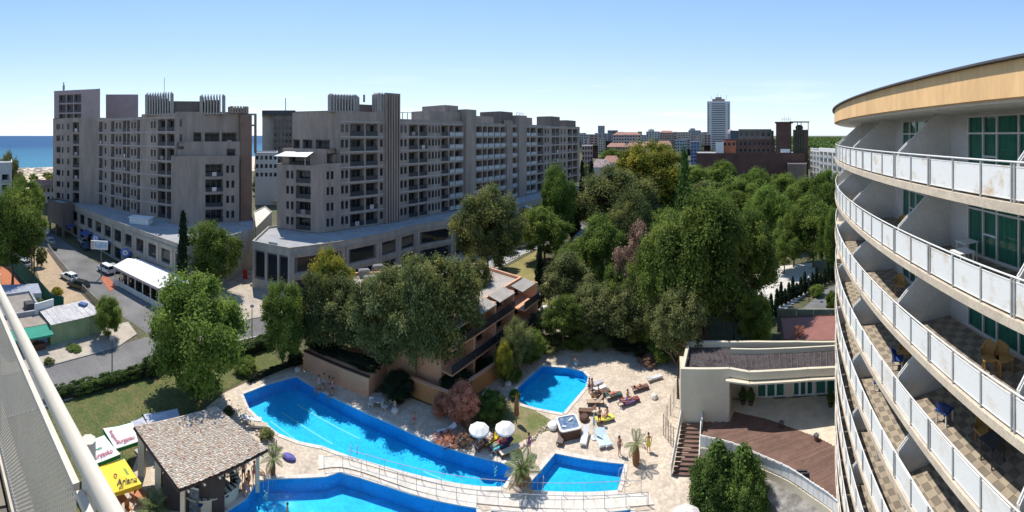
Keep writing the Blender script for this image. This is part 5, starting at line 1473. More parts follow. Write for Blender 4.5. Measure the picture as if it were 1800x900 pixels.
# ------------------------------------------------------------ trees
TREES = [
 # px, base y, top y, width px, kind, leaf, label
 (345, 705, 490, 176, 'round', 'bright', 'big bright green tree on the lawn in front of the side street', .05),
 (372, 512, 392, 98, 'round', 'green', 'dark green tree between the tall cypress and the shop steps', .10),
 (322, 520, 366, 30, 'column', 'dark', 'tall narrow cypress in front of the cream shop podium', .02),
 (22, 505, 336, 110, 'round', 'green', 'large dark tree over the tennis court fence at the left edge', .15),
 (44, 430, 316, 74, 'round', 'green', 'dark leafy tree farther down the side street', .15),
 (12, 380, 270, 50, 'round', 'olive', 'tree crown behind the white house at the left edge', .1),
 (190, 596, 524, 52, 'round', 'green', 'small round tree beside the green hut', .08),
 (498, 648, 498, 82, 'round', 'green', 'dense dark green tree left of the peach house', .10),
 (585, 610, 436, 92, 'loose', 'yellow', 'yellowing loose tree in front of the shop podium corner', .12),
 (552, 640, 480, 80, 'loose', 'olive2', 'olive tree with orange tips beside the dense green tree', .12),
 (592, 634, 490, 118, 'round', 'olive', 'grey green sycamore at the pool end of the peach house', .12),
 (668, 668, 478, 112, 'round', 'olive', 'grey green sycamore hiding the left half of the peach house', .12),
 (732, 690, 466, 112, 'loose', 'olive', 'looser grey green sycamore before the middle of the peach house', .15),
 (700, 640, 470, 90, 'loose', 'olive2', 'sunny yellow tipped crown between the two grey green sycamores', .2),
 (785, 672, 452, 140, 'round', 'olive2', 'tall sycamore with yellow tips in front of the peach house balconies', .2),
 (730, 600, 452, 110, 'loose', 'olive2', 'yellow tipped tree rising behind the flat roof', .12),
 (838, 590, 446, 70, 'loose', 'olive2', 'olive tree at the back corner of the peach house', .12),
 (857, 500, 330, 118, 'round', 'olive2', 'tall tree with a yellow top before the right grey hotel', .12),
 (980, 445, 298, 70, 'round', 'bright', 'bright green tree at the far end of the right grey hotel', .1),
 (957, 462, 366, 92, 'round', 'green', 'soft green tree above the dry lawn', .14),
 (1011, 440, 330, 26, 'column', 'dark', 'dark cypress at the far end of the hotel, lower of three', .02),
 (1023, 380, 278, 15, 'column', 'dark', 'left of the two tall cypresses against the town', .02),
 (1040, 390, 277, 17, 'column', 'dark', 'right of the two tall cypresses against the town', .02),
 (948, 540, 426, 24, 'column', 'dark', 'single black cypress standing on the dry lawn', .02),
 (1085, 430, 296, 148, 'round', 'olive2', 'wide domed olive green tree in the middle distance', .1),
 (1142, 375, 252, 120, 'round', 'yellow', 'wide yellowing tree in front of the red roofed houses', .1),
 (1203, 430, 268, 44, 'cone', 'pine', 'dark conifer before the red brick building', .05),
 (1058, 520, 386, 92, 'round', 'green', 'green tree in front of the wide olive dome', .12),
 (1000, 560, 446, 98, 'loose', 'olive', 'grey green tree right of the single cypress', .15),
 (1080, 590, 470, 88, 'loose', 'green', 'light green tree behind the parked cars', .15),
 (1122, 590, 394, 84, 'loose', 'brown', 'dead brown tree among the green crowns', .3),
 (1210, 655, 478, 62, 'cone', 'brown', 'withered brown conifer in the tall grove', .15),
 (1238, 640, 342, 170, 'round', 'green', 'tallest green tree of the grove behind the pavilion', .22),
 (1180, 620, 385, 110, 'round', 'green', 'left shoulder tree of the tall grove', .2),
 (1312, 596, 375, 104, 'round', 'green', 'right shoulder tree of the tall grove', .25),
 (1290, 610, 440, 100, 'loose', 'olive', 'grey olive tree in the lower middle of the grove', .2),
 (1378, 482, 405, 60, 'round', 'green', 'round tree over the white gravel plaza', .2),
 (1150, 620, 470, 100, 'loose', 'olive', 'thin grey tree above the shaded upper pool terrace', .12),
 (1100, 612, 500, 105, 'loose', 'olive', 'grey tree on the far edge of the sandy terrace', .12),
 (1040, 604, 500, 100, 'loose', 'olive', 'grey tree behind the upper pool', .14),
 (990, 616, 520, 80, 'loose', 'green', 'tree with a bare trunk at the head of the upper pool', .3),
 (1192, 700, 505, 100, 'loose', 'olive', 'leaning dark trunk tree by the net fence and the pavilion', .35),
 (910, 655, 565, 60, 'round', 'olive', 'bushy tree between the peach house and the upper pool', .08),
 (884, 680, 598, 36, 'loose', 'yellow', 'small yellow green tree by the low ochre wall', .05),
 (1330, 640, 510, 70, 'loose', 'green', 'feathery tree right behind the pavilion', .15),
 (1268, 345, 286, 66, 'round', 'green', 'tree before the left end of the brick building', .1),
 (1215, 350, 292, 60, 'round', 'green', 'dark tree left of the brick building', .1),
 (1330, 372, 300, 80, 'round', 'bright', 'bright crown below the middle of the brick building', .1),
 (1300, 395, 318, 80, 'round', 'green', 'crown in front of the bright tree below the brick building', .1),
 (1372, 372, 306, 66, 'round', 'green', 'crown below the brick tower', .1),
 (1352, 440, 332, 84, 'round', 'bright', 'bright round crown above the plaza', .1),
 (1420, 400, 316, 80, 'round', 'green', 'dark crown near the hotel edge, upper one', .1),
 (1452, 400, 300, 70, 'round', 'bright', 'light green crown touching the hotel edge, upper one', .1),
 (1430, 470, 350, 96, 'round', 'green', 'large dark crown touching the hotel edge above the cypress row', .1),
 (1462, 490, 372, 50, 'round', 'bright', 'green crown directly beside the hotel edge', .1),
 (1395, 470, 366, 60, 'round', 'green', 'middle crown between plaza and hotel edge', .1),
 (1250, 420, 336, 84, 'round', 'green', 'crown just left above the tallest grove tree', .1),
 (1165, 440, 366, 84, 'round', 'green', 'crown below the white flat roof with vents', .1),
 (1232, 372, 322, 60, 'round', 'olive', 'greyish crown right of the chimney house', .1),
 (910, 430, 385, 50, 'loose', 'yellow', 'small yellow tree beside the white portal', .1),
 (462, 345, 278, 34, 'round', 'yellow', 'yellow green tree in the gap between the grey hotels', .08),
 (484, 352, 318, 36, 'round', 'green', 'round tree low in the gap between the grey hotels', .08),
 (1078, 300, 262, 40, 'round', 'green', 'far dark tree before the long red roof', .1),
 (1275, 560, 440, 90, 'round', 'green', 'dense crown in the heart of the grove', .2),
 (1215, 590, 430, 90, 'round', 'green', 'dense crown beside the withered conifer', .2),
 (1130, 600, 450, 80, 'round', 'green', 'green crown behind the dead brown tree', .15),
 (1160, 520, 400, 90, 'round', 'bright', 'bright crown above the dead brown tree', .12),
 (1020, 480, 420, 70, 'round', 'green', 'low crown beside the lower dark cypress', .12),
 (960, 600, 540, 60, 'loose', 'olive', 'low grey tree in front of the left parked car', .1),
 (935, 640, 578, 56, 'loose', 'green', 'small green tree between the wooden frame and the upper pool', .08),
 (1075, 560, 520, 80, 'loose', 'bright', 'light bushy crown just behind the right parked car', .1),
 (1020, 602, 556, 70, 'loose', 'olive', 'bushy grey tree straight behind the upper pool', .06),
 (1142, 612, 550, 80, 'loose', 'green', 'bushy tree between the dead brown tree and the sandy terrace', .06),
 (1210, 560, 400, 110, 'round', 'green', 'broad crown filling the grove between the dead tree and the tallest tree', .2),
 (1110, 500, 340, 90, 'round', 'olive2', 'olive crown right behind the dead brown tree', .15),
 (1000, 540, 440, 60, 'round', 'green', 'green crown left of the slate roof', .12),
 (880, 470, 400, 40, 'loose', 'olive2', 'thin tree standing before the distant car park', .15),
]
for (px, by, ty, w_, kd, lf, lb, lo_) in TREES:
    tree(px, by, ty, w_, kd, lf, lb, low=lo_, group='trees around the hotels')
# row of small cypresses beside the hill road
cy = CR['column'][0]
for i in range(16):
    u = i / 15; px = 1366 + 104 * u; by = 543 - 52 * u ** .9
    g = G(px, by); r = g.length; hh = (1.0 + .25 * math.sin(i * 2.1)) * 3.3
    t = thing('cypress_shrub', 'small dark cypress, one of the row planted along the kerb of the hill road', 'cypress', g, i * 1.3, 'small cypresses along the hill road')
    put('crown', cy, t, (0, 0, .1), 0, (.62, .62, hh)); put('trunk', TRS, t, (0, 0, 0), 0, (.6, .6, hh))
for i in range(9):
    px = 1296 + i * 8.5; g = G(px, 566 - (i % 3) * 4)
    t = thing('cypress_shrub', 'small dark cypress, one of the shaded row under the grove', 'cypress', g, i, 'small cypresses under the grove')
    put('crown', cy, t, (0, 0, .1), 0, (.6, .6, 3.6 + .5 * math.sin(i * 3))); put('trunk', TRS, t, (0, 0, 0), 0, (.6, .6, 3.5))
# background trees, each its own crown
rr = random.Random(12)
n_bg = 0
def bgtree(px, r, h, w, lf, group, label):
    g = PA(px, r)
    t = thing('leafy_tree', label, 'tree', g, rr.uniform(0, 6), group)
    c = put('crown', rr.choice(CR['far']), t, (0, 0, h * .08), 0, (w, w, h * .92)); c.material_slots[0].link = 'OBJECT'; c.material_slots[0].material = LM[lf]
    put('trunk', TRS, t, (0, 0, 0), 0, (w, w, h * .7))
for i in range(46):
    px = rr.uniform(1185, 1470); r = rr.uniform(135, 215)
    if 1222 < px < 1420 and r > 175: r = rr.uniform(120, 170)
    bgtree(px, r, rr.uniform(8, 12), rr.uniform(4, 6.5), rr.choice(['green', 'green', 'bright', 'olive']), 'trees in the park below the brick building', 'leafy tree, one of the mass in the park below the brick building')
for i in range(14):
    bgtree(rr.uniform(1030, 1130), rr.uniform(150, 260), rr.uniform(7, 11), rr.uniform(4, 6), rr.choice(['green', 'olive', 'bright']), 'trees before the red roofs', 'leafy tree, one of several before the red roofed houses')
for i in range(9):
    bgtree(rr.uniform(448, 500), rr.uniform(150, 230), rr.uniform(6, 10), rr.uniform(3.5, 5), rr.choice(['green', 'olive']), 'trees in the gap between the grey hotels', 'leafy tree, one of several far back between the grey hotels')
for i in range(8):
    bgtree(rr.uniform(-40, 60), rr.uniform(120, 200), rr.uniform(8, 12), rr.uniform(4, 6), 'green', 'trees towards the beach', 'leafy tree, one of those along the side street near the beach')
for i in range(5):
    bgtree(rr.uniform(45, 95), rr.uniform(225, 250), 5, 3, 'green', 'beach trees', 'small tree standing at the edge of the sand')
# far off woods reading as one mass
rg = np.random.RandomState(4)
n = 26000
az = (rg.uniform(1385, 1480, n) - CX) / F; rad = rg.uniform(330, 1500, n)
P = np.stack([rad * np.sin(az), rad * np.cos(az), rg.uniform(0, 1, n) ** .6 * (9 + rad * .009)], 1)
N = rg.normal(size=(n, 3)) + np.array([0, 0, .6]); N /= np.linalg.norm(N, axis=1)[:, None]
me = leaf_mesh('distant_wood', P, N, 2.2, rg.uniform(0, .8, n), L_hedge, .8)
tag(put('distant_wood', me), 'far dark wood on the horizon right of the brick building', kind='stuff')
az = (rg.uniform(990, 1400, 9000) - CX) / F; rad = rg.uniform(500, 2600, 9000)
P = np.stack([rad * np.sin(az), rad * np.cos(az), rg.uniform(0, 1, 9000) ** .6 * (9 + rad * .003)], 1)
N = rg.normal(size=(9000, 3)) + np.array([0, 0, .6]); N /= np.linalg.norm(N, axis=1)[:, None]
tag(put('town_greenery', leaf_mesh('town_greenery', P, N, 3.0, rg.uniform(0, .8, 9000), L_hedge, .8)), 'scattered greenery between the houses of the distant town', kind='stuff')

# hedges and bushes
hedge(tuple(G(84, 706)[:2]) + (0,), tuple(G(262, 656)[:2]) + (0,), 1.5, 1.5, 'long clipped hedge between the lawn and the road')
hedge(tuple(G(258, 664)[:2]) + (0,), tuple(G(300, 640)[:2]) + (0,), 1.8, 2.2, 'tall hedge end behind the big bright tree')
hedge(tuple(G(408, 632)[:2]) + (0,), tuple(G(480, 606)[:2]) + (0,), 2.0, 1.7, 'dark clipped hedge along the road right of the big tree')
hedge(tuple(G(436, 672)[:2]) + (0,), tuple(G(512, 642)[:2]) + (0,), .8, .7, 'low dark hedge along the far end of the long pool', mat='dark')
bush(863, 738, 3.2, 2.7, 'pine', 'dense round green shrub beside the red leaved shrub')
bush(812, 742, 4.0, 4.0, 'red', 'large reddish brown shrub near the white parasols', kind='loose')
bush(775, 730, 2.2, 2.0, 'red', 'smaller reddish shrub against the ochre wall', kind='loose')
bush(1404, 592, 1.8, 1.5, 'red', 'sparse red plant on the brick red roof', z=3.6, kind='thin')
for px, py, w_, h_, mt, lb in ((86, 640, 1.6, .8, 'olive', 'weedy bush on the pale pavement'), (130, 615, 2.2, .5, 'hedge', 'low weeds at the foot of the green hut'),
    (930, 632, 3.0, 1.3, 'bright', 'bright low bush at the left side of the upper pool'), (897, 668, 2.6, 1.4, 'green', 'low green bush beside the upper pool corner'),
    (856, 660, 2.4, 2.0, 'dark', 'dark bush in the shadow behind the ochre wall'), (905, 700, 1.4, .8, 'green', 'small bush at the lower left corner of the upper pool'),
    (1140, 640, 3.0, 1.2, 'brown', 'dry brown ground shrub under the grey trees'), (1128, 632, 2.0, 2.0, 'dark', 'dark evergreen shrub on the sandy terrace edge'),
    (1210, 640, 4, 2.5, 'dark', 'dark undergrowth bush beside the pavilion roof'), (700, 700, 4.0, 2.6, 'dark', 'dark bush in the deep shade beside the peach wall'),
    (800, 690, 4.5, 2.4, 'dark', 'dark bush under the peach house balconies'), (360, 745, 2.6, 1.3, 'olive', 'grey shrub behind the pool bar roof'),
    (402, 730, 1.4, .9, 'olive', 'small grey shrub on the paving beside the bar roof'), (62, 548, 3.5, 2.2, 'green', 'creeper bush on the green fence'),
    (72, 470, 3.0, 4.5, 'olive', 'scraggy bush on the dirt strip under the poles'), (100, 522, 2.6, 1.8, 'yellow', 'yellowish weeds beside the green fence'),
    (1436, 520, 3.0, 2.0, 'green', 'bush on the kerb of the hill road'), (1462, 545, 2.5, 3.0, 'green', 'bush beside the grey hill road near the hotel'),
    (965, 612, 5, 1.6, 'olive', 'grey bush row behind the upper pool, its left part'), (1010, 606, 5, 1.6, 'green', 'green bush behind the upper pool, its middle part'), (1060, 606, 5.5, 1.8, 'olive', 'grey bush behind the upper pool, its right part'), (1100, 610, 5, 2.0, 'dark', 'dark bush at the back of the sandy terrace'), (1165, 628, 5, 2.4, 'green', 'bush behind the leaning dark trunk'),
    (430, 650, 3.4, 1.2, 'bright', 'light green bushes on the small lawn'), (520, 640, 2.4, 1.6, 'dark', 'dark bush behind the corner of the long pool')):
    bush(px, py, w_, h_, mt, lb, kind='loose' if mt in ('olive', 'yellow', 'brown') else 'round')
bush(788, 782, 2.6, 1.0, 'red', 'withered brown bushes by the long pool edge', kind='thin')
bush(815, 785, 1.8, 1.2, 'brown', 'dry thorny bush beside the parasols', kind='thin')
bush(468, 770, 1.6, .9, 'olive', 'shrub among the rocks by the small palm', kind='loose')
for px, by, ty, w_, lb in ((1262, 905, 783, 84, 'left dark conifer below the terrace wall'), (1308, 910, 790, 84, 'right dark conifer below the terrace wall')):
    g = G(px, by); r = RG(by); t = thing('conifer_tree', lb, 'tree', g, px, 'pair of conifers below the terrace')
    w2 = w_ * r / F / 2 * 1.06; hh = (by - ty) * r / F
    for k in range(2): 
        c = put('crown', CR['cone' if k == 0 else 'round'][k], t, (0, 0, -.1), k * 2, (w2 * (1.15 - .05 * k), w2 * (1.15 - .05 * k), hh * (1 - .12 * k))); c.material_slots[0].link = 'OBJECT'; c.material_slots[0].material = L_pine
    put('trunk', TRS, t, (0, 0, 0), 0, (1, 1, hh * .8))
palm(1118, 816, 1.75, 1.25, 11, 'stout palm with a swollen brown trunk on the paving', tr=.27, dry=4)
palm(480, 834, 1.3, 1.3, 14, 'small palm in the bed beside the bar roof', tr=.18, dry=2)
palm(272, 905, .35, 1.6, 18, 'low spreading palm beside the bar counter', tr=.2, dry=2, bulge=1)
P1 = palm(918, 846, .85, 1.75, 20, 'palm in a round red brick planter between the pools', tr=.2, dry=3, z=.45)
g = G(918, 846); t = thing('brick_planter', 'round red brick planter holding the palm between the pools', 'planter', g)
bk = MB().box(0, 0, 0, .21, .1, .075).mesh('brick', M_brick2)
for j in range(10):
    for k in range(15):
        a = (k + .5 * (j % 2)) / 15 * 2 * math.pi
        put('brick', bk, t, (.52 * math.cos(a), .52 * math.sin(a), .05 + j * .088), a + math.pi / 2)
MB().lathe([(.5, 0), (.5, .84), (.01, .84)], 16).build('soil', M_ground, t)

# ------------------------------------------------------------ peach house
PH = thing('peach_house', 'peach coloured house with dark railed balconies half hidden by sycamores', 'building', (-4, 48, 0))
a_, b_ = Vector((-7.6, 42.2, 0)), Vector((1.4, 56.6, 0)); d = (b_ - a_).normalized(); nn = Vector((d.y, -d.x, 0)); L_ = (b_ - a_).length
poly = [tuple(a_[:2]), tuple(b_[:2]), (-5.5, 62.5), (-23.5, 53.5), (-19, 45)]
h2 = 7.9
M_warmroof = pm('warm grey roof felt', (.36, .32, .27), .9, .15, .5, fine=.1, fscale=4)
block(PH, poly, 0, h2, M_peach, M_warmroof, par=.4, facades=[(poly[0], poly[1])])
m_ = 4; wbay = L_ / m_
mb = MB()
facade(PH, a_, b_, .1, 3, 2.6, h2, [(i * wbay + .45, i * wbay + 1.7, 's') for i in range(m_)] + [(i * wbay + 2.1, i * wbay + 3.5, 's') for i in range(m_)], M_peach, outward=tuple(nn))
az_ = math.atan2(d.y, d.x)
for i in range(m_):
    c = a_ + d * ((i + .5) * wbay); so = 1.0 if i < 3 else 1.9
    for k, z in enumerate((2.65, 5.25)):
        q = c + nn * (so * .75)
        MB().box(q.x, q.y, z, wbay - .12, so * 1.5, .18, az_).build('balcony_slab', M_peach, PH, world=True)
        q = c + nn * so * 1.5
        MB().box(q.x, q.y, z + .6, wbay - .16, .05, .95, az_).build('balcony_railing', M_darkrail, PH, world=True)
        q = c + d * (wbay / 2) + nn * so * .75
        MB().box(q.x, q.y, z + .6, .05, so * 1.4, .95, az_).build('balcony_railing', M_darkrail, PH, world=True)
    q = c + d * (wbay / 2 - .1) + nn * so * .7
    MB().box(q.x, q.y, 3.9, .25, so * 1.3, 7.4, az_).build('side_wall', M_peach, PH, world=True)
    q = c + nn * (so * .8)
    mb = MB(); w1 = wbay / 2 - .35
    cs = [q + d * sx_ * w1 + nn * sy_ for sx_, sy_ in ((-1, -.9), (1, -.9), (1, .9), (-1, .9))]
    mb.prism([tuple(v[:2]) for v in cs], 7.3, 7.4, ztop=None)
    mb = MB(); z_ = [8.0, 8.0, 7.55, 7.55]
    mb.face([(v.x, v.y, z_[i2]) for i2, v in enumerate(cs)]).face([(v.x, v.y, z_[i2] - .12) for i2, v in reversed(list(enumerate(cs)))])
    for i2 in range(4): j2 = (i2 + 1) % 4; mb.face([(cs[i2].x, cs[i2].y, z_[i2] - .12), (cs[j2].x, cs[j2].y, z_[j2] - .12), (cs[j2].x, cs[j2].y, z_[j2]), (cs[i2].x, cs[i2].y, z_[i2])])
    mb.build('canopy_roof', M_warmroof, PH, world=True)
for px, py in ((640, 480), (665, 472), (650, 492), (700, 474)):
    g = G(px, py, 8); MB().box(g.x, g.y, 8.0, 1.6, 1.1, .9, .6).box(g.x, g.y, 8.5, 1.3, .9, .12, .6).build('roof_unit', M_metal, PH, world=True)
LW = thing('garden_wall', 'peach garden wall with a dark clipped hedge top at the end of the long pool', 'wall', G(590, 670))
p, q = G(534, 648), G(648, 699); d = (q - p).normalized(); nv = Vector((-d.y, d.x, 0)); c = (p + q) / 2 + nv * 2
MB().box(c.x, c.y, 1.05, (q - p).length, 4, 2.1, math.atan2(d.y, d.x)).build('wall', M_peach, LW, world=True)
MB().box(*(c - nv * 1.9)[:2], 2.16, (q - p).length + .1, .4, .10, math.atan2(d.y, d.x)).build('coping', M_wood, LW, world=True)
h0 = p + nv * 1.6; h1_ = q + nv * 1.6
hedge((h0.x, h0.y, 2.1), (h1_.x, h1_.y, 2.1), 2.6, .8, 'flat dark hedge growing on top of the peach garden wall', mat='dark')
OW = thing('garden_wall', 'ochre garden wall below the balconies of the peach house', 'wall', G(750, 705))
for p, q in ((G(716, 690), G(792, 722)), (G(792, 722), G(838, 690)), (G(838, 690), G(905, 640))):
    d = (q - p).normalized(); c = (p + q) / 2
    MB().box(c.x, c.y, .9, (q - p).length, .35, 1.8, math.atan2(d.y, d.x)).build('wall', M_orangewall, OW, world=True)
    MB().box(c.x, c.y, 1.84, (q - p).length, .45, .09, math.atan2(d.y, d.x)).build('coping', M_peach, OW, world=True)

# ------------------------------------------------------------ red brick building and the town behind
BB = thing('brick_building', 'dark red brick building with two roof towers beyond the trees', 'building', PA(1330, 222))
def rect(px0, px1, r0, r1, twist=0):
    a, b_ = PA(px0, r0), PA(px1, r0 + twist); c, d_ = PA(px1, r1 + twist), PA(px0, r1)
    return [tuple(v[:2]) for v in (a, b_, c, d_)]
def hz(y, r): return EYE - (y - HY) * r / F
rB = 215
def vblock(t, px0, px1, r, dep, ytop, mat, z0=0, bays=None, fh=3.3, name='wall', floors=None, sill=.9, wh=1.6, twist=0):
    poly = rect(px0, px1, r, r + dep, twist); zt = hz(ytop, r)
    A, B = Vector((*poly[0], 0)), Vector((*poly[1], 0))
    if bays:
        L_ = (B - A).length; w_ = L_ / bays; fl = floors or max(1, int((zt - z0 - .5) / fh))
        zb = zt - fl * fh - .4
        if zb > z0: MB().face([(A.x, A.y, z0), (B.x, B.y, z0), (B.x, B.y, zb), (A.x, A.y, zb)]).build(name, mat, t, world=True)
        facade(t, A, B, max(z0, zb), fl, fh, zt, [(i * w_ + w_ * .2, (i + 1) * w_ - w_ * .2, 'w') for i in range(bays)], mat, name=name, sill=sill, wh=wh)
        block(t, poly, z0, zt, mat, name=name, facades=[(poly[0], poly[1])])
    else: block(t, poly, z0, zt, mat, name=name)
    return zt
vblock(BB, 1224, 1416, rB, 30, 269, M_brick)
vblock(BB, 1256, 1262, rB - .3, 3, 272, M_brick2)
vblock(BB, 1274, 1362, rB + 6, 24, 245, M_brick, z0=15, bays=11, floors=2, fh=3.6, sill=.6, wh=2.0)
vblock(BB, 1270, 1294, rB + 5, 20, 247, M_brick2, z0=15, bays=3, floors=1)
vblock(BB, 1298, 1356, rB + 9, 14, 227, M_wallgrey2, z0=20, bays=6, floors=1, fh=4.2, sill=.6, wh=2.8)
vblock(BB, 1284, 1360, rB + 10, 16, 229.5, pm('dark glazing', (.04, .06, .09), .3, .2, .3), z0=24)
vblock(BB, 1364, 1391, rB + 2, 14, 215.5, M_brick, z0=15)
vblock(BB, 1362, 1394, rB + 1, 16, 214, M_wood, z0=hz(215.3, rB))
vblock(BB, 1394, 1421, rB + 1, 16, 228, M_brick, z0=0)
gst = pm('green trellis', (.06, .075, .045), .8, .2, .5)
for k in range(5):
    p_ = PA(1397 + k * 4.2, rB + .5); MB().box(p_.x, p_.y, 20, .7, .5, 22, -.7).build('trellis_strip', gst, BB, world=True)
p_ = PA(1405, rB + 8)
mb = MB(); mb.box(p_.x, p_.y, hz(214.5, rB + 8), 11, 9, .4, -.7)
for sx_, sy_ in ((-4, -3), (4, -3), (4, 3), (-4, 3)): mb.box(p_.x + sx_, p_.y + sy_, (hz(228, rB) + hz(214.5, rB + 8)) / 2, .3, .3, 4.6)
mb.build('roof_canopy', M_wood, BB, world=True)
MB().lathe([(0.1, 31.0), (2.0, 31.2), (2.2, 32.6), (1.6, 33.6), (.1, 34)], 12, c=(p_.x, p_.y, 0)).build('water_tank', M_dark, BB, world=True)
mb = MB(); p_ = PA(1375, rB + 5)
for k in range(5): 
    mb.tube([(p_.x + k * .9, p_.y - k * .7, 35), (p_.x + k * .9, p_.y - k * .7, 37.5 + (k % 2))], .09, 4)
mb.box(p_.x + 1.5, p_.y - 1.2, 37, 5, .15, .15, -.7).build('roof_mast', M_metal, BB, world=True)
vblock(BB, 1258, 1272, rB - 1, 6, 250, M_white, z0=15); vblock(BB, 1384, 1418, rB - 12, 10, 288, M_wallgrey2, z0=0)
vblock(BB, 1372, 1389, rB + 1.6, 2, 262, M_white, z0=hz(268.5, rB))
WB = thing('white_apartment_block', 'white apartment block with balcony rows between the brick building and the curved hotel', 'building', PA(1445, 190))
for (x0, x1, r_) in ((1424, 1452, 215), (1440, 1480, 180)):
    poly = rect(x0, x1, r_, r_ + 30, -20); A, B = Vector((*poly[0], 0)), Vector((*poly[1], 0)); L_ = (B - A).length; nb_ = max(3, int(L_ / 4))
    zt = hz(263, r_)
    facade(WB, A, B, zt - 15.5, 5, 3.0, zt, [(i * L_ / nb_ + .4, (i + 1) * L_ / nb_ - .4, 'L') for i in range(nb_)], M_white)
    block(WB, poly, 0, zt, M_white, facades=[(poly[0], poly[1])])
TW = thing('white_tower', 'tall white apartment tower with stacked balcony stripes above the town', 'building', PA(1263, 560))
rT = 560; zt = vblock(TW, 1243, 1283.5, rT, 26, 178, pm('tower white', (.64, .63, .62), .8, .06, .1))
A, B = PA(1251, rT - .6), PA(1275, rT - .6); d = (B - A).normalized(); c = (A + B) / 2
fl = 21
for k in range(fl):
    z = 8 + k * (zt - 11) / fl
    MB().box(c.x, c.y, z + 2.4, (B - A).length, .7, 1.5, math.atan2(d.y, d.x)).build('window_band', pm('tower window band', (.13, .14, .16), .4, .2, .5), TW, world=True)
    MB().box(c.x, c.y - .2, z + .8, (B - A).length + .6, 1.6, 1.2, math.atan2(d.y, d.x)).build('balcony_band', MATS['tower white'], TW, world=True)
for px in (1245.5, 1280.5):
    p_ = PA(px, rT - .3)
    for k in range(fl): MB().box(p_.x, p_.y, 10 + k * (zt - 11) / fl, 1.6, .5, 1.5, math.atan2(d.y, d.x)).build('window', M_dark, TW, world=True)
p_ = PA(1263, rT + 10); MB().box(p_.x, p_.y, zt + 1.5, 18, 10, 4.5, -.5).box(p_.x, p_.y, zt + 5, 9, 6, 3, -.5).build('roof_house', M_wallgrey, TW, world=True)
mb = MB(); [mb.tube([(p_.x + x, p_.y, zt + 3), (p_.x + x, p_.y, zt + 3 + h)], .25, 4) for x, h in ((-12, 5), (-2, 9), (4, 7), (13, 8))]; o = mb.build('antenna', M_metal, TW, world=True); o['kind'] = 'stuff'

MC = {k: pm('town ' + k, c, .9, .1, .05) for k, c in dict(pale=(.46, .45, .44), pink=(.36, .25, .22), cream=(.46, .41, .34), grey=(.30, .31, .33), teal=(.33, .38, .38), blue=(.16, .22, .38), dark=(.18, .18, .20), rose=(.46, .37, .34)).items()}
TOWN = [ # px0, px1, r, top y, wall, roof kind, bays, label
 (1021, 1052, 620, 236, 'teal', 'f', 7, 'low greenish grey block right of the cypresses, farthest left in the town'),
 (1051, 1063, 800, 221, 'grey', 'f', 3, 'slim grey tower with a flat top in the distant town'),
 (1068, 1086, 900, 229, 'dark', 'f', 4, 'dark blue grey slab behind the long red roof'),
 (1047, 1064, 560, 243, 'cream', 'f', 4, 'narrow cream block below the slim grey tower'),
 (1078, 1126, 430, 237, 'rose', 'r', 10, 'long pinkish white block with a flat red roof'),
 (1124, 1140, 600, 237, 'pale', 'f', 4, 'small pale block touching the long red roofed one'),
 (1136, 1160, 680, 231, 'pale', 'p', 5, 'pale block with a domed roof house'),
 (1160, 1184, 560, 233, 'pink', 'r', 6, 'pink stepped block near the middle of the skyline'),
 (1183, 1214, 600, 232, 'cream', 'f', 7, 'cream block with blue windows left of the white tower'),
 (1210, 1232, 760, 229, 'grey', 'p', 5, 'grey block with pointed roof houses left of the white tower'),
 (1229, 1242, 680, 236, 'cream', 'f', 3, 'small cream block at the foot of the white tower'),
 (1068, 1103, 330, 258, 'pink', 'r', 8, 'red brown brick house row below the long red roof'),
 (1103, 1122, 340, 257, 'pink', 'r', 5, 'red house with an orange gable left of the yellow tree'),
 (1023, 1042, 260, 256, 'pink', 'f', 4, 'dark brick house behind the two tall cypresses'),
 (1155, 1180, 300, 255, 'rose', 'r', 4, 'pink house with a steep red roof above the yellow tree'),
 (1186, 1208, 420, 246, 'teal', 'f', 5, 'greenish block above the dark conifer'),
 (1214, 1230, 380, 249, 'blue', 'f', 3, 'small bright blue building left of the brick building'),
 (1282, 1300, 520, 234, 'rose', 'p', 4, 'rose coloured block just right of the white tower'),
 (1006, 1022, 900, 238, 'grey', 'f', 3, 'tiny grey block on the horizon right of the grey hotel'),
 (1296, 1310, 640, 238, 'pale', 'r', 3, 'pale house behind the brick building roof'),
 (1128, 1150, 330, 256, 'cream', 'r', 5, 'cream house peeping over the yellow tree'),
]
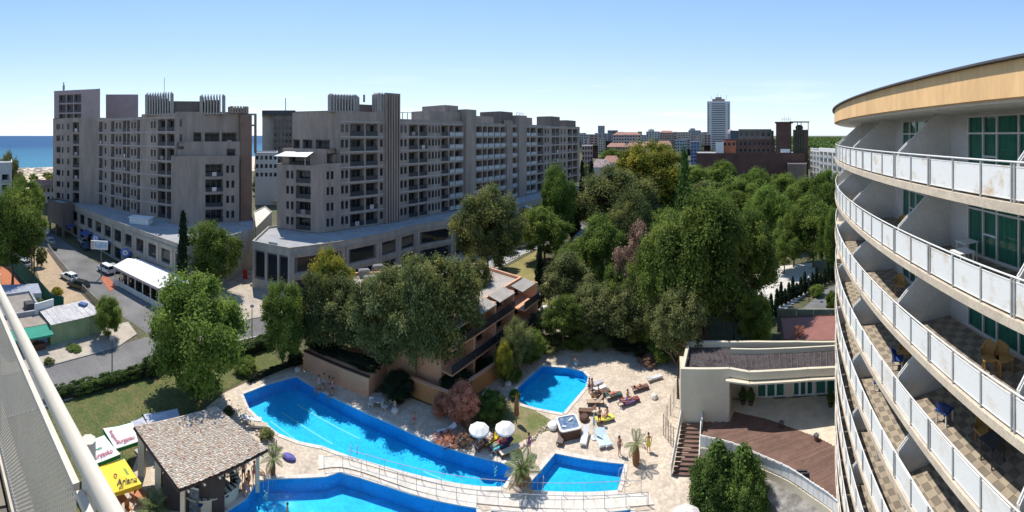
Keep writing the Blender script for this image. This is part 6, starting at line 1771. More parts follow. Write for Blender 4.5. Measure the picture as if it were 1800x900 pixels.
for (x0, x1, r_, yt, col, rk, nb_, lb) in TOWN:
    t = thing('town_building', lb, 'building', PA((x0 + x1) / 2, r_))
    zt = hz(yt, r_)
    poly = rect(x0, x1, r_, r_ + 22, rr.uniform(-8, 8)); A, B = Vector((*poly[0], 0)), Vector((*poly[1], 0)); L_ = (B - A).length
    fl = max(2, min(7, int(zt / 3.3))); w_ = L_ / nb_
    facade(t, A, B, zt - fl * 3.3 - .3, fl, 3.3, zt, [(i * w_ + w_ * .2, (i + 1) * w_ - w_ * .2, 'L' if (i % 3 == 1 and nb_ > 4) else 'w') for i in range(nb_)], MC[col])
    block(t, poly, 0, zt, MC[col], M_redroof if rk == 'r' else M_roofgrey, facades=[(poly[0], poly[1])], par=.2)
    if zt - fl * 3.3 - .3 > 0: MB().face([(A.x, A.y, 0), (B.x, B.y, 0), (B.x, B.y, zt - fl * 3.3 - .3), (A.x, A.y, zt - fl * 3.3 - .3)]).build('wall', MC[col], t, world=True)
    if rk == 'r':
        c = [Vector((*v, zt)) for v in poly]; m0 = (c[0] + c[3]) / 2 + Vector((0, 0, 3)); m1 = (c[1] + c[2]) / 2 + Vector((0, 0, 3)); m0, m1 = m0.lerp(m1, .15), m1.lerp(m0, .15)
        ce = (c[0] + c[1] + c[2] + c[3]) / 4; c = [ce + (v - ce) * 1.06 for v in c]
        MB().face([c[0], c[1], m1, m0]).face([c[2], c[3], m0, m1]).face([c[1], c[2], m1]).face([c[3], c[0], m0]).build('roof', M_redroof, t, world=True)
    elif rk == 'p':
        c = (A + B) / 2 + Vector((0, 10, 0)); MB().box(c.x, c.y, zt + 1.5, L_ * .4, 7, 3.4).box(c.x, c.y, zt + 4, L_ * .4, 7, 1.8, taper=.3).build('roof_house', MC[col], t, world=True)
for i in range(64):
    px = rr.uniform(1012, 1240); r_ = rr.uniform(480, 1300); w_ = rr.uniform(7, 17); zt = max(7, hz(rr.uniform(231, 247), r_))
    t = thing('town_building', 'faint small block in the pale distant skyline left of the white tower', 'building', PA(px, r_), group='faint blocks of the distant skyline')
    poly = rect(px, px + w_, r_, r_ + 20); k_ = rr.choice(['pale', 'cream', 'pink', 'grey', 'rose'])
    A, B = Vector((*poly[0], 0)), Vector((*poly[1], 0)); L_ = (B - A).length
    facade(t, A, B, zt - 13, 4, 3.2, zt, [(L_ * .1, L_ * .4, 'w'), (L_ * .6, L_ * .9, 'w')], MC[k_]); block(t, poly, 0, zt, MC[k_], facades=[(poly[0], poly[1])])
# flat white roof with vents, chimney house, grey slate roof, low red roofs
t = thing('low_building', 'low white flat roof with small vents among the trees', 'building', PA(1155, 165)); g0 = PA(1130, 168)
poly = rect(1132, 1186, 150, 178); block(t, poly, 0, hz(328, 150), M_whitewall, pm('white roof', (.50, .50, .49), .8, .1, .3))
for k in range(6): p_ = PA(1140 + k * 8, 158 + (k % 3) * 5); MB().box(p_.x, p_.y, hz(328, 150) + .2, .7, .7, .9).build('vent', M_dark, t, world=True)
t = thing('chimney_house', 'small white house with a red brick chimney tower', 'building', PA(1176, 185))
vblock(t, 1170, 1186, 185, 8, 304, M_whitewall); vblock(t, 1171, 1184, 186, 6, 297, M_brick2, z0=8)
t = thing('low_building', 'building with a grey slate hip roof beyond the dry lawn', 'building', G(1005, 450))
c = [G(985, 448, 3.5), G(1036, 450, 3.5), G(1040, 425, 3.5), G(1002, 420, 3.5)]; ap = (c[2] + c[3]) / 2 + Vector((0, 0, 2.6))
MB().face([c[0], c[1], ap + Vector((2, -1, 0)), ap]).face([c[1], c[2], ap + Vector((2, -1, 0))]).face([c[3], c[0], ap]).build('roof', pm('grey slate', (.20, .20, .21), .8, .12, 1.5, fine=.12, fscale=6), t, world=True)
MB().prism([tuple(v[:2]) for v in c], 0, 3.5).build('wall', M_whitewall, t, world=True)
for (x0, x1, r_, yt, lb) in ((1042, 1075, 190, 286, 'low house with a wide grey red roof right of the two cypresses'), (1060, 1090, 215, 278, 'low house with an orange red roof below the brick house row')):
    t = thing('low_house', lb, 'house', PA((x0 + x1) / 2, r_)); zt = hz(yt + 8, r_); poly = rect(x0, x1, r_, r_ + 16); MB().prism(poly, 0, zt).build('wall', MC['pale'], t, world=True)
    c = [Vector((*v, zt)) for v in poly]; m0 = (c[0] + c[3]) / 2 + Vector((0, 0, 3.4)); m1 = (c[1] + c[2]) / 2 + Vector((0, 0, 3.4)); m0, m1 = m0.lerp(m1, .2), m1.lerp(m0, .2)
    MB().face([c[0], c[1], m1, m0]).face([c[2], c[3], m0, m1]).face([c[1], c[2], m1]).face([c[3], c[0], m0]).build('roof', M_redroof if x0 == 1060 else pm('faded red roof', (.30, .22, .21), .9, .1, .5), t, world=True)
t = thing('white_portal', 'white square portal frame in front of the far shop podium', 'portal', PA(925, 118)); mb = MB()
p_, q_ = PA(913, 118), PA(934, 112); mb.tube([(p_.x, p_.y, 7.5), (q_.x, q_.y, 7.5)], .45, 4); [mb.box(v.x, v.y, 3.7, .8, .8, 7.4) for v in (q_,)]; mb.box(p_.x, p_.y, 3.7, .8, .8, 7.4); mb.build('portal_frame', M_white, t, world=True)

# buildings at the sea side
t = thing('pink_hotel', 'tall pinkish hotel with dark window bands behind the left grey hotel', 'building', PA(140, 165))
mp_ = pm('pinkish render', (.33, .255, .255), .9, .08, .3)
poly = rect(95, 176, 165, 195, -8); A, B = Vector((*poly[0], 0)), Vector((*poly[1], 0)); zt = hz(160, 165); L_ = (B - A).length
facade(t, A, B, zt - 21, 5, 3.9, zt, [(2.2, 5.4, 'l'), (5.7, 8.7, 'l'), (9, L_ * .60, 'l')], mp_); block(t, poly, 0, zt, mp_, facades=[(poly[0], poly[1])])
c = PA(150, 178); MB().prism(rect(128, 176, 166, 192, -8), zt, zt + 1, ztop=[zt + .2, zt + .2, zt + 1.4, zt + 1.8]).build('roof', M_redroof, t, world=True)
mb = MB(); c = PA(112, 175); mb.tube([(c.x, c.y, zt), (c.x, c.y, zt + 5)], .25, 5).box(c.x, c.y, zt + 2.6, 1.8, .2, 2.2).box(c.x - 1, c.y, zt + .6, 3.2, 2, 1.2).build('antenna', M_metal, t, world=True)
vblock(t, 186, 243, 175, 20, 166, mp_)
t = thing('beige_tower_block', 'beige tower block with a dark flat roof between the two grey hotels', 'building', PA(485, 210))
vblock(t, 461, 482, 210, 24, 197, pm('beige render', (.36, .32, .28), .9, .08, .3)); vblock(t, 481, 520, 206, 24, 195, M_wallgrey2, bays=6, fh=3.4, floors=10)
vblock(t, 460.5, 519, 205.5, 25, 194, M_dark, z0=hz(202, 206)); c = PA(502, 214); MB().tube([(c.x, c.y, 38), (c.x, c.y, 48)], .25, 5).build('antenna', M_metal, t, world=True)
t = thing('low_building', 'low pale block with a roof terrace beside the beige tower block', 'building', PA(468, 160)); vblock(t, 448, 488, 160, 18, 268, MC['pale'], bays=5, fh=3.4, floors=3)
t = thing('terrace_building', 'low building with a sunny white terrace roof between the grey hotels', 'building', G(465, 400)); poly = [tuple(G(x, y, 6)[:2]) for x, y in ((450, 400), (478, 372), (466, 362), (446, 372))]
block(t, poly, 0, 6.0, MC['cream'], pm('white terrace', (.62, .58, .5), .9, .15, .5), par=.3)
for i, (px, py) in enumerate(((477, 357), (490, 352), (486, 362))):
    t = thing('beach_parasol', ('yellow parasol on the terrace behind the hotels, left one', 'yellow parasol on the terrace behind the hotels, farthest one', 'yellow parasol on the terrace behind the hotels, nearest one')[i], 'parasol', G(px, py, 0))
    MB().lathe([(.02, 2.9), (1.7, 2.2), (1.65, 2.15), (.02, 2.8)], 8).build('canopy', pm('yellow canvas', (.65, .48, .16), .8, .08, 2), t); MB().tube([(0, 0, 0), (0, 0, 2.8)], .04, 6).build('pole', M_white, t)
t = thing('white_house', 'white four storey house with balconies at the left edge', 'building', PA(5, 125)); poly = rect(-30, 21, 118, 135, 4); A, B = Vector((*poly[0], 0)), Vector((*poly[1], 0)); zt = hz(286, 120); L_ = (B - A).length
facade(t, A, B, .5, 5, 3.2, zt, [(L_ - 6.5, L_ - 4.6, 'w'), (L_ - 3.4, L_ - .8, 'L')], M_whitewall); block(t, poly, 0, zt, M_whitewall, facades=[(poly[0], poly[1])])
t = thing('white_house', 'white house with dark windows under a terracotta roof near the beach', 'building', PA(78, 165)); vblock(t, 58, 97, 165, 14, 326, M_whitewall, bays=5, fh=3.3, floors=2)
poly = rect(56, 99, 163, 181); zt = hz(326, 165); c = [Vector((*v, zt)) for v in poly]; m0 = (c[0] + c[3]) / 2 + Vector((0, 0, 1.6)); m1 = (c[1] + c[2]) / 2 + Vector((0, 0, 1.6)); MB().face([c[0], c[1], m1, m0]).face([c[2], c[3], m0, m1]).face([c[1], c[2], m1]).face([c[3], c[0], m0]).build('roof', M_redroof, t, world=True)
rb_ = MB()
for i in range(240):
    px = rr.uniform(-30, 98) if i % 4 else rr.uniform(446, 462); r_ = rr.uniform(255, 322); p_ = PA(px, r_)
    if p_.x > -195: continue
    rb_.lathe([(.05, 2.6), (1.6, 1.9), (1.5, 1.85)], 6, c=(p_.x, p_.y, -.2))
o = rb_.build('beach_parasols', pm('beach canvas', (.35, .28, .22), .9, .4, .05)); tag(o, 'rows of tiny parasols crowding the distant beach', kind='stuff')
# ------------------------------------------------------------ restaurant awning, hut, kiosk, fences by the side street
RA = thing('restaurant_terrace', 'long street restaurant terrace under a white ridged awning', 'restaurant terrace', (-56, 44, 0))
ax0, ax1, ay0, ay1 = -63.4, -47.5, 40.6, 47.0
ym = (ay0 + ay1) / 2
mb = MB(); nb_ = 16
for k in range(nb_):
    x0, x1 = ax0 + (ax1 - ax0) * k / nb_, ax0 + (ax1 - ax0) * (k + 1) / nb_
    sag = .05
    for (y0, z0, y1, z1) in ((ay0, 3.35, ym, 4.25), (ym, 4.25, ay1, 3.5)):
        xm = (x0 + x1) / 2
        mb.face([(x0, y0, z0), (xm, y0, z0 - sag), (xm, y1, z1 - sag), (x0, y1, z1)]).face([(xm, y0, z0 - sag), (x1, y0, z0), (x1, y1, z1), (xm, y1, z1 - sag)])
        mb.face([(x0, y1, z1 - .06), (x1, y1, z1 - .06), (x1, y0, z0 - .06), (x0, y0, z0 - .06)])
mb.face([(ax1, ay0, 3.35), (ax1 + 1.6, ym, 3.1), (ax1, ym, 4.25)]).face([(ax1, ym, 4.25), (ax1 + 1.6, ym, 3.1), (ax1, ay1, 3.5)])
M_canvas = pm('white canvas', (.74, .72, .69), .8, .05, .6, fine=.03, fscale=3)
mb.build('canopy', M_canvas, RA, world=True)
MB().box((ax0 + ax1) / 2, ay0 - .03, 3.12, ax1 - ax0, .05, .42).build('valance', pm('pinkish valance', (.55, .42, .38), .8, .1, 1), RA, world=True)
for k in range(8):
    x = ax0 + .3 + (ax1 - ax0 - .6) * k / 7
    for y in (ay0 + .15, ay1 - .1): MB().box(x, y, 1.6, .14, .14, 3.2).build('post', M_white, RA, world=True)
for k in range(14):
    x = ax0 + (ax1 - ax0) * (k + .5) / 14
    MB().box(x, ay0 - .05, .62, (ax1 - ax0) / 14 - .06, .08, .95).build('parapet_panel', M_whitewall, RA, world=True)
for y in (41.9, 43.6, 45.4):
    for k in range(7):
        x = ax0 + 1.2 + k * 2.15
        t = thing('dining_table', 'dark dining table with chairs in the shade of the long white awning', 'table', (x, y, .1), .2, 'dining tables under the long awning')
        MB().box(0, 0, .74, .9, .9, .04).build('table_top', M_wood, t); MB().box(0, 0, .37, .1, .1, .72).build('leg', M_wood, t)
        for sx_ in (-1, 1): MB().box(sx_ * .62, 0, .45, .42, .42, .06).box(sx_ * .82, 0, .7, .05, .42, .5).box(sx_ * .62, 0, .22, .3, .3, .43).build('bench', M_wood, t)
t = thing('brick_ramp', 'patch of orange brick paving at the street end of the awning', 'paving', (0, 0, 0)); rp2 = gp([(176, 488), (190, 485), (204, 506), (193, 513)])
MB().prism(rp2, 0, .06).build('paving', M_brick2, t)

def sheet_panel(p, q, z0, z1, th=.03):
    d = (q - p); c = (p + q) / 2
    return MB().box(c.x, c.y, (z0 + z1) / 2, d.length, th, z1 - z0, math.atan2(d.y, d.x))
# green hut
GH = thing('green_hut', 'long pale green hut with a dented corrugated metal roof', 'hut', (-48.5, 24, 0))
M_gw = pm('pale green paint', (.30, .38, .21), .9, .14, .4, fine=.08, fscale=4)
hx0, hx1, hy0, hy1 = -52.5, -48.5, 21.3, 28.8
p4 = [(hx1, hy0), (hx1 + .2, hy1), (hx0 + .2, hy1), (hx0, hy0)]
MB().prism(p4, 0, 2.9).build('wall', M_gw, GH, world=True)
for k in range(5):
    y = hy0 + (hy1 - hy0) * (k) / 4; MB().box(hx1 + .05 + .2 * k / 4, y, 1.45, .14, .22, 2.9).build('pilaster', M_gw, GH, world=True)
mc = pm('weathered tin roof', (.55, .52, .50), .6, .18, .8, fine=.15, fscale=5, metal=.2)
for k in range(9):
    y0, y1 = hy0 - .2 + k * .87, hy0 - .2 + k * .87 + .84
    mb = MB(); m_ = 6
    for i in range(m_):
        a, b_ = y0 + (y1 - y0) * i / m_, y0 + (y1 - y0) * (i + 1) / m_
        za, zb = (3.02 if i % 2 else 3.08) + .02 * math.sin(k), (3.08 if i % 2 else 3.02) + .02 * math.sin(k)
        mb.face([(hx1 + .35, a, za - .1), (hx1 + .35, b_, zb - .1), (hx0 - .2, b_, zb + .15), (hx0 - .2, a, za + .15)])
    mb.build('roof_sheet', mc, GH, world=True)
mb = MB().box(hx0 + 1.2, hy1 - 1.2, 3.3, 1.2, .8, .3, .5).build('tarpaulin', pm('blue tarpaulin', (.05, .10, .25), .6, .3, 4), GH, world=True)
KI = thing('kiosk', 'small kiosk with a green awning and bright posters beside the green hut', 'kiosk', (-48, 19, 0))
MB().prism([(-52, 15.5), (-49.3, 15.5), (-49.2, 21.2), (-52, 21.2)], 0, 2.7).build('wall', pm('tan kiosk wall', (.30, .25, .20), .9, .2, .7), KI, world=True)
M_ga = pm('green awning canvas', (.03, .26, .17), .8, .1, 1)
MB().face([(-49.3, 15.6, 2.65), (-47.3, 15.6, 2.2), (-47.2, 21.1, 2.2), (-49.2, 21.1, 2.65)]).face([(-47.3, 15.6, 1.95), (-47.3, 15.6, 2.2), (-47.2, 21.1, 2.2), (-47.2, 21.1, 1.95)][::-1]).face([(-49.3, 15.6, 2.6), (-49.2, 21.1, 2.6), (-47.2, 21.1, 2.15), (-47.3, 15.6, 2.15)]).build('awning', M_ga, KI, world=True)
for k, (cc, y) in enumerate((((.45, .08, .03), 18.7), ((.10, .30, .55), 20.4), ((.60, .40, .10), 17.4))):
    MB().box(-49.15, y, 1.2, .06, 1.2, 1.7).build('poster', pm('poster %d' % k, cc, .6, 0, 3, col2=(.5, .35, .25) if k != 1 else (.4, .5, .6)), KI, world=True)
MB().box(-48.2, 19.4, .45, .7, 1.6, .9).build('counter', M_wood, KI, world=True)
GB = thing('flat_roof_shed', 'low flat roofed grey shed with a white parapet behind the kiosk', 'shed', (-55, 19, 0))
block(GB, [(-59.5, 15), (-52.3, 15), (-52.3, 21.5), (-59.5, 22.5)], 0, 3.3, pm('greyed wall paint', (.33, .33, .34), .9, .14, .7), pm('dusty roof', (.26, .23, .20), .95, .2, .6), par=.35)
MB().box(-54, 20.2, 3.4, 1.3, 1.2, .9).build('roof_hatch', M_dark, GB, world=True)
MB().box(-52.6, 22, 3.3, .2, 3.2, 1.9, .2).build('white_board', M_white, GB, world=True)
GB = thing('flat_roof_shed', 'farther low shed with a bluish grey sheet roof by the clay court', 'shed', (-61, 22, 0))
MB().prism([(-64, 18), (-60, 17), (-58.5, 24), (-62.5, 25)], 0, 3.0, 0, 1).build('wall', [M_whitewall, pm('blue grey sheet', (.30, .32, .38), .6, .1, 1)], GB, world=True)
def netfence(name, label, pts, h, mat, pmat, step=2.5):
    t = thing(name, label, 'fence', pts[0])
    for p, q in zip(pts, pts[1:]):
        L_ = (q - p).length; m_ = max(1, round(L_ / step))
        for k in range(m_):
            a, b_ = p.lerp(q, k / m_), p.lerp(q, (k + 1) / m_)
            sheet_panel(a, b_, .05, h).build('net_panel', mat, t, world=True)
            MB().tube([a, a + Vector((0, 0, h + .1))], .04, 6).build('post', pmat, t, world=True)
    MB().tube([p + Vector((0, 0, h)) for p in pts], .03, 5).build('top_rail', pmat, t, world=True)
    return t
M_net = pm('green windbreak net', (.012, .10, .065), .9, .2, 1.2)
netfence('court_fence', 'tall green windbreak fence along the clay court', [G(-30, 440), G(22, 472), G(60, 512), G(92, 552), G(112, 556)], 3.0, M_net, M_dark)
mwire = glass_mat('wire mesh', (.8, .8, .8), .5, .72, (.15, .17, .14))
netfence('wire_fence', 'low wire fence between the dirt strip and the side street', [G(84, 438), G(108, 470), G(130, 498), G(172, 540)], 1.3, mwire, M_white)
for i, (px, py, h) in enumerate(((60, 500, 11), (48, 470, 10), (56, 520, 9))):
    t = thing('utility_pole', ('tall dark utility pole on the dirt strip, middle one', 'tall dark utility pole on the dirt strip, farthest one', 'tall dark utility pole on the dirt strip, nearest one')[i], 'pole', G(px, py))
    MB().tube([(0, 0, 0), (0, 0, h)], [.16, .1], 8).build('pole', M_wood, t); MB().box(0, 0, h - .6, 1.4, .1, .12).build('crossarm', M_wood, t)

# billboard and shop signs
t = thing('billboard', 'white and blue billboard on a tall post beside the shops', 'billboard', G(178, 487), R(48))
MB().tube([(0, 0, 0), (0, 0, 5.6)], .12, 8).build('post', M_metal, t)
MB().box(-.4, 0, 6.3, 3.4, .25, 1.7).build('board', M_white, t)
MB().box(-.1, -.14, 6.3, 2.4, .02, 1.1).build('print', pm('blue print', (.25, .40, .55), .6, 0, 1.2, col2=(.55, .65, .7)), t); MB().box(-1.75, -.14, 6.3, .6, .02, 1.5).build('print', pm('rose print', (.6, .45, .42), .6, .1, 2), t)
for i, (px, py, lb) in enumerate(((168, 424, 'round blue shop sign above the street, farther one'), (220, 452, 'round blue shop sign next to the white awning, nearer one'))):
    a = (px - CX) / F; ys = 46.6; r_ = ys / math.cos(a); t = thing('shop_sign', lb, 'sign', (r_ * math.sin(a), ys, 4.0 - i * .3), 0)
    mb = MB().lathe([(.01, -.06), (.95, -.06), (.95, .06), (.01, .06)], 20); o = mb.build('disc', pm('blue sign', (.10, .18, .50), .5, .2, 2), t); o.rotation_euler = (R(90), 0, R(50))
    MB().box(.2, .7, 0, .1, 1.6, .1).build('bracket', M_metal, t)
    o = MB().lathe([(.2, -.075), (.55, -.075), (.55, .075), (.2, .075)], 14).build('ring', M_white, t); o.rotation_euler = (R(90), 0, R(50))
for i in range(5):
    x = -98 + i * 9.5; t = thing('shop_awning', ('dark blue shop awning nearest to the sea', 'blue shop awning second from the sea end', 'dark blue shop awning in the middle of the shops', 'blue grey shop awning behind the billboard', 'blue shop awning just before the restaurant')[i], 'awning', (x, 49, 3.6))
    MB().face([(-2, .4, .1), (-2, -1.6, -.7), (2, -1.7, -.7), (2, .3, .1)]).face([(-2, .4, .05), (2, .3, .05), (2, -1.7, -.75), (-2, -1.6, -.75)]).build('canopy', pm('blue awning', (.05, .08, .20), .8, .2, 1), t)
    MB().tube([(-1.9, .4, -.6), (-1.9, -1.5, -.7)], .03, 5).build('arm', M_white, t)
for px, py, lb in ((197, 655, 'dark street lamp beside the hedge on the left'), (443, 590, 'dark street lamp at the road right of the big tree'), (950, 565, 'lamp post with a round head by the parked cars'), (350, 560, 'white topped lamp behind the restaurant awning'), (1422, 530, 'small lamp on the white plaza')):
    g = G(px, py); t = thing('street_lamp', lb, 'street lamp', g); h = 4.0 if px != 350 else 4.6
    MB().tube([(0, 0, 0), (0, 0, h)], [.07, .05], 8).build('post', M_dark, t); MB().lathe([(.05, h - .05), (.30, h + .05), (.32, h + .12), (.10, h + .35), (.01, h + .4)], 10).build('lantern', M_metal if px != 350 else M_white, t)
t = thing('red_sign', 'small red advertising stand on the steps between the grey hotels', 'sign', G(431, 492)); MB().box(0, 0, .95, .9, .3, 1.9).build('board', pm('red paint', (.45, .03, .03), .5, .1, 2), t); MB().box(0, 0, .06, 1.1, .6, .1).build('foot', M_dark, t)
t = thing('plaza_steps', 'wide pale steps leading between the two shop podiums', 'steps', G(430, 480)); 
for k in range(7):
    y0 = 60 + k * 1.9; MB().box(-47.4 - k * .35, y0, .06 + k * .14, 5.0, 1.9, .30).build('step', M_pave, t, world=True)
for px, py in ((1047, 0),): pass

# ------------------------------------------------------------ cars
def car(px, py, rz, col, label, L_=4.2, W=1.75, H_=1.48, kind='hatch', group=None, z=0):
    t = thing('parked_car', label, 'car', G(px, py, z) + Vector((0, 0, .03)), rz, group)
    paint = pm('car paint ' + str(col), col, .25, .04, 2, spec=.6)
    prof = [(-.5, .28), (-.5, .62), (-.47, .84), (-.40, .90), (-.30, 1.0), (-.20, .98), (.24, .98) if kind != 'van' else (.30, 1.0), (.30, .93), (.5, .66), (.5, .28)]
    low = [(-.5, .30), (-.5, .60), (-.48, .78), (.30 if kind == 'van' else .26, .80), (.46, .70), (.5, .55), (.5, .30)]
    low = [(x * L_, z_ * H_ * .82) for x, z_ in low]
    mb = MB(); sec = []
    for yy, s_ in ((-W / 2, .93), (-W / 2 * .96, 1.0), (W / 2 * .96, 1.0), (W / 2, .93)): sec.append([(x * (1 if abs(yy) < W / 2 * .98 else .985), yy, z_ * s_ + (1 - s_) * .4) for x, z_ in low])
    for a, b_ in zip(sec, sec[1:]):
        for i in range(len(low)): j = (i + 1) % len(low); mb.face([a[i], b_[i], b_[j], a[j]])
    mb.face(sec[0]); mb.face(list(reversed(sec[-1])))
    mb.build('body', paint, t, smooth=False)
    zb = .62 * H_; x0, x1 = (-.46, .22) if kind != 'van' else (-.48, .30); xr0, xr1 = (-.36, .06) if kind != 'van' else (-.45, .20)
    g0 = [(x0 * L_, -W * .46, zb), (x1 * L_, -W * .46, zb), (x1 * L_, W * .46, zb), (x0 * L_, W * .46, zb)]
    g1 = [(xr0 * L_, -W * .37, H_ * .965), (xr1 * L_, -W * .37, H_ * .965), (xr1 * L_, W * .37, H_ * .965), (xr0 * L_, W * .37, H_ * .965)]
    mb = MB()
    for i in range(4): j = (i + 1) % 4; mb.face([g0[i], g0[j], g1[j], g1[i]])
    mb.build('windows', pm('car glass', (.02, .025, .03), .08, .1, 1, spec=.8), t)
    MB().prism([(xr0 * L_ - .03, -W * .385), (xr1 * L_ + .03, -W * .385), (xr1 * L_ + .03, W * .385), (xr0 * L_ - .03, W * .385)], H_ * .955, H_).build('roof', paint, t)
    mb = MB()
    for a, b_ in zip(g0, g1):
        mb.tube([a, b_], .035, 4)
    for s_ in (-1, 1): xm = (xr0 + xr1) / 2 * L_; mb.tube([(xm, s_ * W * .462, zb), (xm, s_ * W * .375, H_ * .96)], .035, 4)
    o = mb.build('window_pillars', paint, t); o['kind'] = 'stuff'
    for sx_ in (-.31, .32):
        for sy_ in (-1, 1):
            w_ = MB().lathe([(.01, -.09), (.26, -.1), (.31, -.06), (.31, .06), (.26, .1), (.01, .09)], 14).build('wheel', pm('tyre', (.02, .02, .02), .9, .1, 3), t, loc=(sx_ * L_, sy_ * (W / 2 - .08), .31)); w_.rotation_euler = (R(90), 0, 0)
            MB().lathe([(.01, -.11), (.17, -.11), (.17, .11), (.01, .11)], 10).build('rim', M_metal, w_)
    for sy_ in (-1, 1):
        MB().box(L_ * .492, sy_ * W * .36, H_ * .50, .06, .32, .14).build('headlight', M_white, t)
        MB().box(-L_ * .497, sy_ * W * .40, H_ * .52, .04, .18, .22).build('tail_light', pm('tail lamp red', (.35, .02, .02), .3, .1, 3), t)
    return t
WH, DK, SV, BL = (.72, .72, .70), (.02, .028, .027), (.40, .41, .42), (.04, .06, .12)
car(122, 492, R(190), WH, 'white hatchback at the kerb in the sun behind a dark car')
car(138, 507, R(205), DK, 'dark green hatchback parked just in front of the white one', H_=1.6)
car(186, 479, R(182), WH, 'white van parked by the shops at the end of the awning', kind='van', H_=1.8)
car(196, 476, R(178), SV, 'grey car behind the white van at the end of the awning')
car(40, 468, R(200), SV, 'silver car in the sun beside the green court fence, nearer one')
car(38, 456, R(200), WH, 'white car beside the green court fence, farther one')
for i, (px, py, c_, lb) in enumerate(((84, 418, BL, 'blue car in the shaded row, third from the street bend'), (88, 427, SV, 'grey blue car in the shaded row, second from the bend'), (92, 437, DK, 'black car in the shaded row, first at the bend'), (80, 408, WH, 'pale car in the shaded row, farthest from the bend'), (150, 437, BL, 'dark blue car in front of the shops in the shade'), (146, 428, SV, 'grey car in front of the shops in the shade'))):
    car(px, py, R(170), c_, lb, group='cars in the shaded street')
car(972, 556, R(5), WH, 'white car parked in the lane behind the grey trees, left one', H_=1.5); car(1028, 560, R(8), (.55, .52, .44), 'beige white car parked in the lane, right one', H_=1.5)
car(916, 436, R(30), SV, 'small light car on the distant pale car park'); car(893, 446, R(30), WH, 'white car on the distant pale car park behind the trees')

# ------------------------------------------------------------ pool bar and market umbrellas
PB = thing('pool_bar', 'pool bar under a broad roof of mottled stone shingles on pale pillars', 'bar', G(345, 850))
ra, rb2, rc, rd = G(235, 757, 3.3), G(314, 859, 3.2), G(471, 788, 3.3), G(380, 714, 4.1)
ra.z = 3.7
def bil(u, v): return ra.lerp(rb2, u).lerp(rd.lerp(rc, u), v)
nu, nv_ = 44, 54
M_sh = attr_mat('stone shingles', gr((.36, .23, .16), (.58, .43, .32), (.50, .46, .38), (.76, .67, .55)), .9, 0, 'tint')
vs, fs_, tn = [], [], []
r2 = random.Random(3)
for i in range(nu):
    for j in range(nv_):
        u0, u1 = i / nu, (i + 1.35) / nu; off = .5 * (i % 2); v0, v1 = (j + off * .9 - .4) / nv_, (j + off * .9 + .55) / nv_
        v0, v1 = max(0, v0), min(1, v1); u1 = min(1.02, u1)
        if v1 - v0 < .005: continue
        z0_, z1_ = .03 + r2.uniform(0, .02), .01 + r2.uniform(0, .012)
        k = len(vs); b = [bil(u0, v0), bil(u0, v1), bil(u1 + r2.uniform(-.008, .008), v1), bil(u1 + r2.uniform(-.008, .008), v0)]
        zz = [.01, .01, z0_ + z1_, z0_ + z1_]
        for p, z_ in zip(b, zz): vs.append((p.x, p.y, p.z + z_))
        for p, z_ in zip(b, zz): vs.append((p.x, p.y, p.z + z_ - .045))
        fs_ += [(k, k + 1, k + 2, k + 3), (k + 2, k + 6, k + 7, k + 3), (k + 1, k + 5, k + 6, k + 2), (k, k + 3, k + 7, k + 4)]
        tn += [min(1, max(0, r2.gauss(.55, .28)))] * 8
me = bpy.data.meshes.new('roof_shingles'); me.from_pydata(vs, [], fs_); at = me.attributes.new('tint', 'FLOAT', 'POINT'); at.data.foreach_set('value', tn); me.materials.append(M_sh)
o = put('roof_shingles', me, PB, world=True); o['kind'] = 'stuff'
MB().face([tuple(p - Vector((0, 0, .05))) for p in (ra, rb2, rc, rd)]).face([tuple(p - Vector((0, 0, .16))) for p in (rd, rc, rb2, ra)]).build('roof_deck', M_wood, PB, world=True)
for k in range(6):
    a, b_ = bil(.93, (k + .5) / 6), bil(1.04, (k + .5) / 6); MB().tube([a - Vector((0, 0, .26)), b_ - Vector((0, 0, .26))], .09, 4).build('rafter_end', M_tilebeige, PB, world=True)
for a, b_ in ((ra, rb2), (rb2, rc), (rc, rd), (rd, ra)): MB().tube([a - Vector((0, 0, .2)), b_ - Vector((0, 0, .2))], .09, 4).build('beam', M_wood, PB, world=True)
for (u, v, s_) in ((.08, .06, .55), (.5, .05, .5), (.93, .08, .32), (.93, .5, .3), (.93, .92, .3), (.08, .93, .5), (.5, .93, .4)):
    p = bil(u, v); MB().box(p.x, p.y, (p.z - .2) / 2, s_, s_, p.z - .2, .6).build('pillar', M_cream, PB, world=True)
cn = bil(.5, .45); MB().box(cn.x, cn.y, 1.3, 4.6, 4.0, 2.6, .75).build('bar_room', pm('bar wall with painted shade', (.06, .05, .045), .9, .2, 1), PB, world=True)  # shade under the bar roof put into the wall colour
for k in range(3):
    p = bil(.84, .25 + k * .14); o = thing('fridge', 'glass door drinks fridge under the front edge of the pool bar roof, ' + ('left', 'middle', 'right')[k], 'fridge', (p.x, p.y, 0), R(28))
    MB().box(0, .2, 1.0, .72, .5, 2.0).build('cabinet', M_metal, o); MB().box(0, -.07, 1.02, .62, .03, 1.75).build('glass_door', pm('fridge glass', (.05, .08, .10), .1, 0, 4, col2=(.25, .28, .30)), o); MB().box(0, -.06, 1.95, .7, .04, .14).build('header', M_white, o)
mb = MB(); pts = smooth_pts(gp([(318, 885), (345, 900), (385, 893), (415, 872), (408, 850)]), 4)
for a, b_ in zip(pts, pts[1:]):
    a, b_ = Vector((*a, 0)), Vector((*b_, 0)); d = b_ - a; c = (a + b_) / 2
    mb.box(c.x, c.y, .5, d.length + .1, .35, 1.0, math.atan2(d.y, d.x)); mb.box(c.x, c.y, 1.03, d.length + .14, .6, .07, math.atan2(d.y, d.x), 1)
mb.build('bar_counter', [M_cream, M_tilebeige], PB, world=True)
